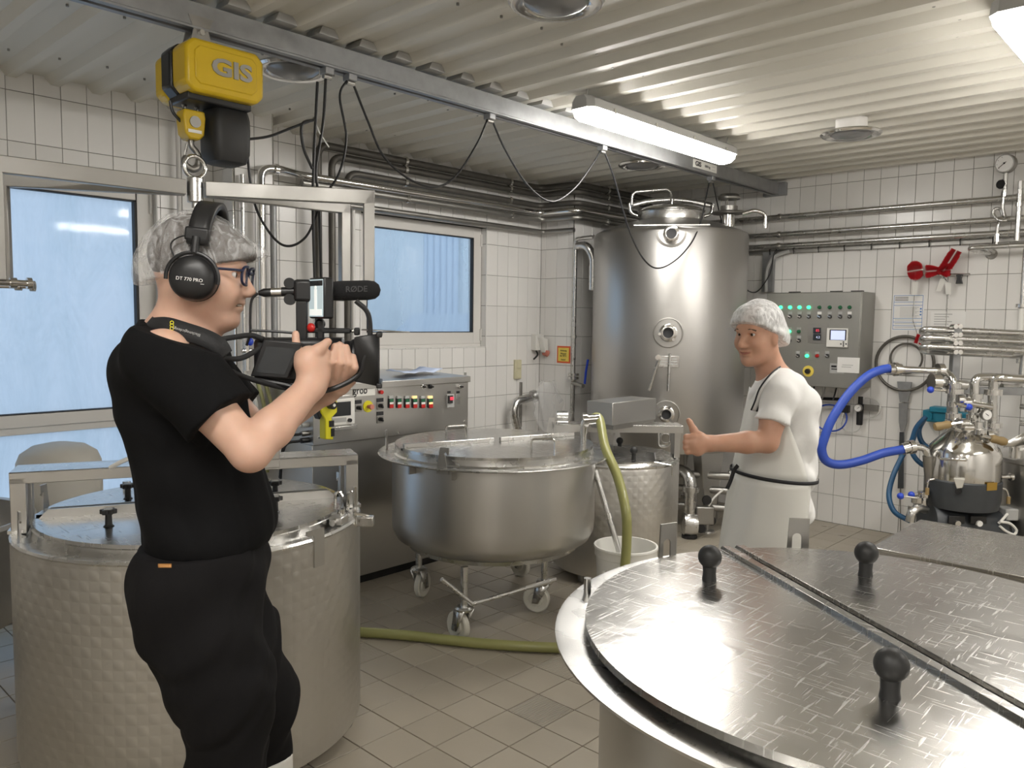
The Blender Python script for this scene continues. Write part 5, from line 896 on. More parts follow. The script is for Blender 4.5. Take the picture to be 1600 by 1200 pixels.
# ================================================================ control cabinet on the back wall
cx1 = at(1367, 470, 1, BY)[0]; d_ = ray(1346, 470); yf = d_[1] * cx1 / d_[0]; cx0 = at(1197, 470, 1, yf)[0]; cz1 = at(1300, 456, 1, yf)[2]; cz0 = at(1300, 606, 1, yf)[2]
cbn = thing('control_cabinet', ((cx0 + cx1) / 2, BY - 0.12, cz0), 'grey steel control cabinet with rows of green lamps on the back wall', 'control cabinet')
MB().bx((cx0, yf + 0.02, cz0), (cx1, BY - 0.001, cz1)).build('case', 'cab', cbn, bev=0.004) if False else None
M['cab'] = mat('grey_cabinet_steel', (0.34, 0.335, 0.31), 0.45, 0.7, bump=0.01, bscale=10, cvar=0.05)
MB().bx((cx0, yf + 0.018, cz0), (cx1, BY - 0.001, cz1)).build('case', 'cab', cbn, bev=0.004); MB().bx((cx0 + 0.004, yf, cz0 + 0.004), (cx1 - 0.002, yf + 0.016, cz1 - 0.004)).build('door', 'cab', cbn, bev=0.004)
def cf(px, py, o=0.0): p = at(px, py, 1, yf - o); return p
def cbox(x0, y0, x1, y1, t, name, m, parent, bev=0.001, o=0.0):
    a, b = cf(x0, y0, o), cf(x1, y1, o); c_ = cf((x0 + x1) / 2, y0, o)[2], cf((x0 + x1) / 2, y1, o)[2]; return MB().bx((a[0], yf - o - t, c_[0]), (b[0], yf - o, c_[1])).build(name, m, parent, bev=bev)
def clamp_(px, py, m, r=0.013): p = cf(px, py); return MB().lathe([(r * 1.15, 0), (r * 1.15, 0.004), (r, 0.006), (r, 0.016), (r * .7, 0.021), (0, 0.022)], p, (0, -1, 0), 18).build('pilot_lamp', m, cbn)
def cswitch(px, py, label='grey_pl'):
    cbox(px - 3, py - 6.5, px + 3, py - 2.2, 0.004, 'switch_label', label, cbn, 0); p = cf(px, py + 1); s = MB().lathe([(0.016, 0), (0.016, 0.006), (0.012, 0.008), (0, 0.008)], p, (0, -1, 0), 18).build('switch', 'black', cbn); MB().box(p + V(0, -0.016, 0), (0.026, 0.016, 0.009), roty(0.5)).build('switch_lever', 'chrome', s)
for i, px in enumerate((1220, 1234.7, 1249.5, 1264, 1280.7, 1296.8, 1313, 1327.7)): clamp_(px, 480.3, 'green_on' if i < 4 else 'green_off'); cswitch(px, 493.5, 'paper' if i in (4, 7) else 'grey_pl')
for px, m in ((1233.5, 'green_on'), (1248.5, 'green_off')): cbox(px - 3, 511.5, px + 3, 515, 0.004, 'switch_label', 'grey_pl', cbn, 0); clamp_(px, 518, m); cswitch(px, 531)
for px, m in ((1261.2, 'green_on'), (1277, 'red')): cbox(px - 3, 549.5, px + 3, 553, 0.004, 'switch_label', 'grey_pl', cbn, 0); clamp_(px, 556, m)
cswitch(1246.7, 555); cswitch(1292.7, 555)
mp_ = cbox(1263.5, 507, 1293, 536.5, 0.003, 'module_plate', 'steel_dark', cbn); cbox(1271.5, 512, 1282.5, 521, 0.012, 'red_readout', 'screen_dk', mp_, 0.001, 0.003); cbox(1271.5, 522, 1282.5, 531.5, 0.012, 'blue_readout', 'screen_dk', mp_, 0.001, 0.003)
text('digits', '85', 0.03, cf(1277.5, 516.5, 0.0155), (1, 0, 0), (0, 0, 1), 'red_on', mp_); text('digits', '4.2', 0.026, cf(1278, 527, 0.0155), (1, 0, 0), (0, 0, 1), 'screen_lit', mp_)
rc = cbox(1293.5, 513, 1325, 542.5, 0.02, 'chart_recorder', 'white_pl', cbn, 0.003); cbox(1296.5, 515, 1322, 531.5, 0.002, 'display_frame', 'ink', rc, 0, 0.02); cbox(1298.5, 516.5, 1320, 531, 0.002, 'display', 'screen_lit', rc, 0, 0.022)
for dx, dy in ((0, 0), (4, 0), (-4, 0), (0, -3), (0, 3)): cbox(1318 + dx - 1, 537.5 + dy - 1, 1318 + dx + 1, 537.5 + dy + 1, 0.003, 'key', 'ink', rc, 0, 0.02)
p = cf(1263, 580); es = MB().lathe([(0, 0.005), (0.045, 0.005), (0.045, 0)], p, (0, -1, 0), 28).build('stop_disc', 'yellow_pr', cbn); MB().lathe([(0, 0.03), (0.02, 0.028), (0.022, 0.0)], p, (0, -1, 0), 20).build('key_switch', 'black', es)
nt = cbox(1297, 568, 1319, 583.5, 0.002, 'printed_label', 'grey_pl', cbn, 0); cbox(1299, 571, 1307, 574, 0.001, 'print_line', 'ink', nt, 0, 0.002); cbox(1299, 576, 1308, 577.5, 0.001, 'print_line', 'ink', nt, 0, 0.002); cbox(1299, 580, 1316, 581, 0.001, 'print_line', 'grey_ink', nt, 0, 0.002)
pn = cbox(1309, 558.5, 1342.5, 582.5, 0.003, 'note_sheet', 'paper', cbn, 0, 0.004); cbox(1316, 570, 1333, 571, 0.001, 'handwriting', 'grey_ink', pn, 0, 0.007); cbox(1315, 573, 1330, 574, 0.001, 'handwriting', 'grey_ink', pn, 0, 0.007)
for fx_ in (0.28, 0.72, 0.93): MB().box((cx0 + (cx1 - cx0) * fx_, yf + 0.06, cz1 + 0.004), (0.09, 0.03, 0.01)).build('wall_lug', 'black', cbn)
for k in range(6): xx = cx0 + 0.12 + k * 0.09; MB().tube(spline([V(xx, yf + 0.12, cz0), V(xx - 0.02, yf + 0.14, cz0 - 0.06), V(xx - 0.08, BY - 0.03, cz0 - 0.12)], 5), 0.007, 6).build('cable_tail', ('grey_pl', 'cable')[k % 2], cbn)
MB().tube([V(cx0 + 0.05, BY - 0.02, cz0 - 0.13), V(cx1 - 0.2, BY - 0.02, cz0 - 0.11)], 0.012, 8).build('cable_bundle', 'cable', cbn)
# compressed-air regulator
p = at(1344, 637, 1, BY - 0.05); ar = thing('air_regulator', p, 'black compressed-air filter regulator with round gauge and coiled tubes under the cabinet', 'regulator')
MB().cyl(p + V(0, 0, -0.14), p + V(0, 0, 0.03), 0.024, 0.028, 14).build('filter_bowl', 'black', ar, bev=0.004); MB().cyl(p + V(0, 0, 0.03), p + V(0, 0, 0.09), 0.018, seg=14).build('adjuster', 'black', ar)
MB().box(p + V(0.07, 0.01, 0.005), (0.13, 0.02, 0.05)).build('bracket', 'steel_dark', ar)
gg = MB().lathe([(0, 0.02), (0.030, 0.02), (0.032, 0.0), (0, 0)], p + V(-0.0, -0.035, 0.0), (0, -1, 0), 24).build('gauge', 'steel_dark', ar); MB().lathe([(0, 0.021), (0.026, 0.021)], p + V(0, -0.035, 0), (0, -1, 0), 24).build('dial', 'paper', gg); MB().box(p + V(0.006, -0.057, 0.004), (0.024, 0.001, 0.003), roty(-0.7)).build('needle', 'ink', gg)
MB().box(p + V(-0.12, 0, -0.02), (0.07, 0.05, 0.06)).build('solenoid', 'black', ar, bev=0.004); MB().tube([p + V(-0.12, -0.03, -0.05), p + V(-0.13, -0.05, -0.16)], 0.008, 8).build('valve_stem', 'chrome', ar)
def loop(c, rx, rz, r, m, name, a0=0, a1=2 * math.pi): MB().tube([c + V(rx * math.cos(a), 0.01 * math.sin(3 * a), rz * math.sin(a)) for a in np.linspace(a0, a1, 28)], r, 8).build(name, m, ar)
loop(at(1297, 653, 1, BY - 0.06), 0.135, 0.11, 0.007, 'blue_hose', 'blue_tube'); loop(at(1350, 640, 1, BY - 0.04), 0.14, 0.09, 0.004, 'film_tube', 'clear_tube', -1.6, 1.7) if False else None
M['clear_tube'] = mat('clear_tube', (0.62, 0.61, 0.58), 0.25)
loop(at(1357, 637, 1, BY - 0.04), 0.09, 0.08, 0.005, 'clear_tube', 'clear_tube', -1.6, 1.9); loop(at(1330, 662, 1, BY - 0.04), 0.08, 0.07, 0.005, 'clear_tube', 'clear_tube', 3.0, 6.4)
# ================================================================ brushes, sheets and skimmer on the back wall
WY = BY
a0, a1 = at(1424, 431, 1, WY), at(1517, 431, 1, WY); ral = thing('brush_rail', a0, 'slim steel rail holding red brushes on the back wall', 'rail'); MB().tube([V(a0[0], WY - 0.03, a0[2]), V(a1[0], WY - 0.03, a0[2])], 0.008, 8).build('bar', 'steel', ral)
for k in range(3): xx = a0[0] + (a1[0] - a0[0]) * (0.1 + 0.4 * k); MB().cyl((xx, WY, a0[2]), (xx, WY - 0.03, a0[2]), 0.006, seg=8).build('standoff', 'steel', ral)
def brush(px, py, ang, length, rad, label, hp, prof=lambda t: 1.0):
    p = at(px, py, 1, WY - 0.09); b = thing('bottle_brush', p, label, 'brush', 'red brushes'); d = V(math.cos(ang), 0, math.sin(ang)); u = V(-d[2], 0, d[0]); br_ = MB(); n = int(length / 0.004)
    for i in range(n):
        c = p + d * (i / n - 0.5) * length
        for k in range(22): a = 2 * math.pi * k / 22 + i * 0.4; q = c + rad * prof(i / n) * (math.cos(a) * u + math.sin(a) * V(0, -1, 0)) * (0.93 + 0.1 * random.random()); t = 0.0016; br_.add([c, q + d * t, q - d * t + u * t], [(0, 1, 2)])
    br_.build('bristles', 'red_bristle', b, kind='stuff', smooth=False); MB().tube([p - d * length * 0.55, p + d * length * 0.55], 0.006, 8).build('core', 'white_pl', b)
    h0_, h1_ = at(*hp[0], 1, WY - 0.07), at(*hp[1], 1, WY - 0.05); MB().tube([p - d * length * 0.5 if hp[2] else p, h0_], 0.004, 6).build('shank', 'steel', b); MB().prism([(-0.022, 0), (0.022, 0), (0.017, 1), (-0.017, 1)], h0_, V(1, 0, 0), h1_ - h0_, -0.01, 0.01).build('handle', 'white_pl', b, bev=0.004); return b
brush(1430, 423, 0.15, 0.10, 0.075, 'red round brush hanging leftmost on the rail', ((1430, 440), (1429, 461), False), lambda t: 0.35 + 0.65 * math.sqrt(max(0, 1 - (2 * t - 1) ** 2)))
brush(1466, 423, 0.05, 0.16, 0.05, 'red middle brush on the rail, lying sideways between two others', ((1481, 441), (1482, 460), False), lambda t: 0.55 + 0.45 * abs(math.cos(math.pi * t)))
brush(1483, 410, math.radians(62), 0.20, 0.055, 'red long brush on the rail, pointing steeply upwards', ((1474, 435), (1466, 455), True), lambda t: 0.8 if t < 0.85 else 0.7)
q = at(1499, 436, 1, WY - 0.04); MB_c = thing('rail_clip', q, 'small black clip at the right end of the brush rail', 'clip'); MB().prism([(-0.02, 0.03), (0.02, 0.03), (0.012, 0), (0.022, -0.035), (-0.02, -0.035), (-0.012, 0)], q, (1, 0, 0), (0, 0, 1), -0.02, 0.02).build('jaw', 'black', MB_c, bev=0.003)
tag(MB().tube([at(1429, 461, 1, WY - 0.02), at(1426, 500, 1, WY - 0.03), at(1436, 530, 1, WY - 0.06)], 0.003, 5).build('brush_wire', 'steel'), 'thin wire hanging from the leftmost brush handle', 'wire', 'hanging wires'); tag(MB().tube([at(1482, 460, 1, WY - 0.02), at(1478, 512, 1, WY - 0.03)], 0.003, 5).build('brush_wire', 'steel'), 'thin wire hanging below the middle brush handle', 'wire', 'hanging wires')
b2 = brush(1437, 530, 1.3, 0.07, 0.03, 'small red brush tip peeking out left of the looped steel pipes', ((1438, 520), (1438, 515), False))
def sheet_(x0, y0, x1, y1, label, m='paper', name='paper_notice'):
    a, b = at(x0, y0, 1, WY), at(x1, y1, 1, WY); s = tag(MB().bx((a[0], WY - 0.003, b[2]), (b[0], WY - 0.0005, a[2])).build(name, m), label, 'notice', 'notices on the back wall'); return s, a, b
s, a, b = sheet_(1395.5, 460, 1442, 517, 'blue and white printed plan sheet below the brushes')
w_, h_ = b[0] - a[0], a[2] - b[2]
def bar(s, a, b, u0, u1, v0, v1, m, t=0.004): return MB().bx((a[0] + (b[0] - a[0]) * u0, WY - t, a[2] - (a[2] - b[2]) * v0), (a[0] + (b[0] - a[0]) * u1, WY - 0.0029, a[2] - (a[2] - b[2]) * v1)).build('print_block', m, s)
for v in (0.03, 0.21, 0.30, 0.66, 0.76, 0.86, 0.96): bar(s, a, b, 0.04, 0.96, v, v + 0.012, 'blue_ink')
for u in (0.04, 0.95): bar(s, a, b, u, u + 0.012, 0.03, 0.97, 'blue_ink')
for k in range(8): bar(s, a, b, 0.25, 0.85 - 0.06 * (k % 3), 0.36 + k * 0.037, 0.372 + k * 0.037, 'grey_ink')
for k in range(3): bar(s, a, b, 0.08, 0.5, 0.08 + k * 0.04, 0.095 + k * 0.04, 'ink'); bar(s, a, b, 0.1, 0.7 + 0.1 * (k % 2), 0.70 + k * 0.1, 0.715 + k * 0.1, 'grey_ink'); bar(s, a, b, 0.88, 0.93, 0.38 + 0.08 * k, 0.42 + 0.08 * k, 'blue_ink')
s, a, b = sheet_(1455, 487, 1508, 515, 'faded white typed sheet right of the blue plan, half behind steel pipes')
for k in range(6): bar(s, a, b, 0.1, 0.62 - 0.1 * (k % 3), 0.12 + k * 0.14, 0.17 + k * 0.14, 'grey_ink')
# ring skimmer with long handle
sk = thing('curd_harp', at(1413, 790, 1, WY - 0.03), 'round wire curd skimmer with a long grey handle hanging on the back wall', 'skimmer')
c_ = at(1413, 568, 1, WY - 0.03); k_ = np.linalg.norm(c_ - CAM) / FPX
def ring(c, r, t, m, name): MB().tube([c + V(r * math.cos(a), 0, r * math.sin(a)) for a in np.linspace(0, 2 * math.pi, 49)[:-1]], t, 8, closed=True).build(name, m, sk)
ring(c_, 0.21, 0.012, 'pipe_dark', 'hoop'); ring(at(1416, 560, 1, WY - 0.03), 0.115, 0.008, 'pipe_dark', 'inner_hoop')
def sb(pts, y0, y1, m, name): P = [at(px, py, 1, WY - 0.03) for px, py in pts]; MB().add([V(p[0], WY - 0.03 - 0.008, p[2]) for p in P] + [V(p[0], WY - 0.03 + 0.008, p[2]) for p in P], [tuple(range(len(P))), tuple(range(2 * len(P) - 1, len(P) - 1, -1))] + [(i, (i + 1) % len(P), len(P) + (i + 1) % len(P), len(P) + i) for i in range(len(P))]).build(name, m, sk)
sb([(1402, 596), (1425, 597), (1419, 628), (1406, 628)], 0, 0, 'galv', 'blade'); sb([(1405, 630), (1418, 630), (1417, 660), (1413, 674), (1407, 674), (1405, 660)], 0, 0, 'galv', 'shaft'); sb([(1406, 675), (1412.5, 675), (1411.5, 763), (1403, 763)], 0, 0, 'anthracite', 'grip')
MB().tube([at(1407, 763, 1, WY - 0.03), at(1407, 830, 1, WY - 0.03)], 0.004, 6).build('lanyard', 'steel_dark', sk)
# pressure gauge on a pigtail siphon, steam pipe
gp = at(1572, 256, 1, WY - 0.12); gv = thing('pressure_gauge', gp, 'round pressure gauge on a looped siphon tube at the upper right', 'gauge')
MB().lathe([(0, 0.03), (0.062, 0.03), (0.066, 0.02), (0.066, -0.02), (0.05, -0.03), (0, -0.03)], gp, (-0.15, -1, 0), 36).build('case', 'steel_dark', gv); MB().lathe([(0, 0.031), (0.055, 0.031)], gp, (-0.15, -1, 0), 36).build('dial', 'paper', gv)
dn = np.array([-0.15, -1, 0]) / math.hypot(0.15, 1); MB().tube([gp + dn * 0.033 + V(-0.035, 0, -0.03), gp + dn * 0.033 + V(0.012, 0, 0.01)], 0.002, 5).build('needle', 'ink', gv); MB().cyl(gp + dn * 0.032, gp + dn * 0.036, 0.006, seg=10).build('needle_hub', 'ink', gv)
for k in range(8): a = math.radians(225 - k * 38); MB().box(gp + dn * 0.0315 + V(0.045 * math.cos(a), 0, 0.045 * math.sin(a)), (0.004, 0.001, 0.004)).build('dial_mark', 'ink', gv)
G = lambda px, py, o=0.12: at(px, py, 1, WY - o)
MB().tube([G(1572, 268), G(1570, 300)], 0.015, 10).build('stem', 'steel', gv); q = G(1564, 288); MB().lathe([(0, -0.012), (0.03, -0.012), (0.034, 0), (0.03, 0.012), (0, 0.012)], q, (-0.5, -1, 0), 10).build('valve_wheel', 'black', gv)
MB().tube([G(1569, 298), G(1568, 307)], 0.018, 6).build('nut', 'steel', gv)
MB().tube(spline([G(1568, 305), G(1567, 325), G(1570, 337), G(1573, 342, 0.13), G(1568, 345, 0.14), G(1558, 342, 0.13), G(1552, 333), G(1556, 326), G(1563, 328, 0.10), G(1566, 338, 0.10), G(1560, 350), G(1558, 365), G(1557, 382)], 6), 0.011, 10).build('siphon', 'steel', gv); MB().tube([G(1557.5, 366), G(1557, 378)], 0.017, 6).build('union', 'chrome', gv)
stp = thing('steam_pipe', G(1512, 387), 'bent steel pipe with wall bracket beneath the pressure gauge', 'pipe'); MB().tube(bend([at(1549, 397, 1, WY), at(1510, 388, 1, WY - 0.2), at(1600, 383, 1, WY - 0.16), at(1700, 378, 1, WY - 0.16)], 0.06), 0.018, 12).build('tube', 'steel', stp); MB().lathe([(0, 0.02), (0.03, 0.02), (0.04, 0)], at(1549, 397, 1, WY), (0, -1, 0), 18).build('wall_rose', 'steel_dark', stp)
dpz = thing('drop_pipe', at(1596, 640, 1, WY - 0.14), 'upright steel pipe with a sight glass at the right edge', 'pipe'); xx = at(1597, 480, 1, WY - 0.14)
MB().tube([V(xx[0], WY - 0.14, 2.2), V(xx[0], WY - 0.14, 1.80)], 0.016, 12).build('tube', 'steel', dpz); MB().cyl((xx[0], WY - 0.14, 1.62), (xx[0], WY - 0.14, 1.80), 0.022, seg=14).build('sight_glass', 'white_pl', dpz)
for z in (1.62, 1.80): MB().cyl((xx[0], WY - 0.14, z - 0.012), (xx[0], WY - 0.14, z + 0.012), 0.042, seg=18).build('flange', 'chrome', dpz)
MB().tube([V(xx[0], WY - 0.14, 1.62), V(xx[0], WY - 0.14, 1.40)], 0.016, 12).build('tube', 'steel', dpz)
# pipe ends poking in at the right edge
for k, py in enumerate((635, 661)): q0 = at(1594, py, 1, WY - 0.3); tag(MB().tube([q0, q0 + V(0.5, 0, 0)], 0.02, 12).build('pipe_stub', 'steel'), ('upper', 'lower')[k] + ' steel pipe end poking in at the right edge above the separator', 'pipe', 'pipe ends at the right edge')
# ================================================================ separator, its pipework, hoses and the steel table
SP = V(-1.305, 5.61, 0)
def sp(px, py, o=0.0): return on_plane(px, py, SP + AWAY * o, AWAY)
KS = 1 / FPX * 4.98
se = thing('milk_separator', SP, 'milk separator with steel cone hood on dark grey base, behind the steel table', 'separator')
zc = lambda py: sp(1513, py)[2]
MB().lathe([(0.212, zc(747)), (0.214, zc(742)), (0.208, zc(705)), (0.195, zc(697)), (0.09, zc(669)), (0.07, zc(666)), (0.065, zc(660)), (0.05, zc(655)), (0.0, zc(654))], (SP[0], SP[1], 0), seg=64).build('hood', 'chrome', se)
MB().lathe([(0.213, zc(746)), (0.220, zc(748)), (0.218, zc(775)), (0.205, zc(790)), (0.0, zc(795))], (SP[0], SP[1], 0), seg=64).build('bowl_housing', 'anthracite', se)
a, b = sp(1448, 808), sp(1556, 822); ax_ = (b - a) / np.linalg.norm(b - a); r0 = 0.135
MB().lathe([(0, 0), (r0 * .95, 0), (r0, 0.01), (r0, np.linalg.norm(b - a) - 0.01), (r0 * .95, np.linalg.norm(b - a)), (0, np.linalg.norm(b - a))], a + V(0, 0, -0.035), ax_, 40).build('gear_housing', 'anthracite', se)
MB().bx(SP + V(-0.16, -0.16, 0.0), SP + V(0.16, 0.16, 0.36)).build('pedestal', 'anthracite', se, bev=0.02)
fl_ = b + V(0, 0, -0.035); MB().lathe([(0, 0), (0.12, 0), (0.125, 0.012), (0.12, 0.03), (0, 0.03)], fl_, ax_, 32).build('motor_flange', 'black', se)
mt = MB().lathe([(0.0, 0), (0.085, 0), (0.085, 0.3), (0, 0.3)], fl_ + ax_ * 0.05, ax_, 28).build('motor', 'anthracite', se)
for k in range(14): an = k / 14 * 2 * math.pi; u, w, d = frame_of(ax_); c_ = fl_ + ax_ * 0.21 + (u * math.cos(an) + w * math.sin(an)) * 0.09; MB().box(c_, (0.006, 0.02, 0.26), np.stack([-(u * math.sin(an)) + w * math.cos(an), u * math.cos(an) + w * math.sin(an), d], 1)).build('cooling_fin', 'anthracite', mt)
tb = sp(1580, 802, -0.03); MB().box(tb, (0.13, 0.10, 0.075), np.stack([RIGHT, AWAY, V(0, 0, 1)], 1)).build('terminal_box', 'grey_pl', mt, bev=0.008)
MB().tube(spline([sp(1574, 803, -0.09), sp(1566, 812, -0.12), sp(1560, 818, -0.12)], 6), 0.008, 8).build('cable', 'white_pl', mt); MB().tube(spline([sp(1562, 815, -0.13), sp(1578, 818, -0.13), sp(1588, 828, -0.13), sp(1584, 835, -0.13), sp(1572, 830, -0.13), sp(1562, 822, -0.13)], 6), 0.008, 8).build('cable', 'white_pl', mt)
def fpt(px, py): # front surface of the housing
    d = ray(px, py); o = CAM[:2] - SP[:2]; A = d[0] ** 2 + d[1] ** 2; B = 2 * (o @ d[:2]); C = o @ o - 0.217 ** 2; t = (-B - math.sqrt(max(0, B * B - 4 * A * C))) / (2 * A); P = CAM + d * t; n = V(P[0] - SP[0], P[1] - SP[1], 0); return P, n / np.linalg.norm(n)
P, n = fpt(1499, 752); e_ = V(-n[1], n[0], 0); MB().prism([(-0.03, 0.02), (0.03, 0.02), (0.02, -0.035), (-0.01, -0.045)], P + n * 0.012, e_, (0, 0, 1), -0.014, 0.014).build('bowl_clamp', 'beige_pl', se, bev=0.004); MB().cyl(P + V(0, 0, -0.06), P + V(0, 0, -0.06) + n * 0.03, 0.018, seg=12).build('clamp_bolt', 'black', se)
P, n = fpt(1549, 760); e_ = V(-n[1], n[0], 0); MB().box(P + n * 0.004, (0.075, 0.004, 0.048), np.stack([e_, n, V(0, 0, 1)], 1)).build('type_plate', 'gold_lbl', se)
P1, n1 = fpt(1472, 717); P2, n2 = fpt(1492, 716); P3, n3 = fpt(1507, 717); MB().tube(spline([P1 + n1 * 0.015, (P2 + n2 * 0.05), P3 + n3 * 0.03, P3], 6), [0.008] * 6 + [0.010] * 6 + [0.012] * 7, 10).build('hood_handle', 'chrome', se)
for x0, m in ((1494, 'black'), (1528, 'black')): q = sp(x0, 812, -0.145); MB().box(q, (0.10, 0.02, 0.05), np.stack([RIGHT, AWAY, V(0, 0, 1)], 1)).build('oil_window_frame', m, se, bev=0.004); MB().cyl(q + V(0, 0, -0.02), q + V(0, 0, -0.02) - AWAY * 0.025, 0.018, seg=16).build('sight_glass', 'steel' if x0 < 1500 else 'paper', se)
# crank handles left and right
for p0, p1, p2, lab in (((1460, 748), (1450, 750), (1449, 762), 0), ((1563, 762), (1572, 764), (1576, 776), 0)): q = [sp(*p, -0.1) for p in (p0, p1, p2)]; ck = MB().tube(bend(q, 0.02), 0.007, 8).build('drain_cock', 'chrome', se); MB().cyl(q[2], q[2] - V(0, 0, 0.045), 0.012, seg=10).build('cock_handle', 'wood', ck)
P = sp(1573, 745, -0.05); MB().cyl(P - RIGHT * 0.04, P + RIGHT * 0.03, 0.014, seg=12).build('side_bolt', 'chrome', se); MB().cyl(P + RIGHT * 0.02, P + RIGHT * 0.035, 0.026, seg=14).build('side_bolt_head', 'chrome', se)
# manifold on top of the hood
mn = thing('separator_manifold', sp(1513, 660), 'cluster of steel valves with tan grips and gauge on top of the separator', 'valve')
def mt_(pts, r, name='tube', m='steel', o=-0.02, rad=0.06, par=None): return MB().tube(bend([sp(*p[:2], p[2] if len(p) > 2 else o) for p in pts], rad), r, 12).build(name, m, par or mn)
def nut(px, py, r, h, o=-0.02, m='chrome', ax=(0, 0, 1), par=None): q = sp(px, py, o); ax = V(*ax); return MB().cyl(q - ax * h / 2, q + ax * h / 2, r, seg=18).build('union_nut', m, par or mn)
mt_([(1520, 656), (1520, 618)], 0.026); nut(1521, 652, 0.042, 0.035); nut(1521, 640, 0.05, 0.03); nut(1522, 626, 0.04, 0.03)
mt_([(1490, 668, -0.06), (1490, 610, -0.06)], 0.026); nut(1490, 650, 0.045, 0.035, -0.06); nut(1490, 660, 0.05, 0.03, -0.06); nut(1490, 631, 0.04, 0.03, -0.06)
mt_([(1551, 690, -0.02), (1551, 612, -0.02)], 0.028); nut(1551, 664, 0.055, 0.03); nut(1552, 613, 0.052, 0.035); nut(1551, 676, 0.04, 0.03)
mt_([(1490, 668, -0.06), (1513, 676, -0.06)], 0.02, 'link'); mt_([(1520, 668, -0.10), (1555, 682, -0.12)], 0.022, 'link'); nut(1532, 675, 0.038, 0.03, -0.12); nut(1544, 680, 0.036, 0.03, -0.12, ax=tuple(RIGHT))
for (x0, y0), (x1_, y1_), o in (((1490, 662), (1462, 667), -0.16), ((1546, 684), (1568, 690), -0.18)):
    a, b = sp(x0, y0, o), sp(x1_, y1_, o); d = (b - a) / np.linalg.norm(b - a); MB().tube([a - d * 0.05, b], 0.010, 8).build('lever_shank', 'chrome', mn); MB().lathe([(0, -0.045), (0.02, -0.045), (0.026, -0.03), (0.024, 0.0), (0.028, 0.03), (0.022, 0.05), (0, 0.055)], a + (b - a) * 0.6, d, 16).build('lever_grip', 'wood', mn)
q = sp(1540, 648, -0.10); g_ = MB().lathe([(0, 0.015), (0.034, 0.015), (0.036, 0), (0.03, -0.02), (0, -0.02)], q, -AWAY + V(0.1, 0, 0), 28).build('gauge', 'steel_dark', mn); MB().lathe([(0, 0.0165), (0.029, 0.0165)], q, -AWAY + V(0.1, 0, 0), 28).build('dial', 'paper', g_); MB().box(q - AWAY * 0.019 + V(-0.004, 0, 0.004), (0.03, 0.002, 0.004), np.stack([RIGHT, AWAY, V(0, 0, 1)], 1) @ roty(0.6)).build('needle', 'ink', g_)
mt_([(1540, 658, -0.10), (1540, 672, -0.10)], 0.010, 'gauge_stem')
nut(1505, 662, 0.03, 0.05, -0.14, ax=tuple(RIGHT)); nut(1512, 668, 0.022, 0.06, -0.16, ax=tuple(RIGHT)); nut(1527, 664, 0.03, 0.04, -0.15)
# supply pipework with frame
pw = thing('process_pipework', sp(1495, 680, 0.12), 'steel pipe frame with three looped tubes and blue-knobbed valves above the separator', 'pipework')
def wt(pts, r, name='tube', m='steel', rad=0.07): return MB().tube(bend([sp(*p) for p in pts], rad), r, 14).build(name, m, pw)
for y0, o in ((517, 0.30), (530, 0.27), (544, 0.24)):
    wt([(1640, y0 + 6, o), (1441, y0 - 3, o), (1441, y0 + 5, o + 0.16), (1640, y0 + 14, o + 0.16)], 0.022, 'looped_tube', 'steel', 0.08)
MB().box((sp(1493, 510, 0.30) + sp(1486, 700, 0.30)) / 2, (0.05, 0.05, 0.80), np.stack([RIGHT, AWAY, V(0, 0, 1)], 1)).build('post', 'galv', pw, bev=0.004)
a, b = sp(1495, 606, 0.30), sp(1640, 616, 0.30); MB().box((a + b) / 2, (np.linalg.norm(b - a), 0.05, 0.05), np.stack([RIGHT, AWAY, V(0, 0, 1)], 1)).build('cross_beam', 'galv', pw, bev=0.004)
a, b = sp(1500, 598, 0.28), sp(1560, 602, 0.28); MB().tube([a, b], 0.010, 8).build('tie_rod', 'steel_dark', pw)
for y0 in (510, 523, 536, 550): 
    for x0 in (1490, 1497): q = sp(x0, y0, 0.25); MB().cyl(q - AWAY * 0.03, q + AWAY * 0.02, 0.016, seg=10).build('clamp_nut', 'chrome', pw)
wt([(1402, 577, 0.05), (1478, 580, 0.05), (1490, 592, -0.06), (1490, 615, -0.06)], 0.022, 'inlet_pipe', 'chrome', 0.09)
wt([(1523, 640, -0.02), (1523, 590, -0.02), (1545, 589, 0.0), (1640, 596, 0.0)], 0.027, 'outlet_pipe', 'chrome', 0.10)
wt([(1552, 612, -0.02), (1552, 590, -0.02), (1572, 591, -0.06), (1640, 594, -0.06)], 0.027, 'outlet_pipe', 'chrome', 0.10)
wt([(1500, 628, -0.10), (1548, 636, -0.08)], 0.022, 'bypass_pipe', 'chrome'); wt([(1462, 598, 0.0), (1510, 602, 0.0)], 0.03, 'check_valve', 'steel')
def pn(px, py, r, h, o, ax=(0, 0, 1), m='chrome'): q = sp(px, py, o); ax = V(*ax); return MB().cyl(q - ax * h / 2, q + ax * h / 2, r, seg=20).build('union_nut', m, pw)
pn(1469, 579, 0.045, 0.035, 0.05, tuple(RIGHT)); pn(1404, 577, 0.036, 0.03, 0.05, tuple(RIGHT)); pn(1461, 597, 0.055, 0.05, 0.0, tuple(RIGHT)); pn(1491, 603, 0.042, 0.03, -0.06); pn(1492, 611, 0.052, 0.03, -0.06); pn(1523, 619, 0.048, 0.03, -0.02); pn(1508, 629, 0.035, 0.05, -0.10, tuple(RIGHT)); pn(1500, 625, 0.032, 0.04, -0.10, tuple(RIGHT))
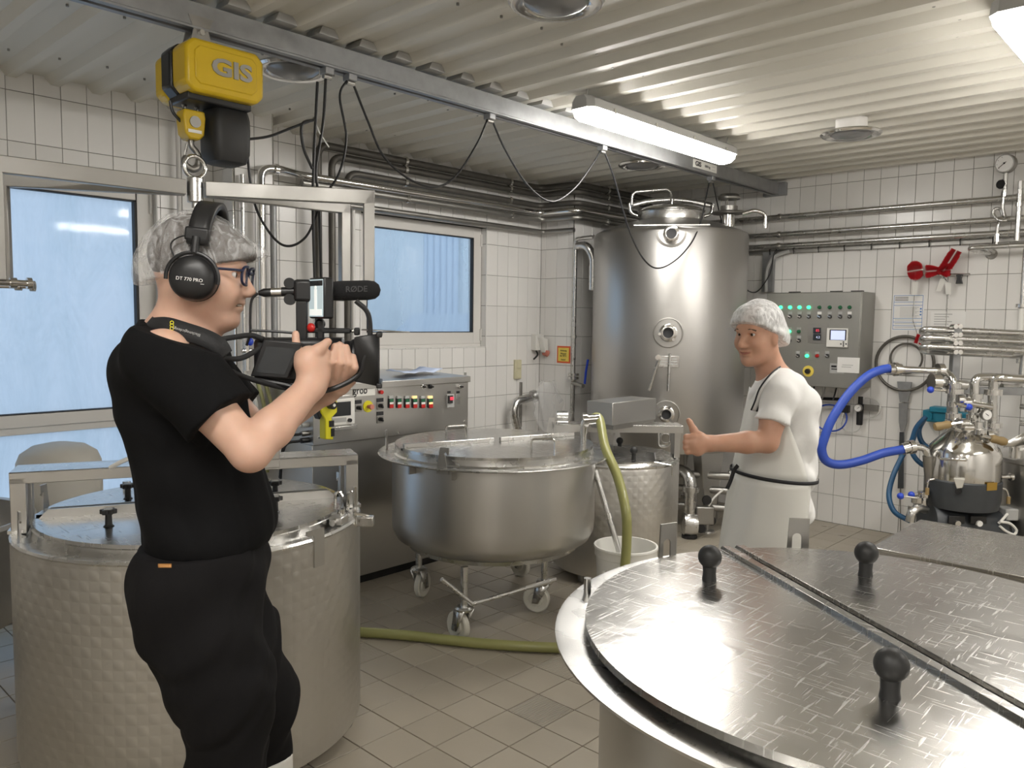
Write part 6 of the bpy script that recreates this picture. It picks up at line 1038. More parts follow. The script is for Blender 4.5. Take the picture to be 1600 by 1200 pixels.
for (x0, y0), (x1_, y1_), o in (((1478, 610), (1454, 609), -0.10), ((1494, 631), (1514, 636), -0.16)): a, b = sp(x0, y0, o), sp(x1_, y1_, o); lv_ = MB().tube([a, b], 0.008, 8).build('valve_lever', 'chrome', pw); MB().ball(b, 0.021, 14, 10).build('lever_knob', 'blue_pl', lv_)
wt([(1600, 555, 0.35), (1596, 595, 0.35), (1588, 606, 0.33), (1565, 604, 0.32)], 0.022, 'return_bend', 'steel', 0.1)
# lower left valves on the separator
lw = thing('drain_valves', sp(1432, 800), 'two blue-knobbed steel valves with elbow at the left of the separator base', 'valve')
def lt_(pts, r, name='tube', m='steel', rad=0.05): return MB().tube(bend([sp(*p) for p in pts], rad), r, 12).build(name, m, lw)
lt_([(1422, 815, -0.10), (1424, 800, -0.10), (1436, 792, -0.08), (1446, 796, -0.05)], 0.028, 'elbow'); lt_([(1432, 795, -0.06), (1433, 775, -0.06)], 0.02); lt_([(1444, 792, -0.03), (1444, 768, -0.03)], 0.02)
for q in (sp(1428, 795, -0.08), sp(1433, 781, -0.06), sp(1444, 772, -0.03), sp(1440, 785, -0.05)): MB().cyl(q - V(0, 0, 0.018), q + V(0, 0, 0.018), 0.035, seg=16).build('union_nut', 'chrome', lw)
for (x0, y0), (x1_, y1_), o in (((1432, 778), (1407, 775), -0.10), ((1444, 771), (1424, 773), -0.05)): a, b = sp(x0, y0, o), sp(x1_, y1_, o); lv_ = MB().tube([a, b], 0.007, 8).build('valve_lever', 'chrome', lw); MB().ball(b, 0.021, 14, 10).build('lever_knob', 'blue_pl', lv_)
# blue hose between the two couplings
bh = thing('blue_hose', sp(1410, 703, 0.0), 'thick bright blue hose looping from the inlet pipe to the riser', 'hose')
hp_ = [(1398, 576, 0.05), (1380, 577, 0.04), (1355, 588, 0.02), (1325, 617, 0.0), (1300, 655, -0.02), (1288, 685, -0.03), (1284, 703, -0.03), (1291, 720, -0.03), (1312, 726, -0.03), (1345, 720, -0.02), (1380, 708, -0.01), (1412, 702, 0.0)]
MB().tube(spline([sp(*p) for p in hp_], 8), 0.028, 16).build('hose', 'blue_hose', bh)
for a, b, r in (((1388, 577, 0.045), (1397, 577, 0.05), 0.036), ((1397, 577, 0.05), (1402, 577, 0.05), 0.044), ((1410, 702, 0.0), (1421, 699, 0.0), 0.037), ((1421, 699, 0.0), (1428, 698, 0.0), 0.044)): MB().cyl(sp(*a), sp(*b), r, seg=18).build('coupling', 'chrome', bh)
rs = thing('riser_pipe', sp(1456, 775, 0.02), 'bent steel riser pipe joining the blue hose to the separator base', 'pipe'); MB().tube(bend([sp(1426, 698, 0.0), sp(1445, 700, 0.0), sp(1450, 712, 0.0), sp(1457, 785, 0.02)], 0.07), 0.022, 14).build('tube', 'steel', rs); MB().tube([sp(1450, 712, 0.0), sp(1454, 755, 0.01)], 0.033, 14).build('sleeve', 'steel_dark', rs); MB().tube([sp(1453, 713, 0.0), sp(1462, 713, 0.0)], 0.008, 8).build('side_pin', 'steel', rs)
# teal hose and holder
th = thing('teal_hose', sp(1420, 812, 0.1), 'dark teal water hose looping down from the wall holder to the separator', 'hose')
MB().tube(spline([sp(*p) for p in ((1446, 652, 0.45), (1432, 668, 0.42), (1424, 690, 0.35), (1410, 712, 0.28), (1395, 745, 0.22), (1389, 775, 0.15), (1398, 800, 0.08), (1422, 814, 0.0))], 8), 0.017, 12).build('hose', 'teal_hose', th)
MB().tube(spline([sp(*p) for p in ((1444, 655, 0.48), (1436, 672, 0.46), (1440, 690, 0.42), (1455, 702, 0.38), (1475, 704, 0.34))], 8), 0.017, 12).build('hose_loop', 'teal_hose', th); MB().tube(spline([sp(*p) for p in ((1430, 675, 0.46), (1424, 700, 0.42), (1432, 718, 0.38), (1450, 730, 0.34), (1475, 733, 0.30))], 8), 0.017, 12).build('hose_loop', 'teal_hose', th)
tbx = thing('hose_holder', at(1478, 650, 1, WY), 'teal plastic hose holder on the back wall behind the pipe frame', 'hose holder')
a, b = at(1443, 640, 1, WY - 0.1), at(1512, 664, 1, WY - 0.1); MB().bx((a[0], WY - 0.12, b[2]), (b[0], WY - 0.001, a[2])).build('back', 'teal', tbx, bev=0.008); MB().bx((a[0] + 0.05, WY - 0.14, a[2] - 0.01), (b[0] - 0.08, WY - 0.02, a[2] + 0.03)).build('top_plate', 'teal', tbx, bev=0.006)
for k in range(3): MB().bx((a[0] + 0.06 + 0.1 * k, WY - 0.145, b[2] + 0.02), (a[0] + 0.07 + 0.1 * k, WY - 0.12, a[2] - 0.02)).build('rib', 'teal', tbx)
# second tank at the right edge
tk = thing('cream_tank', sp(1640, 830, 0.15), 'grey steel tank with clamped lid cut off at the right edge behind the separator', 'tank'); tc = sp(1652, 760, 0.03); tz = sp(1580, 718, 0.1)[2]; rt = 0.33
MB().lathe([(0, 0.1), (rt, 0.1), (rt, tz - 0.01), (rt + 0.012, tz), (rt + 0.012, tz + 0.02), (rt - 0.02, tz + 0.025), (0, tz + 0.05)], (tc[0], tc[1], 0), seg=64).build('shell', 'steel_panel', tk)
q = sp(1587, 715, -0.05); MB().cyl(q, q + V(0, 0, 0.09), 0.04, seg=18).build('lid_clamp', 'chrome', tk); MB().cyl(q + V(0, 0, 0.07), q + V(0, 0, 0.10), 0.055, seg=18).build('clamp_ring', 'chrome', tk); MB().tube([sp(1592, 702, -0.1), sp(1640, 700, -0.1)], 0.012, 8).build('clamp_lever', 'white_pl', tk)
pd = thing('steel_paddle', sp(1590, 690, -0.1), 'flat steel paddle lying on the tank lid at the right edge', 'paddle'); MB().add([sp(1568, 699, -0.12), sp(1572, 690, -0.12), sp(1600, 676, -0.12), sp(1625, 668, -0.12), sp(1625, 690, -0.12), sp(1590, 697, -0.12)], [(0, 1, 2, 3, 4, 5)]).build('blade', 'steel', pd, solid=0.004)
for a in (0.5, 2.6, 4.7): MB().cyl((tc[0] + 0.25 * math.cos(a), tc[1] + 0.25 * math.sin(a), 0), (tc[0] + 0.25 * math.cos(a), tc[1] + 0.25 * math.sin(a), 0.11), 0.025, seg=12).build('leg', 'steel', tk)
# steel table between the big vat and the separator
ta = thing('steel_table', (-0.4, 3.65, 0), 'plain stainless steel table behind the big foreground vat', 'table')
MB().bx((-1.09, 3.32, 0.735), (0.55, 3.97, 0.75)).build('tabletop', 'lid', ta, bev=0.004); MB().bx((-1.08, 3.33, 0.69), (0.54, 3.96, 0.735)).build('apron', 'steel_panel', ta)
for x in (-1.04, 0.5):
    for y in (3.37, 3.92): MB().bx((x - 0.02, y - 0.02, 0), (x + 0.02, y + 0.02, 0.69)).build('leg', 'steel', ta)
# ================================================================ people: smooth implicit surfaces
class SDF:
    def __init__(s, h=0.004): s.h = h; s.p = []; s.cuts = []; s.disp = None
    def cap(s, a, b, r0, r1=None, k=0.02, op='+', flat=False): s.p.append(('c', np.asarray(a, float), np.asarray(b, float), r0, r0 if r1 is None else r1, k, op, flat)); return s
    def chain(s, pts, rs, k=0.015):
        for i in range(len(pts) - 1): s.cap(pts[i], pts[i + 1], rs[i], rs[i + 1], k)
        return s
    def ell(s, c, r, R=None, k=0.02, op='+'): s.p.append(('e', np.asarray(c, float), np.asarray(r, float), np.eye(3) if R is None else R, None, k, op, False)); return s
    def cut(s, p, n, k=0.0, box=None): s.cuts.append((np.asarray(p, float), np.asarray(n, float) / np.linalg.norm(n), box)); return s
    def mesh(s):
        lo, hi = np.full(3, 1e9), np.full(3, -1e9)
        for q in s.p:
            if q[6] != '+': continue
            if q[0] == 'c': m = max(q[3], q[4]); a, b = np.minimum(q[1], q[2]) - m, np.maximum(q[1], q[2]) + m
            else: m = q[2].max(); a, b = q[1] - m, q[1] + m
            lo, hi = np.minimum(lo, a), np.maximum(hi, b)
        h = s.h; lo -= 5 * h; hi += 5 * h; n = np.ceil((hi - lo) / h).astype(int) + 1; F = np.full(n, 0.08, np.float32)
        ax = [lo[i] + h * np.arange(n[i]) for i in range(3)]
        for typ, a, b, c, d, k, op, flat in s.p:
            pad = k + 0.03
            if typ == 'c': m = max(c, d) + pad; l, u = np.minimum(a, b) - m, np.maximum(a, b) + m
            else: m = b.max() + pad; l, u = a - m, a + m
            i0 = np.clip(((l - lo) / h).astype(int), 0, n); i1 = np.clip(((u - lo) / h).astype(int) + 2, 0, n)
            if (i1 <= i0).any(): continue
            sl = tuple(slice(i0[j], i1[j]) for j in range(3)); X, Y, Z = (ax[j][sl[j]].astype(np.float32).reshape([-1 if t == j else 1 for t in range(3)]) for j in range(3))
            if typ == 'c':
                ab = (b - a).astype(np.float32); L2 = float(ab @ ab) + 1e-12; t = np.clip(((X - a[0]) * ab[0] + (Y - a[1]) * ab[1] + (Z - a[2]) * ab[2]) / L2, 0, 1)
                D = np.sqrt((X - a[0] - t * ab[0]) ** 2 + (Y - a[1] - t * ab[1]) ** 2 + (Z - a[2] - t * ab[2]) ** 2) - (c + (d - c) * t)
                if flat: un = ab / math.sqrt(L2); D = np.maximum(D, (X - b[0]) * un[0] + (Y - b[1]) * un[1] + (Z - b[2]) * un[2])
            else:
                R = c; P = [(X - a[0]) * R[0, j] + (Y - a[1]) * R[1, j] + (Z - a[2]) * R[2, j] for j in range(3)]
                k0 = np.sqrt(sum((P[j] / b[j]) ** 2 for j in range(3))); k1 = np.sqrt(sum((P[j] / b[j] ** 2) ** 2 for j in range(3))) + 1e-9; D = k0 * (k0 - 1) / k1
            G = F[sl]
            if op == '+': hh = np.maximum(k - np.abs(G - D), 0) / k; F[sl] = np.minimum(G, D) - hh * hh * k * 0.25
            else: hh = np.maximum(k - np.abs(G + D), 0) / k; F[sl] = np.maximum(G, -D) + hh * hh * k * 0.25
        if s.disp is not None:
            ii = np.argwhere(np.abs(F) < 0.03); P = lo + ii * h; F[ii[:, 0], ii[:, 1], ii[:, 2]] += s.disp(P).astype(np.float32)
        for p, nn, box in s.cuts:
            if box is None: F = np.maximum(F, ((ax[0].reshape(-1, 1, 1) - p[0]) * nn[0] + (ax[1].reshape(1, -1, 1) - p[1]) * nn[1] + (ax[2].reshape(1, 1, -1) - p[2]) * nn[2]).astype(np.float32))
            else:
                l, u = p - box, p + box; i0 = np.clip(((l - lo) / h).astype(int), 0, n); i1 = np.clip(((u - lo) / h).astype(int) + 1, 0, n); sl = tuple(slice(i0[j], i1[j]) for j in range(3)); X, Y, Z = (ax[j][sl[j]].reshape([-1 if t == j else 1 for t in range(3)]) for j in range(3))
                F[sl] = np.maximum(F[sl], ((X - p[0]) * nn[0] + (Y - p[1]) * nn[1] + (Z - p[2]) * nn[2]).astype(np.float32))
        I = F < 0; cnt = np.zeros(tuple(n - 1), np.int8)
        for dx in (0, 1):
            for dy in (0, 1):
                for dz in (0, 1): cnt += I[dx:n[0] - 1 + dx, dy:n[1] - 1 + dy, dz:n[2] - 1 + dz]
        mix = (cnt > 0) & (cnt < 8); ii = np.argwhere(mix); idx = np.full(mix.shape, -1, np.int32); idx[mix] = np.arange(len(ii))
        co = np.array([(dx, dy, dz) for dx in (0, 1) for dy in (0, 1) for dz in (0, 1)]); vals = np.stack([F[ii[:, 0] + c[0], ii[:, 1] + c[1], ii[:, 2] + c[2]] for c in co], 1)
        acc = np.zeros((len(ii), 3)); num = np.zeros(len(ii))
        for a in range(8):
            for b in range(a + 1, 8):
                if np.abs(co[a] - co[b]).sum() != 1: continue
                m = (vals[:, a] < 0) != (vals[:, b] < 0); t = vals[:, a] / (vals[:, a] - vals[:, b] + 1e-20); acc[m] += (co[a] + np.outer(t, co[b] - co[a]))[m]; num += m
        verts = lo + (ii + acc / np.maximum(num, 1)[:, None]) * h; faces = []
        for axn in range(3):
            A = [slice(1, -1)] * 3; A[axn] = slice(0, -1); B = list(A); B[axn] = slice(1, None); i1_, i2_ = I[tuple(A)], I[tuple(B)]
            e = np.argwhere(i1_ != i2_); s1 = i1_[i1_ != i2_]; base = e.copy(); o = [j for j in range(3) if j != axn]; base[:, o[0]] += 1; base[:, o[1]] += 1
            def cell(du, dv): c = base.copy(); c[:, o[0]] -= du; c[:, o[1]] -= dv; return idx[c[:, 0], c[:, 1], c[:, 2]]
            q = np.stack([cell(1, 1), cell(0, 1), cell(0, 0), cell(1, 0)], 1); fl = s1 if axn != 1 else ~s1; q[~fl] = q[~fl][:, ::-1]; faces.append(q)
        return verts, np.concatenate(faces)
    def build(s, name, m, parent, keep=None):
        v, f = s.mesh(); o0 = np.array(ORG[parent.name]); me = bpy.data.meshes.new(name)
        me.vertices.add(len(v)); me.vertices.foreach_set('co', (v - o0).astype(np.float32).ravel()); me.loops.add(f.size); me.loops.foreach_set('vertex_index', f.astype(np.int32).ravel()); me.polygons.add(len(f)); me.polygons.foreach_set('loop_start', np.arange(0, f.size, 4, dtype=np.int32)); me.update(calc_edges=True); me.validate()
        me.materials.append(M[m] if isinstance(m, str) else m); me.shade_smooth(); o = bpy.data.objects.new(name, me); COL.objects.link(o); o.parent = parent; ORG[o.name] = tuple(o0); return o
def axes(ang, pitch=0.0):          # columns: forward, left, up
    f = V(math.cos(ang) * math.cos(pitch), math.sin(ang) * math.cos(pitch), math.sin(pitch)); l = V(-math.sin(ang), math.cos(ang), 0); return np.stack([f, l, np.cross(f, l)], 1)
def skin_mat(name, col):
    m = mat(name, col, 0.48, sub=0.25, bump=0.03, bscale=160, cvar=0.10, vscale=28); return m
M['skin_a'] = skin_mat('fair_skin', (0.62, 0.39, 0.29)); M['skin_b'] = skin_mat('tanned_skin', (0.53, 0.295, 0.20))
M['black_cloth'] = mat('black_cotton', (0.0035, 0.0035, 0.004), 0.9, bump=0.35, bscale=12, spec=0.2); M['black_denim'] = mat('washed_black_twill', (0.0065, 0.006, 0.0065), 0.9, bump=0.35, bscale=16, cvar=0.45, vscale=9, spec=0.2, stretch=(1, 1, 0.5))
M['white_cloth'] = mat('white_cotton', (0.76, 0.755, 0.74), 0.85, bump=0.30, bscale=13); M['apron'] = mat('white_pvc_apron', (0.70, 0.695, 0.655), 0.32, bump=0.03, bscale=7); M['boot'] = mat('white_rubber_boot', (0.72, 0.71, 0.67), 0.35)
M['hair_dk'] = mat('dark_hair', (0.05, 0.035, 0.025), 0.55, bump=0.3, bscale=200); M['hair_br'] = mat('brown_hair', (0.10, 0.065, 0.04), 0.55, bump=0.3, bscale=200); M['eye_w'] = mat('eye_white', (0.75, 0.72, 0.70), 0.25); M['eye_d'] = mat('dark_iris', (0.05, 0.03, 0.02), 0.15)
M['lips'] = mat('lips', (0.40, 0.15, 0.12), 0.45); M['teeth'] = mat('teeth', (0.75, 0.72, 0.65), 0.3); M['stubble'] = mat('stubble', (0.20, 0.12, 0.08), 0.7, bump=0.3, bscale=300)
def net_mat(name, alpha, col=(0.80, 0.80, 0.80)):
    m = mat(name, col, 0.7); N, L = m.node_tree.nodes, m.node_tree.links; b = N['Principled BSDF']; tc = N.new('ShaderNodeTexCoord'); mp = N.new('ShaderNodeMapping'); mp.inputs['Scale'].default_value = (1, 1, 0.45); L.new(tc.outputs['Object'], mp.inputs[0])
    n = N.new('ShaderNodeTexNoise'); n.inputs['Scale'].default_value = 48; n.inputs['Detail'].default_value = 8; n.inputs['Distortion'].default_value = 1.5; L.new(mp.outputs[0], n.inputs['Vector']); r = N.new('ShaderNodeMapRange'); r.inputs['From Min'].default_value = 0.35; r.inputs['From Max'].default_value = 0.68; r.inputs['To Min'].default_value = alpha[0]; r.inputs['To Max'].default_value = alpha[1]; L.new(n.outputs['Fac'], r.inputs['Value']); L.new(r.outputs[0], b.inputs['Alpha'])
    bp = N.new('ShaderNodeBump'); bp.inputs['Strength'].default_value = 0.5; bp.inputs['Distance'].default_value = 0.01; L.new(n.outputs['Fac'], bp.inputs['Height']); L.new(bp.outputs[0], b.inputs['Normal']); return m
M['net_a'] = net_mat('white_gauze_hairnet', (0.10, 0.42)); M['net_b'] = net_mat('white_crepe_cap', (0.50, 0.95))
def folds(amp, freqs, seed):
    r = np.random.default_rng(seed); K = [(r.normal(size=3), r.uniform(0, 6.28)) for _ in freqs]
    return lambda P: sum(amp * np.sin((P @ (k / np.linalg.norm(k))) * fq + ph + 1.5 * np.sin(P @ k * fq * 0.3)) for (k, ph), fq in zip(K, freqs)) / len(freqs)
def ribbon(pts, w, nrm, name, m, parent, t=0.002, n=8):
    P = spline(pts, n); mb = MB(); nv = [np.asarray(nrm(p) if callable(nrm) else nrm, float) for p in P]; rows = [[], []]
    for i, p in enumerate(P):
        d = P[min(i + 1, len(P) - 1)] - P[max(i - 1, 0)]; s_ = np.cross(d, nv[i]); s_ /= np.linalg.norm(s_) + 1e-9; rows[0].append(p - s_ * w / 2); rows[1].append(p + s_ * w / 2)
    return mb.sheet(rows).build(name, m, parent, solid=t)
# ---------------------------------------------------------------- cameraman
_g = ray(320, 600); _g = _g[:2] / np.hypot(*_g[:2]) * 1.98; O1 = V(_g[0], _g[1], 0); AX1 = axes(math.radians(52)); F1, L1 = AX1[:, 0], AX1[:, 1]; UP = V(0, 0, 1)
def c1(px, py, l=0.0): return on_plane(px, py, O1 + L1 * l, L1)
cm = thing('person', O1, 'cameraman in black T-shirt and trousers with white hairnet and headphones, filming to the right', 'person')
HA = axes(math.radians(50), -0.10); hc = c1(316, 420)
def hp1(a, b, c): return hc + HA @ V(a, b, c)        # head frame: forward, left, up (metres)
sk = SDF(0.0038)
sk.ell(hp1(-0.012, 0, 0.012), (0.098, 0.077, 0.098), HA, 0.02).ell(hp1(0.03, 0, -0.045), (0.066, 0.066, 0.085), HA, 0.03)
sk.cap(hp1(-0.015, 0.045, -0.075), hp1(0.055, 0.018, -0.108), 0.026, 0.022, 0.03).cap(hp1(-0.015, -0.045, -0.075), hp1(0.055, -0.018, -0.108), 0.026, 0.022, 0.03)
sk.ell(hp1(0.072, 0, -0.112), (0.020, 0.022, 0.018), HA, 0.02)                         # chin
sk.cap(hp1(0.088, 0, 0.0), hp1(0.112, 0, -0.040), 0.009, 0.012, 0.014).ell(hp1(0.106, 0.011, -0.045), (0.010, 0.008, 0.008), HA, 0.01).ell(hp1(0.106, -0.011, -0.045), (0.010, 0.008, 0.008), HA, 0.01)   # nose
sk.cap(hp1(0.078, 0.028, 0.016), hp1(0.078, -0.028, 0.016), 0.015, 0.015, 0.02)      # brow
sk.ell(hp1(0.090, 0, -0.068), (0.012, 0.022, 0.008), HA, 0.010).ell(hp1(0.086, 0, -0.082), (0.012, 0.020, 0.008), HA, 0.010)   # lips
for s in (1, -1): sk.ell(hp1(0.062, s * 0.040, -0.045), (0.030, 0.020, 0.028), HA, 0.03); sk.ell(hp1(0.084, s * 0.031, -0.006), (0.014, 0.015, 0.007), HA, 0.008, '-'); sk.ell(hp1(-0.005, s * 0.078, -0.03), (0.018, 0.010, 0.030), HA, 0.01)
sk.ell(hp1(0.088, -0.014, -0.0745), (0.012, 0.012, 0.003), HA, 0.004, '-')
nb = c1(282, 528); sk.cap(nb, hp1(-0.03, 0, -0.075), 0.062, 0.058, 0.03)
RS, LS = c1(255, 556, -0.175), c1(290, 556, 0.185); RE, LE = c1(391, 706, -0.215), c1(405, 680, 0.16); RWr, LWr = c1(487, 603, -0.09), c1(508, 612, 0.03)
sk.cap(c1(275, 560), c1(300, 700), 0.10, 0.10, 0.05).cap(c1(300, 700), c1(322, 850), 0.10, 0.11, 0.05).cap(RS, LS, 0.055, 0.055, 0.05)
sk.chain([RS, (RS + RE) / 2, RE], [0.052, 0.049, 0.041]).chain([RE, RE * .65 + RWr * .35, RWr], [0.041, 0.043, 0.030]).chain([LS, LE, LWr], [0.05, 0.041, 0.029])
HR, HL = c1(298, 925, -0.09), c1(335, 925, 0.09); KR, KL = c1(352, 1085, -0.10), c1(402, 1080, 0.11); AR, AL = c1(372, 1330, -0.10), c1(425, 1330, 0.12)
gA = V(AR[0], AR[1], 0.09); gL = V(AL[0], AL[1], 0.09); sk.chain([HR, KR, gA], [0.075, 0.05, 0.04]).chain([HL, KL, gL], [0.075, 0.05, 0.04]).cap(HR, HL, 0.085, 0.085, 0.05)
# right hand gripping the top of the camera body
pw_ = c1(484, 572, -0.085); sk.cap(RWr, pw_, 0.029, 0.030, 0.02).cap(c1(480, 566, -0.085), c1(500, 585, -0.08), 0.026, 0.024, 0.02).cap(c1(484, 556, -0.08), c1(504, 560, -0.075), 0.022, 0.018, 0.02)
for y0, r in ((553, 0.0105), (566, 0.011), (579, 0.011), (591, 0.0095)): sk.chain([c1(498, y0, -0.085), c1(509, y0 - 1, -0.078), c1(511, y0 + 1, -0.045)], [r + .001, r, r * .9], 0.003)
sk.chain([c1(476, 562, -0.085), c1(497, 547, -0.095), c1(512, 534, -0.085)], [0.016, 0.012, 0.0095], 0.010)                 # thumb along the grip
sk.chain([c1(468, 563, -0.07), c1(463, 543, -0.06), c1(462, 522, -0.05)], [0.012, 0.010, 0.0085], 0.008)                   # forefinger on the button
# left hand cradling the lens from below
sk.cap(LWr, c1(528, 600, 0.0), 0.028, 0.030, 0.02).cap(c1(522, 600, -0.02), c1(546, 592, -0.02), 0.020, 0.018, 0.02)
for b_, m_, t_, r in (((516, 594), (519, 566), (523, 541), 0.0095), ((527, 596), (532, 566), (531, 539), 0.010), ((538, 594), (545, 568), (541, 543), 0.010), ((549, 590), (555, 574), (552, 557), 0.0085)):
    sk.chain([c1(*b_, -0.035), c1(*m_, -0.072), c1(*t_, -0.066)], [r, r, r * .85], 0.0015)
sk.chain([c1(520, 598, 0.02), c1(516, 580, 0.055), c1(520, 560, 0.065)], [0.014, 0.012, 0.010], 0.008)
body = sk.build('body', 'skin_a', cm)
# shirt
sh = SDF(0.0055); sh.ell(c1(268, 580), (0.120, 0.185, 0.10), AX1, 0.05).cap(c1(262, 570, -0.09), c1(262, 570, 0.09), 0.085, 0.085, 0.06).ell(c1(285, 650), (0.128, 0.170, 0.14), AX1, 0.06).ell(c1(305, 740), (0.130, 0.165, 0.14), AX1, 0.06).ell(c1(325, 830), (0.142, 0.178, 0.12), AX1, 0.06).cap(c1(345, 640), c1(375, 790), 0.05, 0.055, 0.08)
sh.cap(RS, RS + (RE - RS) / np.linalg.norm(RE - RS) * 0.175, 0.084, 0.078, 0.03, flat=True).cap(LS, LS + (LE - LS) / np.linalg.norm(LE - LS) * 0.19, 0.076, 0.074, 0.03, flat=True).cap(c1(272, 530), c1(278, 550), 0.075, 0.10, 0.04)
sh.disp = folds(0.009, (26, 38, 55, 34), 3)
hz = c1(325, 846)[2]; sh.cut(V(0, 0, hz), (0, 0, -1)); nn = V(*F1) * 0.35 + UP; sh.cut(c1(285, 520), nn)
sh.build('t_shirt', 'black_cloth', cm)
# trousers
tr = SDF(0.0055); tr.ell(c1(322, 872), (0.145, 0.176, 0.13), AX1, 0.05).ell(c1(288, 930, -0.085), (0.092, 0.088, 0.11), AX1, 0.10).ell(c1(305, 930, 0.085), (0.092, 0.088, 0.11), AX1, 0.10)
tr.chain([HR, HR * .5 + KR * .5, KR, KR * .72 + gA * .28], [0.106, 0.102, 0.090, 0.078], 0.08).chain([HL, HL * .5 + KL * .5, KL, KL * .72 + gL * .28], [0.106, 0.098, 0.084, 0.076], 0.06).cap(c1(400, 1075, 0.11), c1(425, 1100, 0.11), 0.06, 0.06, 0.03).cap(KR * .75 + gA * .25 - V(*F1) * 0.03, KR * .70 + gA * .30 - V(*F1) * 0.02, 0.07, 0.06, 0.02)
tr.disp = folds(0.010, (26, 40, 55, 70), 11); tr.cut(V(0, 0, c1(320, 842)[2]), (0, 0, 1)); zc_ = (KL * .66 + gL * .34)[2]; tr.cut(V(0, 0, zc_), (0, 0, -1)); trs = tr.build('trousers', 'black_denim', cm)
q = c1(257, 884, -0.155); 
def tri_hit(px, py, obj):                     # first point of a child mesh under a photo pixel
    d = ray(px, py); o0 = Vector(tuple(CAM - np.array(ORG[obj.name]))); ok, loc, n, i = obj.ray_cast(o0, Vector(tuple(d / np.linalg.norm(d)))); return (np.array(loc) + np.array(ORG[obj.name]), np.array(n)) if ok else (None, None)
def patch(obj, name, m, parent, px0, py0, px1, py1, off=0.0015, t=0.0012, nx=5, ny=3, bev=0):
    g = []
    for j in range(ny + 1):
        row = []
        for i in range(nx + 1):
            p, n = tri_hit(px0 + (px1 - px0) * i / nx, py0 + (py1 - py0) * j / ny, obj)
            if p is None: return None
            d = CAM - p; row.append(p + d / np.linalg.norm(d) * off)
        g.append(row)
    return MB().sheet(g).build(name, m, parent, solid=t)
M['leather'] = mat('tan_leather', (0.42, 0.20, 0.06), 0.6)
patch(trs, 'leather_tab', 'leather', trs, 247, 881, 268, 887)
# boots
for nm, K, A in (('right', KR, gA), ('left', KL, gL)):
    bt = SDF(0.006); top = K * .60 + A * .40; bt.chain([top + UP * 0.08, A * .7 + top * .3, V(A[0], A[1], 0.07)], [0.074, 0.062, 0.052], 0.03).cap(V(A[0], A[1], 0.052) - V(*F1) * 0.03, V(A[0], A[1], 0.045) + V(*F1) * 0.16, 0.052, 0.043, 0.03); bt.cut(V(0, 0, 0.0), (0, 0, -1)); bt.cut(V(0, 0, zc_ + 0.035), (0, 0, 1)); bt.build('rubber_boot', 'boot', cm)
# hair under the net, hairnet
hr = SDF(0.0045); hr.ell(hp1(-0.012, 0, 0.030), (0.109, 0.087, 0.094), HA, 0.02).ell(hp1(0.075, 0, 0.045), (0.04, 0.055, 0.022), HA, 0.04); hr.cut(hp1(0, 0, 0.0), -HA[:, 2] * 1.0 + HA[:, 0] * 0.30); hr.build('hair', 'hair_dk', cm)
hn = SDF(0.0045); hn.ell(hp1(-0.015, 0, 0.032), (0.116, 0.092, 0.100), HA, 0.02).ell(hp1(-0.092, 0, -0.025), (0.058, 0.065, 0.065), HA, 0.05).ell(hp1(0.098, 0, 0.050), (0.046, 0.06, 0.024), HA, 0.04).cap(hp1(-0.02, 0.085, 0.0), hp1(0.08, 0.05, 0.02), 0.02, 0.02, 0.03).cap(hp1(-0.02, -0.085, 0.0), hp1(0.08, -0.05, 0.02), 0.02, 0.02, 0.03)
hn.disp = folds(0.003, (60, 95, 140, 75), 5); hn.cut(hp1(0.0, 0, -0.006), -HA[:, 2] * 0.95 + HA[:, 0] * 0.34); hn.build('hairnet', 'net_a', cm)
for s in (1, -1): MB().ball(hp1(0.0725, s * 0.031, -0.006), 0.0125, 14, 10).build('eye', 'eye_w', cm); MB().ball(hp1(0.0815, s * 0.031, -0.006), (0.0045, 0.006, 0.006), 10, 8, HA).build('iris', 'eye_d', cm)
MB().ball(hp1(0.0895, 0, -0.0745), (0.008, 0.017, 0.0035), 12, 8, HA).build('teeth', 'teeth', cm)
# glasses
gs = thing('eyeglasses', hp1(0.1, 0, 0), 'dark blue rimmed glasses on the cameraman', 'glasses'); M['navy'] = mat('navy_acetate', (0.01, 0.016, 0.05), 0.3)
m = bpy.data.materials.new('spectacle_lens'); m.use_nodes = True; b = m.node_tree.nodes['Principled BSDF']; b.inputs['Alpha'].default_value = 0.18; b.inputs['Roughness'].default_value = 0.05; b.inputs['Base Color'].default_value = (0.3, 0.35, 0.45, 1); M['lens'] = m
for s in (1, -1):
    rim = [hp1(0.108 - 0.006 * abs(math.cos(a)), s * (0.034 + 0.026 * math.copysign(abs(math.cos(a)) ** .7, math.cos(a))), -0.006 + 0.021 * math.copysign(abs(math.sin(a)) ** .7, math.sin(a))) for a in np.linspace(0, 2 * math.pi, 25)[:-1]]
    r_ = MB().tube(rim, 0.0032, 8, closed=True).build('rim', 'navy', gs); MB().add(rim, [tuple(range(24))]).build('lens', 'lens', r_); MB().tube([hp1(0.104, s * 0.060, 0.004), hp1(0.09, s * 0.076, 0.004), hp1(-0.01, s * 0.082, 0.0)], 0.003, 8).build('temple_arm', 'navy', gs)
MB().tube([hp1(0.108, 0.01, 0.0), hp1(0.112, 0, 0.003), hp1(0.108, -0.01, 0.0)], 0.003, 8).build('bridge', 'navy', gs)
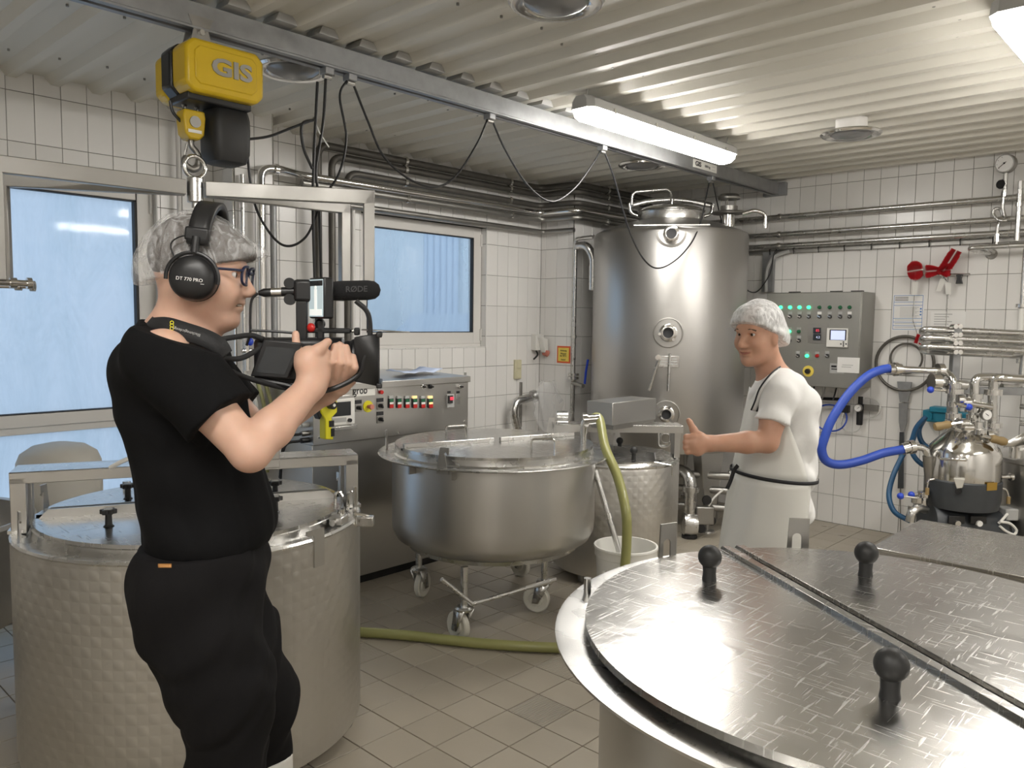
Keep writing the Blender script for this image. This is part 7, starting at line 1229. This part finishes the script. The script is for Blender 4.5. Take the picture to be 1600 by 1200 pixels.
# headphones
hd = thing('headphones', hp1(0, 0, 0.1), 'black over-ear headphones on the cameraman', 'headphones'); EC = [hp1(0.010, s * 0.105, -0.026) for s in (1, -1)]
for s, e in zip((1, -1), EC):
    ax = HA[:, 1] * s; cu = MB().lathe([(0.050, -0.016), (0.050, 0.0), (0.048, 0.012), (0.040, 0.021), (0.020, 0.026), (0, 0.027)], e, ax, 40).build('ear_cup', 'black', hd); MB().lathe([(0.030, -0.034), (0.046, -0.034), (0.051, -0.024), (0.046, -0.014)], e, ax, 36).build('ear_pad', 'rubber', cu)
    yk_ = [e + ax * 0.008 + HA[:, 0] * (0.055 * math.cos(a)) + HA[:, 2] * (0.055 * math.sin(a)) for a in np.linspace(-0.15, math.pi + 0.15, 20)]; MB().tube(yk_, 0.0045, 8).build('yoke', 'black', hd)
    MB().tube([e + ax * 0.006 + HA[:, 2] * 0.055, e + ax * 0.002 + HA[:, 2] * 0.09], 0.009, 10).build('slider', 'black', hd)
    if s < 0: ed = e + ax * 0.0272; text('lettering', 'DT 770 PRO', 0.0105, ed - HA[:, 2] * 0.004 + ax * 0.0012, HA[:, 0], HA[:, 2], 'paper', cu, ext=0.0003); MB().box(ed + HA[:, 0] * 0.026 - HA[:, 2] * 0.011 - ax * 0.003, (0.008, 0.001, 0.001), HA).build('print_line', 'paper', cu)
arc = [hc + HA[:, 1] * (0.103 * math.cos(a)) + HA[:, 2] * (0.035 + 0.112 * math.sin(a)) + HA[:, 0] * 0.012 for a in np.linspace(0.12, math.pi - 0.12, 26)]
g = [[q + HA[:, 0] * w for q in arc] for w in (-0.022, -0.008, 0.008, 0.022)]; MB().sheet(g).build('headband', 'black', hd, solid=0.016)
for s in (1, -1): q = hc + HA[:, 1] * s * 0.099 + HA[:, 2] * 0.070 + HA[:, 0] * 0.010; MB().box(q, (0.052, 0.020, 0.030), HA).build('band_end', 'black', hd, bev=0.005)
MB().tube(spline([EC[1] - HA[:, 0] * 0.04 + HA[:, 2] * 0.035, EC[1] - HA[:, 0] * 0.052 + HA[:, 2] * 0.068, EC[1] - HA[:, 0] * 0.03 + HA[:, 2] * 0.088, EC[1] + HA[:, 2] * 0.09], 6), 0.0018, 6).build('loop_wire', 'cable', hd)
# ---------------------------------------------------------------- camera rig
cr = thing('video_camera', c1(540, 560), 'black handheld cinema camera rig with microphone and monitor held by the cameraman', 'camera')
BA = np.stack([F1, L1, UP], 1)
def kbx(x0, y0, x1_, y1_, l0, l1, name, m, par=None, bev=0.003):
    lm = (l0 + l1) / 2; a, b = c1(x0, y0, l0), c1(x1_, y1_, l0); c_ = (a + b) / 2 + L1 * (l1 - l0) / 2; d = b - a; return MB().box(c_, (abs(d @ F1), abs(l1 - l0), abs(d[2])), BA).build(name, m, par or cr, bev=bev)
kbx(395, 528, 520, 600, -0.045, 0.06, 'camera_body', 'black', bev=0.012)
sc_ = MB(); P = [c1(*p, -0.075) for p in ((412, 530), (472, 536), (450, 592), (391, 588))]; sc_.add(P + [p + L1 * 0.012 for p in P], [(0, 1, 2, 3), (7, 6, 5, 4), (0, 4, 5, 1), (1, 5, 6, 2), (2, 6, 7, 3), (3, 7, 4, 0)]); sd = sc_.build('side_screen', 'black', cr, bev=0.003)
P = [c1(*p, -0.0765) for p in ((417, 541), (462, 545), (445, 585), (400, 582))]; MB().add(P, [(0, 1, 2, 3)]).build('screen_glass', 'screen_dk', sd)
lx0, lx1 = c1(505, 562, 0.0), c1(562, 562, 0.0); MB().lathe([(0, 0), (0.05, 0), (0.053, 0.01), (0.053, 0.045), (0.046, 0.05), (0.046, 0.065), (0.05, 0.07), (0.05, np.linalg.norm(lx1 - lx0)), (0, np.linalg.norm(lx1 - lx0))], lx0, F1, 40).build('lens', 'black', cr)
mb_ = MB(); o = c1(556, 560, 0.0); mb_.prism([(-0.065, -0.05), (0.065, -0.05), (0.065, 0.052), (-0.065, 0.052)], o, -L1, UP, 0, 0.03) if False else None
box0 = [o + L1 * a + UP * b for a, b in ((-0.055, -0.05), (0.055, -0.05), (0.055, 0.05), (-0.055, 0.05))]; box1 = [o + F1 * 0.055 + L1 * a + UP * b for a, b in ((-0.075, -0.06), (0.075, -0.06), (0.075, 0.058), (-0.075, 0.058))]
MB().add(box0 + box1, [(0, 1, 2, 3), (0, 1, 5, 4), (1, 2, 6, 5), (2, 3, 7, 6), (3, 0, 4, 7)]).build('matte_box', 'black', cr, solid=0.004)
for b in (0.058, -0.06): MB().box(o + F1 * 0.056 + UP * b, (0.014, 0.156, 0.012), BA).build('matte_box_lip', 'black', cr, bev=0.003)
fg = [c1(566, 515, 0.0) + L1 * a for a in (-0.065, 0.065)] + [c1(640, 519, 0.0) + L1 * a for a in (0.04, -0.04)]; MB().add(fg, [(0, 1, 2, 3)]).build('french_flag', 'steel_dark', cr, solid=0.002)
kbx(463, 512, 548, 521, -0.012, 0.012, 'top_handle', 'black'); kbx(548, 514, 556, 520, -0.01, 0.01, 'handle_end', 'chrome'); kbx(462, 470, 480, 530, -0.014, 0.014, 'handle_post', 'black')
kbx(495, 500, 506, 533, -0.012, 0.012, 'monitor_post', 'black'); MB().ball(c1(500, 506, 0), 0.013, 12, 8).build('ball_joint', 'black', cr); MB().ball(c1(486, 512, -0.025), (0.013, 0.008, 0.011), 12, 8).build('red_lever', 'red', cr)
kbx(553, 512, 562, 524, -0.02, 0.02, 'rail_clamp', 'black')
# monitor, turned a little toward the viewer
mo = c1(502, 466, -0.03); ma = axes(math.radians(266)); pb = MB().box(mo, (0.026, 0.072, 0.095), ma).build('monitor', 'black', cr, bev=0.005); 
MB().box(mo + ma[:, 0] * 0.0138, (0.0015, 0.064, 0.086), ma).build('monitor_screen', 'mon', pb) if False else None
M['mon'] = mat('monitor_picture', (0.35, 0.42, 0.45), 0.2, emit=(0.50, 0.60, 0.62), estr=0.55, cvar=0.0); M['mon_lt'] = mat('monitor_picture_light', (0.6, 0.62, 0.6), 0.2, emit=(0.8, 0.82, 0.78), estr=0.7)
mf = mo + ma[:, 0] * 0.0138
ms = MB().box(mf, (0.0015, 0.064, 0.086), ma).build('monitor_screen', 'mon', pb)
MB().box(mf + ma[:, 0] * 0.001 + ma[:, 2] * 0.034, (0.001, 0.064, 0.012), ma).build('screen_bar', 'screen_dk', ms); MB().box(mf + ma[:, 0] * 0.001 + ma[:, 2] * -0.005, (0.001, 0.012, 0.05), ma).build('screen_figure', 'mon_lt', ms); MB().ball(mf + ma[:, 0] * 0.001 + ma[:, 2] * 0.024, (0.0008, 0.005, 0.006), 10, 8, ma).build('screen_head', 'mon_lt', ms); MB().box(mf + ma[:, 0] * 0.0008 - ma[:, 2] * 0.033, (0.001, 0.055, 0.014), ma).build('screen_vat', 'mon_lt', ms)
# microphone in foam windscreen
ma0, ma1 = c1(508, 455, 0.0), c1(595, 453, 0.0); LL = np.linalg.norm(ma1 - ma0); md = (ma1 - ma0) / LL
wsn = MB().lathe([(0, 0), (0.018, 0.0), (0.022, 0.01), (0.0235, 0.04), (0.0235, LL - 0.03), (0.021, LL - 0.014), (0.013, LL - 0.004), (0, LL)], ma0, md, 28).build('microphone_windscreen', 'foam', cr) if False else None
M['foam'] = mat('black_foam', (0.010, 0.010, 0.011), 0.95, bump=0.4, bscale=600); M['foam_print'] = mat('grey_foam_print', (0.06, 0.06, 0.062), 0.9)
ws = MB().lathe([(0, 0), (0.018, 0.0), (0.022, 0.01), (0.0235, 0.04), (0.0235, LL - 0.03), (0.021, LL - 0.014), (0.013, LL - 0.004), (0, LL)], ma0, md, 32).build('microphone_windscreen', 'foam', cr)
text('lettering', 'RØDE', 0.019, c1(557, 452, -0.0245), md, UP, 'foam_print', ws, ext=0.0006, bold=0.0004)
MB().tube([c1(440, 456, 0.0), ma0], 0.011, 12).build('microphone_body', 'black', cr); MB().tube([c1(404, 458, 0.0), c1(412, 457.5, 0), c1(424, 457, 0.0)], [0.005, 0.010, 0.010], 12).build('xlr_plug', 'black', cr); MB().tube([c1(424, 457, 0.0), c1(440, 456.5, 0.0)], 0.0105, 12).build('plug_sleeve', 'steel', cr)
for y0 in (443, 468): MB().lathe([(0, -0.012), (0.013, -0.012), (0.013, 0.012), (0, 0.012)], c1(453, y0, 0.0), L1, 16).build('shock_ring', 'black', cr)
kbx(458, 436, 490, 472, -0.018, 0.018, 'shock_mount', 'black', bev=0.008)
for pts, r in (([(403, 458), (393, 470), (391, 500), (391, 520), (385, 540)], 0.003), ([(556, 470), (575, 490), (578, 530), (570, 560), (555, 590), (500, 612), (440, 600), (400, 592)], 0.006), ([(392, 516), (430, 518), (468, 521)], 0.003)):
    MB().tube(spline([c1(*p, -0.06 if r > 0.004 else -0.01) for p in pts], 8), r, 8).build('cable', 'cable', cr)
# neck strap
M['strap'] = mat('black_webbing', (0.012, 0.012, 0.013), 0.7, bump=0.15, bscale=300); nk = thing('neck_strap', nb, 'black camera strap with yellow print around the cameraman neck', 'strap')
sp1 = [c1(352, 556, -0.155), c1(342, 540, -0.165), c1(320, 528, -0.17), c1(290, 518, -0.165), c1(258, 509, -0.15), c1(232, 508, -0.09), c1(232, 503, 0.0), c1(245, 507, 0.06), c1(290, 518, 0.10), c1(340, 525, 0.09)]
ribbon(sp1, 0.040, lambda p: np.cross(UP, 1) if False else (p - c1(285, 515, 0)) * V(1, 1, 0) + UP * 0.06, 'band', 'strap', nk, 0.003)
for pts in ([(335, 532, -0.12), (365, 527, -0.09), (392, 524, -0.06), (412, 530, -0.05)], [(345, 560, -0.13), (375, 560, -0.10), (400, 548, -0.07), (430, 530, -0.04)], [(350, 575, -0.13), (385, 590, -0.09), (440, 605, -0.06), (480, 608, -0.05)]): ribbon([c1(*p) for p in pts], 0.012, L1, 'strap_end', 'strap', nk, 0.002)
for k in range(3): q = c1(268.5, 504 + 4.5 * k, -0.172); MB().tube([q + F1 * 0.0035 * math.cos(a) + UP * 0.0035 * math.sin(a) for a in np.linspace(0, 6.28, 13)[:-1]], 0.0008, 5, closed=True).build('yellow_ring', 'yellow_pend', nk)
text('lettering', 'Blackmagicdesign', 0.0085, c1(291, 518, -0.172), -F1 - UP * -0.28, -UP - F1 * 0.28, 'grey_ink', nk, ext=0.0003)
# ---------------------------------------------------------------- cheese maker giving a thumbs-up
_g = ray(1205, 700); _g = _g[:2] / np.hypot(*_g[:2]) * 3.50; O2 = V(_g[0], _g[1], 0); AX2 = axes(math.radians(234)); F2, L2 = AX2[:, 0], AX2[:, 1]
PN = AWAY                                      # picture-parallel planes through the figure
def c2(px, py, o=0.0): return on_plane(px, py, O2 - PN * o, PN)        # o = metres toward the viewer
wk = thing('person', O2, 'worker in white T-shirt, white apron and white cap giving a thumbs-up beside the tall tank', 'person')
HB = axes(math.radians(260), -0.14); hc2 = c2(1184, 517, 0.02)
def hp2(a, b, c): return hc2 + HB @ V(a, b, c)
s2 = SDF(0.0042); s2.ell(hp2(-0.012, 0, 0.012), (0.098, 0.077, 0.098), HB, 0.02).ell(hp2(0.028, 0, -0.045), (0.066, 0.065, 0.088), HB, 0.03)
for s in (1, -1): s2.cap(hp2(-0.015, s * 0.045, -0.078), hp2(0.055, s * 0.02, -0.112), 0.026, 0.022, 0.03); s2.ell(hp2(0.062, s * 0.040, -0.042), (0.030, 0.020, 0.024), HB, 0.03)
s2.ell(hp2(0.074, 0, -0.116), (0.022, 0.025, 0.02), HB, 0.02).cap(hp2(0.088, 0, 0.0), hp2(0.116, 0, -0.043), 0.010, 0.013, 0.014)
for s in (1, -1): s2.ell(hp2(0.105, s * 0.012, -0.048), (0.010, 0.008, 0.008), HB, 0.01); s2.ell(hp2(-0.005, s * 0.078, -0.03), (0.018, 0.010, 0.032), HB, 0.01)
s2.cap(hp2(0.079, 0.03, 0.018), hp2(0.079, -0.03, 0.018), 0.015, 0.015, 0.02).ell(hp2(0.090, 0, -0.072), (0.011, 0.024, 0.006), HB, 0.01).ell(hp2(0.087, 0, -0.086), (0.011, 0.022, 0.007), HB, 0.01)
for s in (1, -1): s2.ell(hp2(0.085, s * 0.032, -0.004), (0.013, 0.015, 0.0048), HB, 0.008, '-')
s2.ell(hp2(0.096, 0, -0.079), (0.010, 0.028, 0.0025), HB, 0.004, '-')
s2.cap(c2(1210, 592, -0.01), hp2(-0.025, 0, -0.08), 0.062, 0.058, 0.03)
sL, sR = c2(1218, 614, 0.16), c2(1218, 612, -0.18); eL, eR = c2(1199, 690, 0.21), c2(1225, 690, -0.20); wL, wR = c2(1107, 693, 0.24), c2(1180, 735, -0.16)
s2.cap(sL, sR, 0.055, 0.055, 0.05).cap(c2(1220, 620), c2(1212, 740), 0.11, 0.11, 0.05).chain([sL, (sL + eL) / 2, eL], [0.055, 0.052, 0.043]).chain([eL, eL * .65 + wL * .35, wL], [0.044, 0.043, 0.030]).chain([sR, eR, wR], [0.05, 0.042, 0.03])
fs = c2(1084, 694, 0.25); s2.cap(wL, fs, 0.029, 0.030, 0.02).cap(c2(1092, 684, 0.25), c2(1090, 703, 0.25), 0.026, 0.025, 0.02)
for i, y0 in enumerate((682, 690, 698, 705)): r = (0.0125, 0.013, 0.0125, 0.011)[i]; s2.chain([c2(1086, y0, 0.262), c2(1072 + (1, 0, 0, 2)[i], y0 + 1, 0.255), c2(1073 + (1, 0, 0, 2)[i], y0 + 1, 0.222), c2(1084, y0 + 1, 0.215)], [r, r, r * .95, r * .85], 0.005)
s2.chain([c2(1090, 685, 0.24), c2(1084, 672, 0.24), c2(1078, 660, 0.24)], [0.017, 0.014, 0.011], 0.010).cap(c2(1078, 660, 0.24), c2(1076, 657, 0.24), 0.011, 0.010, 0.005)
hl, hr_ = c2(1212, 775, 0.09), c2(1212, 775, -0.09); kl, kr = hl + V(0, 0, -0.40) + F2 * 0.01, hr_ + V(0, 0, -0.40) + F2 * 0.01; al, ar_ = V(kl[0], kl[1], 0.09), V(kr[0], kr[1], 0.09)
s2.cap(hl, hr_, 0.09, 0.09, 0.04).chain([hl, kl, al], [0.075, 0.05, 0.04]).chain([hr_, kr, ar_], [0.075, 0.05, 0.04]).cap(wR, wR + V(0, 0, -0.07) + F2 * 0.03, 0.03, 0.022, 0.02)
for i in range(4): q = wR + V(0, 0, -0.08) + F2 * (0.05 - 0.02 * i); s2.chain([q, q + V(0, 0, -0.04), q + V(0, 0, -0.065) + L2 * 0.015], [0.011, 0.010, 0.009], 0.005)
s2.chain([wR + F2 * 0.03, wR + F2 * 0.06 + V(0, 0, -0.04), wR + F2 * 0.065 + V(0, 0, -0.07)], [0.014, 0.012, 0.010], 0.008)
s2.build('body', 'skin_b', wk)
# T-shirt
t2 = SDF(0.006); t2.ell(c2(1222, 628), (0.125, 0.185, 0.11), AX2, 0.05).cap(c2(1220, 612, 0.10), c2(1220, 612, -0.10), 0.075, 0.075, 0.06).ell(c2(1222, 680), (0.135, 0.180, 0.14), AX2, 0.06).ell(c2(1212, 738), (0.138, 0.178, 0.10), AX2, 0.06).cap(sL, sL + (eL - sL) / np.linalg.norm(eL - sL) * 0.13, 0.070, 0.076, 0.03, flat=True).cap(sR, sR + (eR - sR) / np.linalg.norm(eR - sR) * 0.13, 0.070, 0.076, 0.03, flat=True).cap(c2(1212, 588), c2(1216, 600), 0.078, 0.10, 0.04).cap(c2(1236, 716, 0.03), c2(1238, 735, 0.03), 0.09, 0.085, 0.05)
t2.disp = folds(0.014, (20, 33, 47, 38), 21); t2.ell(c2(1203, 582), (0.075, 0.075, 0.05), AX2, 0.01, '-'); t2.cut(V(0, 0, c2(1210, 765)[2]), (0, 0, -1)); t2.build('t_shirt', 'white_cloth', wk)
tz = SDF(0.007); tz.ell(c2(1214, 775), (0.125, 0.17, 0.12), AX2, 0.05).chain([hl, kl, al], [0.095, 0.08, 0.07], 0.04).chain([hr_, kr, ar_], [0.095, 0.08, 0.07], 0.04).ell(c2(1232, 790, 0.04), (0.08, 0.12, 0.09), AX2, 0.05); tz.disp = folds(0.014, (24, 38, 50), 31); tz.cut(V(0, 0, 0.12), (0, 0, -1)); tz.build('trousers', 'white_cloth', wk)
for A in (al, ar_): bt = SDF(0.007); bt.cap(V(A[0], A[1], 0.2), V(A[0], A[1], 0.06), 0.06, 0.055, 0.03).cap(V(A[0], A[1], 0.05) - F2 * 0.03, V(A[0], A[1], 0.045) + F2 * 0.15, 0.05, 0.043, 0.03); bt.cut(V(0, 0, 0), (0, 0, -1)); bt.build('rubber_boot', 'boot', wk)
# apron: bib and skirt wrapped round the front
ctr = c2(1208, 740); zb = ctr[2]
def wrap(z, a, rf, rl, dx=0.0): return V(ctr[0], ctr[1], z) + F2 * (rf * math.cos(a) + dx) + L2 * (rl * math.sin(a))
g = []
for j in range(22):
    t = j / 21; z = zb + 0.0 - t * 0.62; g.append([wrap(z, a, 0.162 + 0.07 * t + 0.010 * math.sin(5 * a + 1.5) * t + 0.004 * math.sin(11 * a + 4 * t), 0.205 + 0.03 * t + 0.008 * math.sin(4 * a) * t, 0.02 * t) for a in np.linspace(-1.9 + 0.35 * t, 1.95 - 0.45 * t, 40)])
MB().sheet(g).build('apron_skirt', 'apron', wk, solid=0.003)
g = []
for j in range(12):
    t = j / 11; z = zb + t * 0.36; wd = 1.9 - 1.15 * t; g.append([wrap(z, a, 0.160 - 0.02 * t + 0.006 * math.sin(6 * a), 0.197 - 0.03 * t, -0.045 * t) for a in np.linspace(-wd, wd, 24)])
MB().sheet(g).build('apron_bib', 'apron', wk, solid=0.003)
M['strap_bw'] = mat('black_tape', (0.015, 0.015, 0.018), 0.7); M['strap_w'] = mat('white_tape', (0.6, 0.6, 0.58), 0.7)
bl = [wrap(zb + 0.004 + 0.03 * (math.cos(a) - 0.3) * 0.4, a, 0.168, 0.211) for a in np.linspace(-2.6, 2.6, 40)]; ribbon(bl, 0.014, lambda p: (p - ctr) * V(1, 1, 0), 'waist_tie', 'strap_bw', wk, 0.002, 2)
q = c2(1246, 738, 0.16); MB().ball(q, (0.02, 0.014, 0.016), 12, 8, AX2).build('tie_knot', 'strap_bw', wk); 
ribbon([c2(1153, 727, 0.05), c2(1147, 735, 0.06), c2(1142, 750, 0.06), c2(1136, 764, 0.06)], 0.016, -PN, 'tie_tail', 'strap_bw', wk, 0.002); 
for o_, w_, m_ in ((0.0, 0.030, 'strap_bw'), (0.012, 0.016, 'strap_w')): ribbon([c2(1221, 577, 0.05 + o_), c2(1211, 584, 0.10 + o_), c2(1200, 596, 0.13 + o_), c2(1190, 611, 0.14 + o_), c2(1184, 628, 0.13 + o_), c2(1178, 642, 0.11 + o_)], w_, -PN, 'neck_strap', m_, wk, 0.002)
# cap and hair
ch = SDF(0.005); ch.ell(hp2(-0.02, 0, 0.02), (0.103, 0.084, 0.09), HB, 0.02); ch.cut(hp2(0, 0, -0.005), -HB[:, 2] + HB[:, 0] * 0.35); ch.build('hair', 'hair_br', wk)
hn = SDF(0.005); hn.ell(hp2(-0.012, 0, 0.034), (0.112, 0.092, 0.098), HB, 0.02).ell(hp2(-0.098, 0.0, -0.045), (0.058, 0.078, 0.065), HB, 0.06).ell(hp2(0.05, 0, 0.05), (0.055, 0.075, 0.05), HB, 0.04).cap(hp2(-0.03, 0.088, -0.02), hp2(0.06, 0.06, 0.02), 0.018, 0.018, 0.03).cap(hp2(-0.03, -0.088, -0.02), hp2(0.06, -0.06, 0.02), 0.018, 0.018, 0.03); hn.disp = folds(0.0035, (60, 90, 130, 75), 15); hn.cut(hp2(0, 0, -0.010), -HB[:, 2] * 0.90 + HB[:, 0] * 0.52); hn.build('crepe_cap', 'net_b', wk)
for s in (1, -1):
    MB().ball(hp2(0.0728, s * 0.032, -0.005), 0.0108, 14, 10).build('eye', 'eye_w', wk); MB().ball(hp2(0.0803, s * 0.031, -0.005), (0.0045, 0.0068, 0.0068), 10, 8, HB).build('iris', 'eye_d', wk)
    MB().tube(spline([hp2(0.092, s * 0.014, 0.014), hp2(0.092, s * 0.032, 0.020), hp2(0.080, s * 0.052, 0.012)], 5), 0.0035, 6).build('eyebrow', 'hair_br', wk)
MB().tube(spline([hp2(0.080, -0.034, -0.068), hp2(0.098, -0.014, -0.0785), hp2(0.101, 0, -0.0798), hp2(0.098, 0.014, -0.0785), hp2(0.080, 0.034, -0.068)], 5), 0.0022, 6).build('mouth_line', 'lips', wk)
